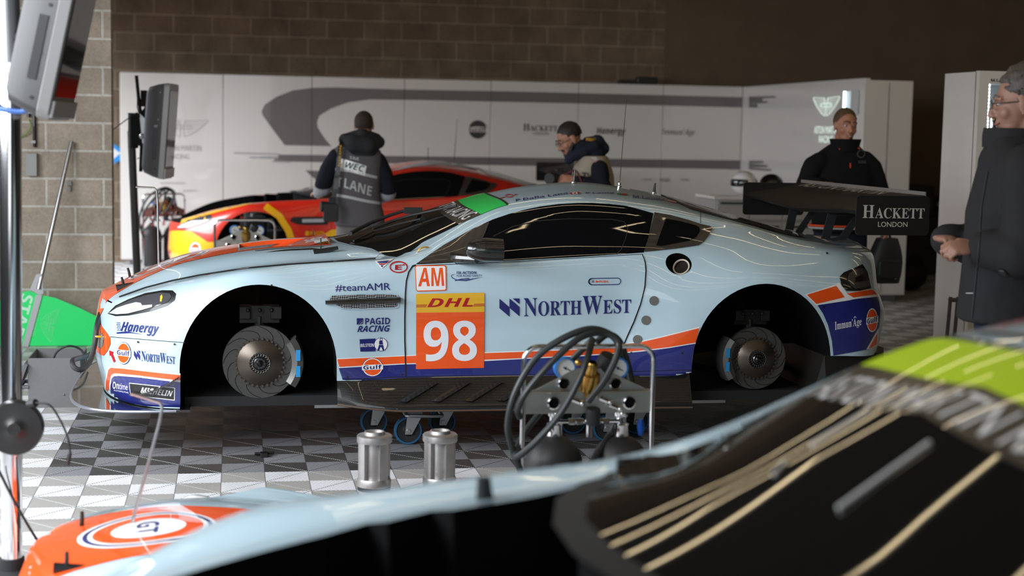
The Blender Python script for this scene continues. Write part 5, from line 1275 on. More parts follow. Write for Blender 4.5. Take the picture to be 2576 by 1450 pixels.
t_ = MB(); t_.text('ASTON MARTIN', Vector((bp(95, 777)[0], BY-.0075, bp(95, 777)[1])), dv, up, .20, .022); t_.text('RACING', Vector((bp(84, 795)[0], BY-.0075, bp(84, 795)[1])), dv, up, .10, .020)
def put_b(lst, pth, r): lst.tube([(x, BY-.0075, z) for x, z in pth], r, 4)
c_ = bp(122, 815); lst = MB()
def put_rot(l_, pth, r):
    l_.tube([Vector((c_[0], BY-.007, c_[1]))+dv*(x-0)+up*(z-0) for x, z in pth], r, 4)
wings(t_, 0, 0, .24, .10, put_rot, .0022); t_.build('emblem', mat('pale_green_print', (.25, .85, .42), .5), gb)
# grey steel box with a cable
bx = thing('steel_box', 'open grey steel box on the floor in front of the car nose', 'box', (-.98, 9.25, 0))
b = MB(); x0, x1, y0, y1, h = -1.155, -.872, 9.10, 9.48, .285
for c, d_ in (((x0, (y0+y1)/2, h/2), (.006, y1-y0, h)), ((x1, (y0+y1)/2, h/2), (.006, y1-y0, h)), (((x0+x1)/2, y0, h/2), (x1-x0, .006, h)), (((x0+x1)/2, y1, h/2), (x1-x0, .006, h)), (((x0+x1)/2, (y0+y1)/2, .006), (x1-x0, y1-y0, .006))): b.box(c, d_)
b.ball((x1-.09, y0-.004, .075), .006, 8, 6); b.build('box_body', mat('grey_steel_paint', (.135, .132, .13), .5, noise=.1, nscale=60), bx)
b = MB(); b.box((x0-.03, 9.2, .20), (.02, .26, .12), Matrix.Rotation(.35, 3, 'Y')); b.tube([(x0, 9.1, .12), (x0-.05, 9.1, .12), (x0-.05, 9.3, .12), (x0, 9.3, .12)], .012, 8); b.build('handle_flap', M_GREY, bx)
hose(bx, [(-1.0, 9.15, .02), (-1.02, 9.12, .27), (-.95, 9.1, .35), (-.87, 9.12, .33), (-.83, 9.1, .25)], .006, 'cable', M_RUB)
q = lambda x, y, Y: onY(x, y, Y)
b = MB(); b.tube([q(252, 790, 8.35), q(244, 820, 8.25), q(237, 870, 8.2), q(226, 910, 8.15), q(205, 930, 8.1), q(187, 925, 8.1), q(183, 908, 8.15), q(197, 902, 8.3), q(214, 898, 8.4), q(235, 885, 8.5), q(246, 850, 8.55), q(252, 800, 8.6)], .014, 10, smooth=8)
tag(b.build('cooling_hose', M_HOSE), 'dark grey hose looping down from the pale blue car nose', 'hose')
b = MB(); c = onZ(664, 1150); b.slab((c.x, c.y, .012), (.035, .045, .02), .004); b.tube([(c.x-.045, c.y+.02, .012), (c.x, c.y+.02, .012), (c.x+.05, c.y+.03, .012)], .008, 6); tag(b.build('tape_scrap', M_BLK), 'small black scrap lying on the floor under the car', 'scrap')

# ---------------------------------------------------------------- monitors and stands at the left
def monitor(root, c, h, yaw, tilt, wd=.36, th=.115, m1=None, m2=None):
    R = Matrix.Rotation(yaw, 3, 'Z') @ Matrix.Rotation(tilt, 3, 'Y'); f = lambda t, w_, v: Vector(c)+R @ Vector((t, w_, v))
    rows = []
    for t, k in ((-th, .80), (-th*.85, .90), (-th*.35, .97), (0, 1.0)):
        hw, hh, r_ = wd/2*k, h/2*k, .03; ring_ = []
        for q_, (sy, sz) in enumerate(((1, 1), (-1, 1), (-1, -1), (1, -1))):
            for j in range(5):
                a = (q_+j/4)*PI/2; ring_.append(f(t, sy*(hw-r_)+r_*math.cos(a), sz*(hh-r_)+r_*math.sin(a)))
        rows.append(ring_)
    b = MB(); b.grid(rows, closed=True, smooth=False); b.poly(list(reversed(rows[0]))); b.poly(rows[-1]); hs = b.build('housing', m1 or M_GREY, root, angle=40)
    b = MB(); b.slab(f(.022, 0, 0), (.044, wd*1.01, h*1.01), .035, R, axis=0); b.box(f(.048, 0, -h*.44), (.02, wd*.96, h*.10), R); b.build('bezel', m2 or M_GREYL, root, bevel=.004)
    b = MB(); b.box(f(.046, 0, h*.03), (.006, wd*.88, h*.80), R); b.build('screen', mat('dark_screen', (.01, .01, .012), .06, coat=.5), root)
    b = MB(); b.box(f(-th*.30, -wd/2*.985, -h*.12), (.03, .008, h*.36), R)
    for v in (-.4, -.15, .12, .4): b.lathe([(0, .006), (.006, .006), (.006, -.004)], f(-th*.2, -wd/2*.975, h*v), R @ Vector((0, -1, 0)), 10)
    b.build('vent', M_BLK, hs)
    return f
ms = thing('monitor_stand', 'small grey monitor on a black pole in front of white panels', 'monitor', (onY(345, 690, 12.9).x, 12.9, 0))
pb = onY(345, 690, 12.9); pt = onY(330, 330, 12.9)
b = MB(); b.tube([(pb.x, 12.9, .03), (pb.x, 12.9, pb.z), (pt.x-.0, 12.9, pt.z)], .031, 16); b.build('pole', mat('dark_steel_pole', (.11, .11, .115), .4, metal=.6), ms)
b = MB(); b.slab((pb.x, 12.9, .015), (.5, .5, .03), .05); b.build('base', M_GREY, ms)
b = MB(); c = onY(335, 335, 12.9); b.tube([c+Vector((0, 0, -.12)), c+Vector((0, 0, .16))], .040, 12); b.extr([(c.x, c.z-.08), (c.x+.12, c.z-.13), (c.x+.10, c.z+.22), (c.x+.06, c.z+.16), (c.x, c.z+.15)], (0, 12.86, 0), .02, 0, 2, 1); b.tube([onY(343, 190, 12.9), onY(350, 260, 12.9), onY(356, 300, 12.9)], .014, 8); b.tube([onY(357, 345, 12.9), onY(354, 432, 12.9)], .014, 8); b.box(onY(362, 248, 12.9), (.05, .03, .13)); b.build('clamp', M_DARK, ms)
b = MB(); b.extr([(p.x, p.z) for p in (onY(350, 285, 12.8), onY(372, 305, 12.8), onY(374, 350, 12.8), onY(358, 362, 12.8))], (0, 12.82, 0), .012, 0, 2, 1); b.box(onY(379, 300, 12.85), (.035, .05, .16)); b.ball(onY(357, 343, 12.78), .022, 10, 8); b.ball(onY(378, 275, 12.78), .015, 10, 8); b.ball(onY(367, 363, 12.78), .018, 10, 8); b.build('bracket', M_ZINC, ms)
c = onY(417, 330, 12.85); monitor(ms, c, .75, -.13, .075, .42, .14)
b = MB(); b.tube([onY(286, 325, 12.6), onY(320, 300, 12.7), onY(345, 283, 12.8)], .004, 6, smooth=5); b.tube([onY(346, 225, 12.8), onY(345, 270, 12.8), onY(352, 295, 12.8)], .004, 6); b.tube([onY(345, 400, 12.8), onY(360, 395, 12.8), onY(372, 415, 12.8)], .004, 6, smooth=5); b.build('cable', M_RUB, ms)
PYL = 5.69
pl = thing('chrome_stand', 'tall chrome pole carrying a tilted monitor at the left edge', 'monitor stand', (onZ(30, 1450).x, PYL, 0))
p0, p1, p2 = onY(30, 1440, PYL), onY(26, 158, PYL), onY(14, -120, PYL)
b = MB(); b.tube([(p0.x, PYL, .05), p1], .0375, 24); b.build('pole', M_CHROME, pl)
b = MB(); b.tube([p1, p2], .040, 24); b.build('upper_pole', mat('dull_steel_pole', (.23, .23, .24), .3, metal=.9), pl)
b = MB(); b.lathe([(.0, 0), (.10, 0), (.10, .015), (.048, .03), (.044, .07), (0, .07)], (p0.x, PYL, 0), (0, 0, 1), 28); b.build('base', M_DARK, pl)
c = onY(163, 78, PYL-.1); monitor(pl, c, .60, -.12, .215, .34, .12, mat('dark_monitor_shell', (.030, .029, .031), .45), mat('grey_monitor_bezel', (.17, .165, .16), .4))
b = MB(); b.tube([onY(25, 100, PYL), onY(90, 90, PYL-.05)], .025, 10); b.build('arm', M_DARK, pl)
b = MB(); c = onY(38, 1077, PYL-.075); b.lathe([(0, .03), (.022, .032), (.03, .026), (.05, .022), (.092, .020), (.096, .010), (.096, -.03), (.08, -.04)], c, (0, -1, 0), 40); b.build('cable_reel', mat('black_reel', (.010, .010, .010), .35), pl)
b = MB(); b.tube([onY(75, 1018, PYL-.08), onY(90, 1014, PYL-.1)], [.018, .014], 10); b.tube([onY(90, 1014, PYL-.1), onY(125, 1020, PYL-.11), onY(150, 1055, PYL-.1), onY(170, 1100, PYL-.1), onY(177, 1140, PYL-.1)], .0036, 8, smooth=6); b.tube([onY(177, 1138, PYL-.1), onY(174, 1150, PYL-.1), onY(171, 1170, PYL-.1)], [.005, .008, .006], 8); b.build('plug_lead', M_RUB, pl)
b = MB(); b.tube([onY(100, 256, PYL-.1), onY(60, 280, PYL-.08), onY(10, 276, PYL-.06), onY(-30, 265, PYL)], .009, 8, smooth=6); b.build('blue_cable', mat('blue_cable', (.03, .10, .32), .45), pl)
b = MB(); b.tube([onY(80, 225, PYL-.1), onY(40, 243, PYL-.03), onY(-20, 262, PYL)], .006, 8, smooth=4); b.build('black_cable', M_RUB, pl)
b = MB(); b.tube([onY(-5, 1180, PYL-.05), onY(30, 1250, PYL-.06), onY(75, 1330, PYL-.05), onY(120, 1400, PYL)], .005, 8, smooth=5); b.build('black_cable', M_RUB, pl)
b = MB(); b.tube([onY(41, 1150, PYL-.03), onY(48, 1250, PYL-.03), onY(50, 1330, PYL-.03)], .003, 6, smooth=4); b.build('black_cable', M_RUB, pl)
# fittings on the block wall
WY = 11.9
cd = thing('wall_conduit', 'pair of black conduits with a grey junction box on the block wall', 'conduit', (onY(80, 300, WY).x, WY, 1.6))
b = MB(); xa, xb = onY(72, 200, WY).x, onY(86, 200, WY).x; b.tube([(xa, WY-.02, onY(72, 295, WY).z), (xa, WY-.02, 3.2)], .013, 10); b.tube([(xb, WY-.02, onY(85, 370, WY).z), (xb, WY-.02, 3.2)], .013, 10); b.build('pipe', M_BLK, cd)
b = MB(); c = onY(81, 414, WY); b.slab((c.x, WY-.03, c.z), (.078, .06, .165), .006, axis=1); b.build('junction_box', mat('grey_box', (.36, .35, .34), .5), cd, bevel=.003)
b = MB()
for x, y in ((84, 153), (76, 282), (85, 280), (85, 357)): c = onY(x, y, WY); b.box((c.x, WY-.03, c.z), (.032, .022, .02))
b.build('clip', M_GREYL, cd)
b = MB(); b.tube([(xa, WY-.02, onY(72, 300, WY).z), onY(78, 318, WY-.03), onY(65, 338, WY-.03), onY(42, 346, WY-.03)], .005, 8, smooth=5); b.build('earth_wire', mat('green_yellow_wire', (.22, .35, .05), .5), cd)
b = MB(); c = onY(175, 466, WY); b.box((c.x, WY-.012, c.z+.012), (.035, .024, .03)); b.box((c.x, WY-.02, c.z-.025), (.022, .03, .035)); tag(b.build('wall_bracket', mat('grey_box', (.3, .3, .3), .5), None, bevel=.002), 'small grey bracket on the block wall beside the pole', 'bracket')
b = MB(); c = onY(95, 8, WY); b.ball((c.x, WY-.08, c.z), .05, 14, 10); b.box((c.x+.02, WY-.03, c.z+.05), (.1, .06, .06)); tag(b.build('wall_fixture', M_GREY), 'round grey fixture high on the block wall behind the monitor', 'fixture')  # camera-like grey fixture, gives no light
b = MB(); fl = [onY(284, 362, 18.6), onY(320, 385, 18.6), onY(320, 396, 18.6), onY(284, 412, 18.6)]; b.extr([(p.x, p.z) for p in fl], (0, 18.64, 0), .02, 0, 2, 1); fo = b.build('wall_pennant', mat('sky_blue_sign', (.02, .28, .75), .5)); tag(fo, 'blue and white triangular sign on the back wall by the panels', 'sign')
b = MB(); fl = [onY(284, 372, 18.6), onY(303, 386, 18.6), onY(284, 401, 18.6)]; b.poly([(p.x, 18.628, p.z) for p in fl]); b.build('white_triangle', M_WHITE, fo)

# ---------------------------------------------------------------- right-hand side: lit display, cases, cabinet
dt = thing('display_tower', 'tall white display tower with two lit niches at the right edge', 'display', (5.6, 10.6, 0))
x0 = onY(2465, 178, 10.4).x; x1 = x0+.95; zt = 2.095
n1a, n1b = onY(2482, 345, 10.4), onY(2580, 212, 10.4); n2a, n2b = onY(2470, 500, 10.4), onY(2570, 378, 10.4)
xa, xb = n1a.x+.0, n1b.x+.03
b = MB()
def panel(xa_, xb_, za, zb): b.box(((xa_+xb_)/2, 10.43, (za+zb)/2), (xb_-xa_, .06, zb-za))
panel(x0, xa, .05, zt); panel(xb, x1, .05, zt); panel(xa, xb, n1b.z, zt); panel(xa, xb, n2b.z, n1a.z); panel(xa, xb, .05, n2a.z)
b.box((x0+.02, 10.7, zt/2+.02), (.04, .5, zt-.05)); b.build('panel', M_PANEL, dt)
I3 = Matrix.Identity(3)
niche(dt, ((xa+xb)/2, 10.42, (n1a.z+n1b.z)/2), xb-xa, n1b.z-n1a.z, .28, I3); niche(dt, ((xa+xb)/2, 10.42, (n2a.z+n2b.z)/2), xb-xa, n2b.z-n2a.z, .28, I3)
b = MB(); b.text(sansb('M.Lauda'), (onY(2492, 205, 10.4).x, 10.397, n1b.z+.012), (1, 0, 0), (0, 0, 1), .15, .022); b.text(sansb('P.Dalla Lana'), (onY(2474, 378, 10.4).x, 10.397, n2b.z+.010), (1, 0, 0), (0, 0, 1), .12, .020); b.build('lettering', M_BLK, dt)
def bottle(x, y, zb, lab, grp):
    b = MB(); b.lathe([(0, 0), (.034, 0), (.036, .006), (.036, .135), (.030, .155), (.018, .168), (.018, .178)], (x, y, zb), (0, 0, 1), 24); o = b.build('steel_bottle', M_CHROME); tag(o, lab, 'bottle', grp)
    b = MB(); b.lathe([(.022, .172), (.022, .198), (.018, .202), (0, .202)], (x, y, zb), (0, 0, 1), 20); b.build('cap', M_BLK, o)
c = onY(2497, 300, 10.5); bottle(c.x, 10.5, n1a.z+.005, 'steel drinking bottle in the upper lit niche of the display tower', None)
b = MB(); rr = random.Random(3)
c = onY(2530, 335, 10.52)
for k in range(7): b.ball((c.x-.05+.025*k, 10.49+rr.uniform(-.02, .02), n1a.z+.03+rr.uniform(-.005, .03)), (.035, .03, .026), 12, 8)
tag(b.build('driver_gloves', M_DARK), 'black gloves bundled beside the steel bottle in the upper niche', 'gloves')
b = MB(); c = onY(2560, 292, 10.56); b.slab((c.x, 10.62, n1a.z+.13), (.14, .05, .24), .02, axis=1); tag(b.build('red_box', mat('red_print', (.5, .015, .01), .4)), 'red and white box at the back of the upper lit niche', 'box')
b = MB(); c = onY(2488, 430, 10.5); b.tube([(c.x-.01, 10.5, n2a.z+.012), (c.x-.012, 10.5, n2b.z-.06), (c.x, 10.5, n2b.z-.03), (c.x+.015, 10.5, n2b.z-.06), (c.x+.02, 10.5, n2a.z+.012)], .005, 8, smooth=5); b.box((c.x, 10.5, n2b.z-.03), (.02, .012, .02)); b.box((c.x+.005, 10.5, n2a.z+.012), (.05, .03, .02)); tag(b.build('cord_loop', M_RUB), 'black cord loop standing in the lower lit niche', 'cord')
b = MB(); c = onY(2475, 488, 10.47); b.ball((c.x+.03, 10.48, n2a.z+.03), (.03, .03, .025), 12, 8); tag(b.build('green_cap', mat('green_cap', (.02, .5, .08), .4)), 'small green cap in the lower lit niche', 'cap')
b = MB(); c = onZ(2412, 850); 
for k in range(2): b.tube([(4.42+.05*k, 9.2, 0), (4.45+.05*k, 9.2, .62)], .012, 8)
b.tube([(4.44, 9.2, .60), (4.9, 9.2, .60)], .014, 8); b.tube([(4.9, 9.2, 0), (4.9, 9.2, .62)], .014, 8); b.box((4.67, 9.2, .012), (.6, .3, .024)); tag(b.build('barrier_stand', M_GREY), 'dark metal barrier stand beside the man in the padded coat', 'stand')
R90 = Matrix.Rotation(-PI/2, 3, 'Z'); c = onX(2144, 257, 5.93)
wn = thing('lit_niche_box', 'small lit white niche box on the side partition behind the smiling man', 'display', (5.98, c.y, c.z)); a_ = onX(2130, 257, 5.93); b_ = onX(2158, 257, 5.93)
niche(wn, (5.94, max(c.y, 14.75), c.z), .20, onX(2144, 228, 5.93).z-onX(2144, 286, 5.93).z, .08, R90)
CY = 17.3
def flat_box(name, lab, cat, px_, Y, dep, m, grp=None, handles=False, r=.02):
    (xa_, ya_), (xb_, yb_) = px_; a = onY(xa_, ya_, Y); c2 = onY(xb_, yb_, Y); t_ = thing(name, lab, cat, ((a.x+c2.x)/2, Y+dep/2, min(a.z, c2.z)), grp)
    z0, z1 = min(a.z, c2.z), max(a.z, c2.z); z0 = max(z0, .0)
    b = MB(); b.slab(((a.x+c2.x)/2, Y+dep/2, (z0+z1)/2), (abs(c2.x-a.x), dep, z1-z0), r, axis=1); b.build('case_body', m, t_, bevel=.008)
    b = MB(); b.box(((a.x+c2.x)/2, Y-.003, z0+(z1-z0)*.72), (abs(c2.x-a.x)*.98, .008, .012)); b.box(((a.x+c2.x)/2, Y-.006, z0+(z1-z0)*.45), (abs(c2.x-a.x)*.5, .012, .025)); b.build('trim', M_DARK, t_)
    return t_
M_CASE = mat('brown_black_case', (.030, .025, .020), .55)
flat_box('transport_case', 'large dark transport case on the floor behind the rear wing', 'case', ((2280, 690), (2452, 548)), CY, .9, M_CASE, 'dark transport cases')
flat_box('transport_case', 'smaller dark case standing on the large transport case', 'case', ((2284, 545), (2352, 468)), CY+.1, .6, M_CASE, 'dark transport cases')
flat_box('equipment_rack', 'tall narrow dark rack beside the white display tower', 'rack', ((2424, 560), (2452, 383)), CY-.25, .24, mat('rack_black', (.018, .016, .014), .4))
b = MB(); c = onY(2365, 520, CY+.2); c.z += .03; b.ball((c.x, CY+.25, c.z), (.13, .14, .10), 18, 12); b.box((c.x, CY+.12, c.z-.06), (.2, .14, .015)); o = b.build('cap', mat('navy_cap', (.012, .014, .03), .7)); tag(o, 'navy cap with pale emblem on the large transport case', 'cap'); b = MB(); b.lathe([(.035, .0), (.0, .002)], (c.x-.04, CY+.115, c.z), (0, -1, 0), 16); b.lathe([(.03, .0), (.0, .002)], (c.x+.04, CY+.115, c.z), (0, -1, 0), 16); b.build('emblem', M_GREYL, o)
b = MB(); c = onZ(2305, 735); b.ball((c.x, c.y+.2, .17), (.19, .2, .17), 20, 12); b.tube([(c.x-.1, c.y+.1, .3), (c.x, c.y+.1, .38), (c.x+.1, c.y+.1, .3)], .012, 8, smooth=5); tag(b.build('holdall', M_DARK), 'black holdall on the floor beside the white end panel', 'bag')
KY = 14.2
ca = thing('drawer_cabinet', 'grey drawer cabinet with pale top behind the rear wing', 'cabinet', (onY(1900, 600, KY).x, KY+.3, 0))
a = onY(1797, 495, KY); c2 = onY(2062, 495, KY); zt_ = a.z
b = MB(); b.box(((a.x+c2.x)/2, KY+.3, (zt_-.03)/2), (c2.x-a.x-.03, .58, zt_-.03)); b.build('carcass', mat('grey_cabinet', (.30, .29, .28), .4), ca, bevel=.004)
b = MB(); b.box(((a.x+c2.x)/2, KY+.3, zt_-.012), (c2.x-a.x, .62, .024)); b.build('worktop', M_PANEL, ca)
for i in range(3):
    xa_ = a.x+.03+(c2.x-a.x-.06)*i/3; wd_ = (c2.x-a.x-.06)/3-.012
    for j in range(3):
        zc = zt_-.12-.22*j; b = MB(); b.box((xa_+wd_/2, KY+.006, zc), (wd_, .016, .19)); dw = b.build('drawer', mat('grey_drawer', (.38, .37, .36), .35), ca, bevel=.003); b = MB(); b.box((xa_+wd_/2, KY-.008, zc+.06), (wd_*.8, .014, .016)); b.build('handle', M_DARK, dw)
def helmet(x, lab, m, s_=1):
    c = Vector((x, KY+.25, zt_+.122*s_)); b = MB(); b.ball(c, (.13*s_, .15*s_, .118*s_), 24, 16); o = b.build('helmet', m); tag(o, lab, 'helmet', 'helmets on the drawer cabinet'); b = MB(); b.lathe([(.128*s_, -.02), (.134*s_, 0), (.134*s_, .03), (.126*s_, .05)], c+Vector((0, -.014, -.01)), (0, 0, 1), 20, PI, 2*PI); b.build('visor', M_GLASS, o)
helmet(onY(1893, 450, KY).x, 'white helmet on the drawer cabinet behind the wing', mat('white_gloss', (.7, .7, .7), .2)); helmet(onY(1930, 455, KY).x+.13, 'black helmet on the drawer cabinet behind the wing', M_BLK, .9)
for (x, y, wd_, hg, lab) in ((1578, 199, .22, .05, 'flat black item lying on top of the white wall panels'), (1627, 197, .25, .09, 'black camera box on top of the white wall panels')):
    c = onY(x, y, PY); b = MB(); b.slab((c.x, PY, 2.18+hg/2), (wd_, .12, hg), .02, axis=1); b.ball((c.x-wd_*.3, PY-.03, 2.18+hg*.5), hg*.35, 12, 8); o = b.build('camera_box', M_BLK, None, bevel=.004); tag(o, lab, 'camera')
# ---------------------------------------------------------------- people
def remesh(mb, voxel, name, m, parent, smooth=4):
    me = bpy.data.meshes.new('t'); me.from_pydata(mb.v, [], mb.f)
    bm = bmesh.new(); bm.from_mesh(me); bmesh.ops.remove_doubles(bm, verts=bm.verts, dist=1e-5); bmesh.ops.recalc_face_normals(bm, faces=bm.faces); bm.to_mesh(me); bm.free()
    o = bpy.data.objects.new('t', me); COL.objects.link(o)
    r_ = o.modifiers.new('r', 'REMESH'); r_.mode = 'VOXEL'; r_.voxel_size = voxel
    if smooth: q = o.modifiers.new('s', 'SMOOTH'); q.factor = .5; q.iterations = smooth
    out = bpy.data.meshes.new_from_object(o.evaluated_get(bpy.context.evaluated_depsgraph_get()))
    bpy.data.objects.remove(o); out.name = name; out.materials.clear()
    for mt in (m if isinstance(m, list) else [m]): out.materials.append(mt)
    out.polygons.foreach_set('use_smooth', [True]*len(out.polygons))
    return link(bpy.data.objects.new(name, out), parent)
def limb(b, pts, rr, n=14):
    P_ = [Vector(p) for p in pts]; b.tube(P_, rr, n, smooth=0)
    for p, r in zip(P_, rr): b.ball(p, r, 14, 9)
def torso(b, rings, rt, fw):
    """rings: (centre, half width, half depth)"""
    rows = []
    for c, a, d in rings:
        rows.append([Vector(c)+rt*(a*math.copysign(abs(math.cos(t))**.85, math.cos(t)))+fw*(d*math.copysign(abs(math.sin(t))**.85, math.sin(t))) for t in [2*PI*k/28 for k in range(28)]])
    b.grid(rows, closed=True); b.poly(list(reversed(rows[0]))); b.poly(rows[-1])
def head(b, c, F, U, s=1.0):
    F = Vector(F).normalized(); R_ = F.cross(Vector(U)).normalized(); U = R_.cross(F).normalized(); M = Matrix((R_, F, U)).transposed()
    p = lambda r, f, u: Vector(c)+(M @ Vector((r, f, u)))*s
    S = lambda *q: tuple(k*s for k in q)
    b.ball(p(0, -.014, .032), S(.077, .097, .090), 24, 16, M); b.ball(p(0, .022, -.015), S(.063, .072, .092), 20, 14, M); b.ball(p(0, .034, -.075), S(.050, .050, .040), 16, 12, M); b.ball(p(0, .070, -.092), S(.022, .018, .018), 12, 8, M)
    b.tube([p(0, .088, .018), p(0, .103, -.010), p(0, .114, -.030)], [.008*s, .010*s, .014*s], 10); b.ball(p(0, .110, -.031), S(.015, .013, .011), 10, 8, M)
    for e in (-1, 1):
        b.ball(p(e*.012, .102, -.034), S(.009, .010, .008), 8, 6, M); b.ball(p(e*.038, .056, -.024), S(.027, .026, .026), 12, 8, M)
        b.tube([p(e*.010, .090, .030), p(e*.034, .084, .034), p(e*.056, .066, .026)], [.010*s, .010*s, .008*s], 8)
        b.ball(p(e*.078, -.008, -.004), S(.009, .021, .033), 12, 8, M); b.ball(p(e*.080, -.004, -.032), S(.007, .010, .010), 8, 6, M)
    b.tube([p(-.022, .083, -.060), p(0, .092, -.058), p(.022, .083, -.060)], [.006*s, .009*s, .006*s], 8); b.tube([p(-.018, .080, -.068), p(0, .089, -.069), p(.018, .080, -.068)], [.006*s, .009*s, .006*s], 8)
    return p, M, s
def face_parts(root, p, M, s, brow=(.02, .012, .01), smile=0.0, open_eyes=True):
    for e in (-1, 1):
        g = MB(); g.ball(p(e*.031, .078, .010), (.0115*s, .0105*s, .0058*s), 14, 10, M); ey = g.build('eye', mat('eye_white', (.62, .60, .57), .25), root)
        g = MB(); g.ball(p(e*.031, .0865, .009), (.0055*s, .0035*s, .0055*s), 12, 8, M); g.build('iris', mat('dark_iris', (.02, .015, .012), .2), ey)
        g = MB(); g.tube([p(e*.012, .095, .034), p(e*.032, .090, .040), p(e*.052, .076, .034)], [.004*s, .0055*s, .003*s], 8); g.build('eyebrow', mat('brow_hair%s' % str(brow), brow, .8), root)
    g = MB(); g.tube([p(-.026, .0845, -.060+smile*.010), p(-.013, .0935, -.063), p(0, .0975, -.064), p(.013, .0935, -.063), p(.026, .0845, -.060+smile*.010)], [.003*s, .005*s, .0055*s, .005*s, .003*s], 8); mo = g.build('mouth', mat('lips', (.30, .10, .08), .5), root)
    if smile:
        g = MB(); g.tube([p(-.016, .095, -.0625), p(0, .1005, -.0655), p(.016, .095, -.0625)], [.002*s, .0035*s, .002*s], 8); g.build('teeth', mat('teeth', (.7, .66, .58), .3), mo)
def hair_cap(root, p, M, s, m, grow_=1.0, back=.016, up=.010, low=None, bump=.004, seed=1, name='hair'):
    rr = random.Random(seed); b = MB(); n, k = 40, 26; c = p(0, -.014-back, .032+up); rad = Vector((.080, .098, .094))*s*grow_; rows = []
    lim = low or (lambda a: .64)
    for i in range(k+1):
        row = []
        for j in range(n):
            a = 2*PI*j/n; f_ = math.sin(a)           # f_>0 is the face side
            tmax = PI*lim(f_); t = tmax*i/k
            q = 1+bump/rad.x*(math.sin(j*1.9+i*.7+seed)+math.sin(j*4.3-i*1.3))*.5*(.3+.7*i/k)
            row.append(c+M @ Vector((rad.x*math.sin(t)*math.cos(a)*q, rad.y*math.sin(t)*math.sin(a)*q, rad.z*math.cos(t)*q)))
        rows.append(row)
    inner = [[c+(v-c)*.9 for v in rows[-1]]]
    b.grid(rows+inner, closed=True); return b.build(name, m, root, angle=60)
def hand(b, wr, d, nrm, s=1.0, curl=.5, side=1, spread=.08):
    """palm and five fingers: wr wrist, d towards the fingertips, nrm out of the back of the hand; side +1 puts the thumb on d x nrm"""
    d = Vector(d).normalized(); nrm = Vector(nrm); nrm = (nrm-d*nrm.dot(d)).normalized(); W_ = d.cross(nrm).normalized()*side
    wr = Vector(wr); M = Matrix((W_, d, nrm)).transposed()
    b.ball(wr+d*.048*s, (.041*s, .052*s, .017*s), 16, 10, M); b.ball(wr+d*.012*s, (.029*s, .03*s, .019*s), 14, 8, M)
    for k, (o, L) in enumerate(((.030, .074), (.010, .083), (-.011, .077), (-.030, .060))):
        pos = wr+d*(.088-.006*abs(k-1.2))*s+W_*o*s; ang = 0; pts = [pos-d*.02*s]; pts.append(pos)
        dirv = (d+W_*spread*(1.2-k*.8)).normalized()
        for seg, fr in enumerate((.46, .31, .23)):
            ang += curl*(.75, 1.15, .8)[seg]*(1+.10*k); v = dirv*math.cos(ang)-nrm*math.sin(ang); pos = pos+v*(L*fr*s); pts.append(pos)
        limb(b, pts, [.0092*s, .0092*s, .0086*s, .0080*s, .0068*s], 10)
    base = wr+d*.022*s+W_*.028*s; t1 = base+(d*.55+W_*.70-nrm*.35).normalized()*.036*s; t2 = t1+(d*.85+W_*.15-nrm*.45*(.5+curl)).normalized()*.030*s; t3 = t2+(d*.8-W_*.25*curl-nrm*.5*curl).normalized()*.024*s
    limb(b, [base, t1, t2, t3], [.013*s, .0115*s, .0098*s, .0078*s], 10)
def legs(b, hip, rt, fw, h, spread=.10, r0=.085, step=0.0, infl=1.0):
    for e in (-1, 1):
        H_ = Vector(hip)+rt*(e*.095); kn = Vector((H_.x, H_.y, h*.27))+rt*(e*spread*.3)+fw*(.03+e*step); an = Vector((H_.x, H_.y, .085))+rt*(e*spread*.5)+fw*(e*step*.6-.02)
        limb(b, [H_, H_.lerp(kn, .5), kn, kn.lerp(an, .35), an], [r0*infl, .078*infl, .058*infl, .056*infl, .040*infl])
def shoes(root, hip, rt, fw, spread=.10, step=0.0, m=None):
    for e in (-1, 1):
        an = Vector((hip.x, hip.y, 0))+rt*(e*(.095+spread*.5))+fw*(e*step*.6-.02); b = MB(); rows = []
        for k in range(9):
            t = k/8; x = -.085+.27*t; hgt = (.075 if t < .35 else .075-.045*(t-.35)/.65); wdt = .036+.010*math.sin(PI*t)-.012*max(0, t-.8)*5*.4
            rows.append([an+fw*x+rt*(wdt*math.cos(a))+Vector((0, 0, max(.002, hgt*.5+hgt*.5*math.sin(a)))) for a in [2*PI*j/12 for j in range(12)]])
        b.grid(rows, closed=True); b.poly(list(reversed(rows[0]))); b.poly(rows[-1]); b.build('shoe', m or M_DARK, root)
def cloth(name, col, rough=.85, bump=.35, bs=22): return mat(name, col, rough, bump=bump, bscale=bs, spec=.15, noise=.10, nscale=14)
SKINP = mat('warm_skin', (.40, .195, .13), .5, noise=.10, nscale=25, spec=.35)
C_VEST = cloth('grey_vest_cloth', (.105, .098, .105)); C_NAVY = cloth('dark_navy_cloth', (.011, .012, .018)); C_HOOD = cloth('charcoal_hood_cloth', (.030, .031, .034)); C_SLV = cloth('pale_grey_sleeve', (.30, .30, .325)); C_TRG = cloth('grey_trouser_cloth', (.16, .15, .14)); C_CREAM = cloth('cream_vest_cloth', (.33, .285, .22)); C_BLACK = cloth('black_jacket_cloth', (.0065, .0065, .008)); C_JEAN = cloth('dark_jeans_cloth', (.012, .016, .032)); C_COAT = cloth('charcoal_padded_cloth', (.021, .0205, .022), bump=.5, bs=14)
SILV = mat('silver_print', (.42, .42, .43), .5)
class Surf(Skin):
    def __init__(s, o): s.soft_ = None; super().__init__(o.data)
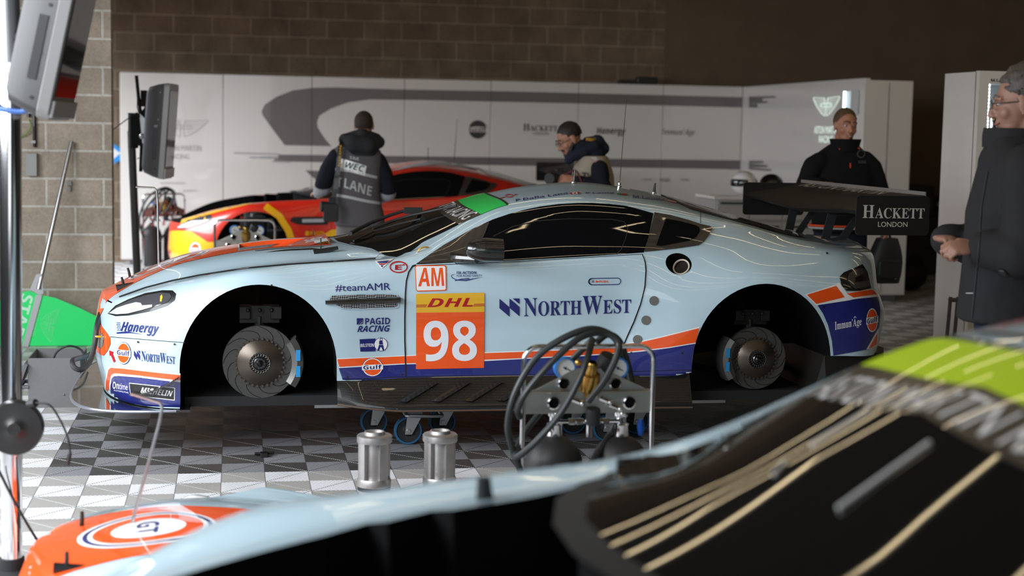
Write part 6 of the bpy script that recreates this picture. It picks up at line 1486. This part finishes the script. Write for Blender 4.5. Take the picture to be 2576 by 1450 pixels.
def lay_on(o, items, name, off=.004):
    """prints laid on a garment: (kind, body or points, quad, material)"""
    S_ = Surf(o); d = Decal()
    for it in items:
        if it[0] == 't': T(d, it[1], it[2], it[3], off*1.5, 6, cast=S_.px)
        elif it[0] == 's': strip(d, it[1], it[2], it[3], off, S_.px, 8)
        else: P(d, it[1], it[2], off, 7, S_.px)
    return d.build(name, o)

# --- the photographer seen from behind
def man_back():
    Y = 13.0; q = lambda x, y, dy=0.0: onY(x, y, Y+dy)
    hc = q(916, 312); t = thing('person', 'bald man in grey PIT LANE vest seen from behind with camera', 'person', (hc.x, Y, 0))
    rt = Vector((1, -.12, 0)).normalized(); fw = Vector((.12, 1, 0)).normalized(); hip = Vector((q(905, 590).x, Y, .86))
    shz = q(900, 372).z; neck = q(910, 355, -.02); cx = q(897, 420).x
    shL, shR = q(842, 392), q(955, 402); elL, elR = q(812, 466, -.02), q(976, 480, -.02); wrL, wrR = q(800, 486, .24), q(950, 505, .20)
    b = MB(); head(b, hc+Vector((0, 0, -.01)), (.25, 1, -.02), (0, 0, 1), .98)
    limb(b, [hc+Vector((0, -.02, -.07)), neck+Vector((0, .02, -.08))], [.056, .062]); torso(b, [(hip, .15, .10), ((cx, Y, 1.05), .155, .105), ((cx, Y, 1.25), .175, .11), ((cx, Y, shz-.05), .18, .10), ((cx, Y, shz+.02), .10, .07)], rt, fw)
    limb(b, [shL, elL, wrL], [.030, .036, .028]); limb(b, [shR, elR, wrR], [.030, .036, .028]); hand(b, wrL, (.1, 1, 0), (0, 0, 1), 1, .5, -1); hand(b, wrR, (-.3, 1, 0), (0, 0, 1), 1, .5, 1); legs(b, hip, rt, fw, hc.z)
    remesh(b, .007, 'body', SKINP, t)
    p, M, s = head(MB(), hc+Vector((0, 0, -.01)), (.25, 1, -.02), (0, 0, 1), .98)
    hair_cap(t, p, M, s, mat('shaved_hair', (.030, .018, .012), .8, noise=.5, nscale=60), 1.0, .010, -.006, lambda f: .70-.45*max(0, f), .0012)
    b = MB(); torso(b, [(hip+Vector((0, 0, -.06)), .21, .155), (hip+Vector((0, 0, .02)), .205, .15), ((cx, Y, 1.03), .20, .145), ((cx, Y, 1.2), .205, .14), ((cx, Y, shz-.10), .215, .135), ((cx, Y, shz-.02), .20, .115), ((cx, Y, shz+.04), .12, .085)], rt, fw); v = remesh(b, .012, 'vest', C_VEST, t)
    b = MB(); limb(b, [shL+Vector((.02, 0, -.015)), shL.lerp(elL, .5), elL], [.080, .078, .070]); u_ = remesh(b, .012, 'upper_sleeve', C_NAVY, t); b = MB(); limb(b, [shR+Vector((-.02, 0, -.015)), shR.lerp(elR, .5), elR], [.080, .078, .070]); remesh(b, .012, 'upper_sleeve', C_NAVY, t)
    for el, wr in ((elL, wrL), (elR, wrR)): b = MB(); limb(b, [el+Vector((0, .01, -.02)), el.lerp(wr, .5), wr], [.072, .060, .045]); remesh(b, .012, 'lower_sleeve', C_SLV, t)
    b = MB(); limb(b, [q(868, 352, -.06), q(890, 362, -.13), q(925, 365, -.13), q(952, 358, -.06)], [.055, .075, .075, .055]); limb(b, [q(872, 350, .0), q(912, 338, -.05), q(946, 350, .0)], [.05, .055, .05]); torso(b, [((q(910, 380).x, Y-.09, q(910, 392).z), .10, .05), ((q(910, 360).x, Y-.09, q(910, 362).z), .15, .07)], rt, fw); remesh(b, .010, 'hood', C_HOOD, t, 4)
    b = MB(); legs(b, hip, rt, fw, hc.z, infl=1.18); torso(b, [(hip+Vector((0, 0, -.10)), .15, .11), (hip+Vector((0, 0, .06)), .17, .12)], rt, fw); remesh(b, .014, 'trousers', C_TRG, t); shoes(t, hip, rt, fw)
    lay_on(v, [('p', [(857, 398), (922, 418), (917, 443), (853, 421)], M_WHITE), ('t', sansi('WEC'), [(868, 421), (915, 434), (918, 418), (871, 406)], mat('dark_teal_print', (.01, .04, .06), .5)), ('s', [(840, 425), (880, 430), (920, 440), (948, 447)], 7, SILV), ('s', [(842, 490), (880, 497), (920, 506), (955, 512)], 7, SILV),
               ('t', sansb('LANE'), [(866, 472), (933, 494), (936, 470), (868, 448)], SILV), ('t', sansb('T'), [(850, 470), (860, 472), (861, 447), (850, 446)], SILV), ('t', sansb('IM'), [(880, 400), (902, 405), (902, 397), (880, 393)], SILV)], 'vest_print', .005)
    st = thing('camera', 'black camera with yellow lettered strap hanging at the photographer\'s hip', 'camera', q(828, 530, -.16))
    b = MB(); b.slab(q(832, 535, -.19), (.12, .10, .15), .02, axis=1); b.tube([q(832, 520, -.19), q(806, 520, -.20)], [.04, .045], 16); b.slab(q(835, 505, -.19), (.06, .06, .05), .01, axis=1); b.build('camera_body', M_RUB, st, bevel=.006)
    b = MB(); sp_ = [q(862, 348, -.10), q(855, 380, -.155), q(851, 420, -.165), q(845, 470, -.165), q(838, 505, -.18)]; L = catmull(sp_, 6); b.grid([[c-Vector((.018, 0, 0)) for c in L], [c+Vector((.018, -.004, 0)) for c in L], [c+Vector((.018, .004, 0)) for c in L], [c+Vector((-.018, .004, 0)) for c in L], [c-Vector((.018, 0, 0)) for c in L]]); so = b.build('strap', M_BLK, st)
    b = MB(); y0 = q(853, 400, -.168); b.text(sansb('NIKON'), y0+Vector((.010, -.006, -.06)), (.05, 0, 1), (-1, 0, .05), .17, .016); b.build('lettering', M_YEL, so)
man_back()

# --- the bowed photographer behind the roof
def man_bowed():
    Y = 12.0; q = lambda x, y, dy=0.0: onY(x, y, Y+dy)
    hc = q(1432, 352); t = thing('person', 'dark haired man in cream vest and glasses looking down at a camera', 'person', (q(1475, 600).x, Y+.05, 0))
    F = Vector((-.80, -.12, -.46)); rt = Vector((.12, 1, 0)).normalized(); fw = Vector((-1, .12, 0)).normalized()
    hip = Vector((q(1500, 600).x, Y+.05, .88)); ch = q(1488, 440, .05); sh_z = q(1490, 392).z
    shN = q(1502, 412, -.20); shF = q(1462, 405, .20); elN = q(1520, 475, -.26); wrN = q(1445, 452, -.20); elF = q(1440, 490, .2); wrF = q(1398, 458, .0)
    U = Vector((-.46, 0, .80))
    b = MB(); p, M, s = head(b, hc, F, U, 1.0); limb(b, [p(0, -.03, -.06), q(1478, 395, .0)], [.056, .065]); torso(b, [(hip, .15, .10), (Vector((q(1500, 500).x, Y+.05, 1.12)), .16, .11), (ch, .17, .115), (Vector((q(1488, 400).x, Y+.03, sh_z-.02)), .13, .09)], rt, fw)
    limb(b, [shN, elN, wrN], [.030, .036, .028]); limb(b, [shF, elF, wrF], [.030, .036, .028]); hand(b, wrN, (-1, .1, .12), (0, -.8, .5), 1.0, .55, -1); hand(b, wrF, (-.6, -.6, .1), (-.3, .6, .6), 1.0, .6, 1); legs(b, hip, rt, fw, 1.70); remesh(b, .007, 'body', SKINP, t); face_parts(t, p, M, s)
    hm = mat('black_brown_hair', (.012, .008, .006), .6, noise=.4, nscale=60); hair_cap(t, p, M, s, hm, 1.0, .012, .012, lambda f: .66-.26*max(0, f), .004, 2)
    b = MB()
    for e in (-1, 1): b.tube([p(e*.068, .005, -.03), p(e*.058, .045, -.065), p(e*.035, .075, -.092), p(0, .088, -.104)], [.012, .016, .016, .014], 10)
    b.tube([p(-.026, .088, -.050), p(0, .097, -.047), p(.026, .088, -.050)], .006, 8); b.build('beard', hm, t)
    b = MB()
    for e in (-1, 1):
        b.tube([p(e*.031+.021*math.cos(a), .100, .010+.016*math.sin(a)) for a in [2*PI*k/20 for k in range(20)]], .0018, 6, closed=True); b.tube([p(e*.052, .098, .014), p(e*.072, .06, .012), p(e*.080, -.005, .010)], .0018, 6)
    b.tube([p(-.010, .101, .014), p(.010, .101, .014)], .0018, 6); b.build('glasses', M_BLK, t)
    b = MB(); limb(b, [p(0, -.03, -.10), q(1490, 385, 0)], [.08, .105]); limb(b, [q(1478, 358, .05), q(1503, 358, 0), q(1518, 374, 0)], [.045, .06, .05]); limb(b, [q(1432, 402, -.03), q(1442, 392, -.06), q(1465, 384, -.08), q(1495, 368, -.07), q(1514, 368, .0)], [.04, .045, .048, .045, .042]); remesh(b, .010, 'hood', cloth('navy_hood_cloth', (.016, .020, .034)), t, 4)
    b = MB(); b.tube([q(1474, 350, -.05), q(1490, 352, -.06), q(1500, 350, -.02)], .014, 8, smooth=4); b.build('hood_lining', mat('ochre_lining', (.35, .18, .02), .8), t)
    b = MB(); torso(b, [(hip+Vector((0, 0, -.05)), .20, .15), (Vector((q(1500, 500).x, Y+.05, 1.12)), .205, .155), (ch+Vector((.01, 0, 0)), .225, .165), (Vector((q(1492, 395).x, Y+.03, sh_z+.0)), .20, .12)], rt, fw); v = remesh(b, .012, 'vest', C_CREAM, t)
    for e_, (a_, b_, c_) in enumerate(((shN, elN, wrN), (shF, elF, wrF))): g = MB(); limb(g, [a_+Vector((.02, 0, -.04)), a_.lerp(b_, .5), b_, b_.lerp(c_, .55), b_.lerp(c_, .86)], [.070, .072, .066, .055, .045]); remesh(g, .012, 'sleeve', C_NAVY, t)
    b = MB(); legs(b, hip, rt, fw, 1.70, infl=1.18); torso(b, [(hip+Vector((0, 0, -.10)), .15, .11), (hip+Vector((0, 0, .06)), .17, .12)], rt, fw); remesh(b, .014, 'trousers', C_JEAN, t); shoes(t, hip, rt, fw)
    lay_on(v, [('s', [(1478, 392), (1495, 398), (1510, 412)], 7, SILV), ('t', sansb('TV'), [(1466, 448), (1490, 452), (1490, 436), (1466, 434)], M_BLK), ('p', [(1424, 412), (1438, 416), (1436, 432), (1424, 430)], mat('pale_pocket', (.42, .37, .30), .8))], 'vest_print', .005)
    st = thing('camera', 'black camera held by the bowed man in the cream vest', 'camera', q(1400, 450, -.12)); b = MB(); b.slab(q(1404, 447, -.12), (.15, .09, .10), .02, axis=1); b.tube([q(1398, 447, -.12), q(1382, 450, -.22)], [.042, .046], 16); b.slab(q(1406, 430, -.12), (.06, .06, .04), .01, axis=1); b.build('camera_body', M_RUB, st, bevel=.006)
    b = MB(); b.tube([q(1420, 440, -.18), q(1448, 430, -.24), q(1462, 455, -.26), q(1470, 480, -.25)], .008, 8, smooth=5); b.build('strap', mat('dark_red_strap', (.09, .012, .02), .6), st)
man_bowed()

# --- the smiling man in the black jacket
def man_smiling():
    Y = 11.0; q = lambda x, y, dy=0.0: onY(x, y, Y+dy)
    hc = q(2127, 319); t = thing('person', 'smiling man in black jacket with orange zip pulls behind the wing', 'person', (hc.x, Y+.05, 0))
    rt = Vector((1, -.1, 0)).normalized(); fw = Vector((-.1, -1, 0)).normalized(); cx = q(2120, 420).x; hip = Vector((q(2120, 600).x, Y+.05, .90)); shz = q(2120, 388).z
    shA, shB = q(2052, 405), q(2185, 402); elA, wrA = q(2028, 462, .02), q(2066, 468, -.22); elB, wrB = q(2215, 490, .03), q(2226, 575, -.04)
    F = Vector((.02, -1, -.05)); b = MB(); p, M, s = head(b, hc, F, (0.06, 0, 1), 1.02); limb(b, [p(0, -.025, -.07), q(2128, 380, .02)], [.060, .070])
    torso(b, [(hip, .16, .11), ((cx, Y+.04, 1.1), .175, .12), ((cx, Y+.03, 1.28), .185, .12), ((cx, Y+.03, shz-.04), .18, .10), ((cx, Y+.03, shz+.03), .10, .07)], rt, fw); limb(b, [shA, elA, wrA], [.030, .036, .028]); limb(b, [shB, elB, wrB], [.030, .036, .028])
    hand(b, wrA, (1, -.1, .05), (-.1, -.6, .9), 1.05, .75, -1); hand(b, wrB, (.02, 0, -1), (1, 0, 0), 1.05, 1.0, 1); legs(b, hip, rt, fw, 1.82, r0=.09); remesh(b, .007, 'body', mat('ruddy_skin', (.40, .175, .11), .5, noise=.1, nscale=25), t); face_parts(t, p, M, s, (.08, .05, .03), 1.0)
    hair_cap(t, p, M, s, mat('thin_brown_hair', (.085, .048, .024), .6, noise=.35, nscale=60), 1.01, .010, .010, lambda f: .68-.38*max(0, f), .003, 4)
    b = MB(); torso(b, [(hip+Vector((0, 0, .0)), .205, .15), ((cx, Y+.04, 1.08), .215, .155), ((cx, Y+.03, 1.26), .225, .155), ((cx, Y+.03, shz-.06), .225, .13), ((cx, Y+.03, shz+.0), .19, .11), ((cx+.01, Y+.02, shz+.075), .10, .09)], rt, fw)
    limb(b, [shA+Vector((.03, 0, -.01)), shA.lerp(elA, .25), shA.lerp(elA, .5), elA, elA.lerp(wrA, .5), elA.lerp(wrA, .9)], [.076, .080, .080, .076, .062, .05]); limb(b, [shB+Vector((-.03, 0, -.01)), shB.lerp(elB, .25), shB.lerp(elB, .5), elB, elB.lerp(wrB, .5), elB.lerp(wrB, .92)], [.076, .080, .080, .074, .064, .052]); j = remesh(b, .012, 'jacket', C_BLACK, t, 3)
    b = MB(); n = 20; rows = []
    for k in range(4):
        rr_, zz = ((.100, .02), (.106, .065), (.118, .112), (.106, .106))[k]
        rows.append([Vector((cx+.012, Y+.0, shz+zz))+rt*(rr_*math.cos(a))+fw*(rr_*.95*math.sin(a)) for a in [2*PI*i/n for i in range(n)]])
    b.grid(rows, closed=True); b.build('collar', C_BLACK, j)
    oz = mat('orange_zip', (.75, .07, .01), .5)
    lay_on(j, [('p', [(2136, 366), (2140, 366), (2140, 379), (2137, 381)], oz), ('p', [(2137, 411), (2140, 411), (2140, 423), (2137, 423)], oz), ('s', [(2152, 366), (2161, 376)], 3.4, oz), ('s', [(2111, 370), (2112, 377)], 2.4, oz), ('s', ell(2165, 388, 9, 9, 20)+[(2174, 388)], 1.6, M_GREY), ('s', [(2090, 366), (2094, 356), (2099, 350)], 1.6, M_GREYL), ('t', 'RACING', [(2158, 412), (2176, 412), (2176, 405), (2158, 405)], M_GREY)], 'jacket_print', .006)
    g = MB()
    for m_i, z in ((0, .955), (1, .938)):
        g.m = m_i; g.tube([Vector((cx-.0, Y+.045, z))+rt*(.218*math.cos(a))+fw*(.162*math.sin(a)) for a in [2*PI*i/36 for i in range(36)]], .007, 6, closed=True)
    g.build('hem_stripe', [oz, SILV], j)
    b = MB(); legs(b, hip, rt, fw, 1.82, r0=.09, infl=1.2); torso(b, [(hip+Vector((0, 0, -.12)), .16, .12), (hip+Vector((0, 0, .05)), .185, .135)], rt, fw); remesh(b, .014, 'trousers', C_JEAN, t); shoes(t, hip, rt, fw)
    b = MB(); b.tube([q(2070, 470, -.26), q(2096, 470, -.34), q(2124, 466, -.36)], [.006, .005, .002], 8); o = b.build('pen', M_GREYL); tag(o, 'pale pen held in the smiling man\'s hand above the wing', 'pen')
    bg = thing('backpack', 'black backpack hanging from the smiling man\'s hand below the wing', 'backpack', q(2225, 712, -.04)); c0 = q(2226, 655, -.05)
    b = MB(); rows = []
    for k in range(13):
        u = k/12; z = c0.z+.165-.335*u; wd_ = (.075+.055*math.sin(min(1, u*1.6)*PI/2))*(1-.25*max(0, u-.8)*5*.3); dp = .05+.04*math.sin(PI*min(1, .15+u*.8))
        rows.append([Vector((c0.x-.012*u*1.5+.01, c0.y, z))+Vector((wd_*math.copysign(abs(math.cos(a))**.7, math.cos(a)), dp*math.copysign(abs(math.sin(a))**.7, math.sin(a)), 0)) for a in [2*PI*i/24 for i in range(24)]])
    b.grid(rows, closed=True); b.poly(list(reversed(rows[0]))); b.poly(rows[-1]); b.build('bag', mat('black_nylon', (.007, .007, .008), .6, bump=.3, bscale=20), bg, weld=True)
    b = MB(); b.tube([c0+Vector((-.04, 0, .15)), c0+Vector((-.02, 0, .205)), c0+Vector((.02, 0, .205)), c0+Vector((.04, 0, .15))], .010, 8, smooth=5); b.build('handle', M_BLK, bg)
    b = MB(); b.tube([c0+Vector((-.10, 0, -.10)), c0+Vector((-.135, -.02, -.17)), c0+Vector((-.15, -.02, -.21)), c0+Vector((-.13, -.02, -.235)), c0+Vector((-.12, -.02, -.19))], .010, 8, smooth=5); b.build('strap', M_BLK, bg)
    b = MB(); b.box(c0+Vector((.052, -.088, -.115)), (.016, .006, .038)); b.build('buckle', M_CHROME, bg); b = MB(); b.slab(c0+Vector((.0, -.085, -.06)), (.17, .03, .14), .03, axis=1); b.build('front_pocket', MATS['black_nylon'], bg, bevel=.01)
man_smiling()

# --- the man in the padded coat at the right edge
def man_coat():
    Y = 5.6; q = lambda x, y, dy=0.0: onY(x, y, Y+dy)
    hc = q(2570, 262); t = thing('person', 'grey haired man in charcoal padded coat at the right edge', 'person', (q(2570, 600).x, Y+.05, 0))
    F = Vector((-.86, .45, -.12)); rt = Vector((.42, .9, 0)).normalized(); fw = Vector((-.9, .42, 0)).normalized()
    cx = q(2575, 520).x; hip = Vector((q(2560, 800).x, Y+.08, .93)); shz = q(2560, 372).z
    shN = q(2590, 425, -.18); shF = q(2530, 400, .2); elN = q(2590, 640, -.24); wrN = q(2455, 622, -.10); elF = Vector((cx+.02, Y+.34, 1.18)); wrF = Vector((cx-.20, Y+.30, 1.22))
    b = MB(); p, M, s = head(b, hc, F, (-.1, 0, 1), 1.04); limb(b, [p(0, -.03, -.07), q(2565, 360, .05)], [.062, .072]); torso(b, [(hip, .17, .12), ((cx, Y+.06, 1.12), .18, .13), ((cx, Y+.06, 1.32), .19, .13), ((cx, Y+.05, shz-.04), .185, .11), ((cx, Y+.05, shz+.03), .10, .08)], rt, fw)
    limb(b, [shN, elN, wrN], [.030, .036, .028]); limb(b, [shF, elF, wrF], [.030, .036, .028]); hand(b, wrN, (-1, .12, -.02), (.1, -.55, .8), 1.08, .95, 1); hand(b, wrF, (.2, -1, 0), (0, .2, .9), 1.05, .9, -1); legs(b, hip, rt, fw, 1.88, r0=.09); remesh(b, .006, 'body', mat('aged_skin', (.27, .135, .092), .55, noise=.12, nscale=30), t); face_parts(t, p, M, s, (.10, .09, .085))
    hm = mat('grey_brown_hair', (.055, .042, .035), .6, noise=.6, nscale=45)
    hair_cap(t, p, M, s, hm, 1.10, .022, .020, lambda f: .80-.42*max(0, f), .010, 6)
    b = MB(); rr_ = random.Random(9)
    for k in range(60):
        a = rr_.uniform(0, 2*PI); u = rr_.uniform(-.3, .95); rad = math.sqrt(max(.05, 1-u*u)); pt = p(.086*rad*math.cos(a), -.03+.108*rad*math.sin(a), .045+.102*u)
        if math.sin(a) > .5 and u < .35: continue
        dn = (p(0, -.06, -.10)-pt).normalized()*.05; b.tube([pt, pt+dn*.5+Vector((rr_.uniform(-.01, .01), rr_.uniform(-.01, .01), .004)), pt+dn+Vector((rr_.uniform(-.012, .012), rr_.uniform(-.012, .012), 0))], [.007, .008, .002], 6)
    b.build('hair_locks', hm, t)
    b = MB()
    for e in (-1, 1): b.tube([p(e*.031+.022*math.cos(a), .104, .010+.017*math.sin(a)) for a in [2*PI*k/18 for k in range(18)]], .002, 6, closed=True); b.tube([p(e*.053, .10, .014), p(e*.082, -.005, .012)], .002, 6)
    b.build('glasses', M_BLK, t)
    b = MB(); torso(b, [(Vector((q(2555, 812).x, Y+.08, q(2550, 812).z)), .235, .19), (Vector((q(2560, 740).x, Y+.08, q(2550, 740).z)), .225, .185), ((cx, Y+.06, 1.18), .235, .19), ((cx, Y+.06, 1.34), .25, .19), ((cx, Y+.05, shz-.07), .245, .155), ((cx, Y+.05, shz), .20, .13), ((cx-.01, Y+.05, shz+.06), .11, .105)], rt, fw)
    def puffs(a, c, r0, r1, n=7):
        pts, rr2 = [], []
        for i in range(n*3+1): pts.append(a.lerp(c, i/(n*3))); rr2.append((r0+(r1-r0)*i/(n*3))*(.93 if i % 3 == 0 else 1.0))
        limb(b, pts, rr2, 18)
    puffs(shN, elN, .105, .098); puffs(elN+Vector((-.02, 0, 0)), elN.lerp(wrN, .84), .098, .070, 4); puffs(shF, elF, .105, .092); puffs(elF, elF.lerp(wrF, .85), .092, .068, 4)
    c = remesh(b, .012, 'coat', C_COAT, t, 2)
    b = MB(); n = 24; rows = []
    for rr_, zz in ((.125, .0), (.126, .045), (.122, .075), (.108, .07)): rows.append([Vector((cx-.02, Y+.05, shz+zz))+rt*(rr_*math.cos(a))+fw*(rr_*math.sin(a)) for a in [2*PI*i/n for i in range(n)]])
    b.grid(rows, closed=True); b.build('collar', C_COAT, c)
    S_ = Surf(c); b = MB(); h = S_.px((2525, 684))
    if h: b.lathe([(0, .010), (.014, .010), (.018, .006), (.018, -.004)], h[0], h[1], 20); b.build('button', M_BLK, c)
    d = Decal(); strip(d, [(2486, 430), (2470, 520), (2462, 640), (2452, 740), (2446, 800)], 3.2, M_DARK, .004, S_.px, 12); strip(d, [(2432, 738), (2450, 738)], 2.0, M_GREYL, .004, S_.px, 6); d.build('coat_seam', c)
    b = MB(); legs(b, hip, rt, fw, 1.88, r0=.09, infl=1.2); torso(b, [(hip+Vector((0, 0, -.12)), .16, .12), (hip+Vector((0, 0, .05)), .185, .135)], rt, fw); remesh(b, .014, 'trousers', C_JEAN, t); shoes(t, hip, rt, fw)
    b = MB(); hd = wrN+Vector((-.09, .01, -.03)); b.tube([hd+Vector((0, .014*math.cos(a), .014*math.sin(a))) for a in [2*PI*k/14 for k in range(14)]], .002, 6, closed=True); b.build('ring', M_CHROME, t)
man_coat()
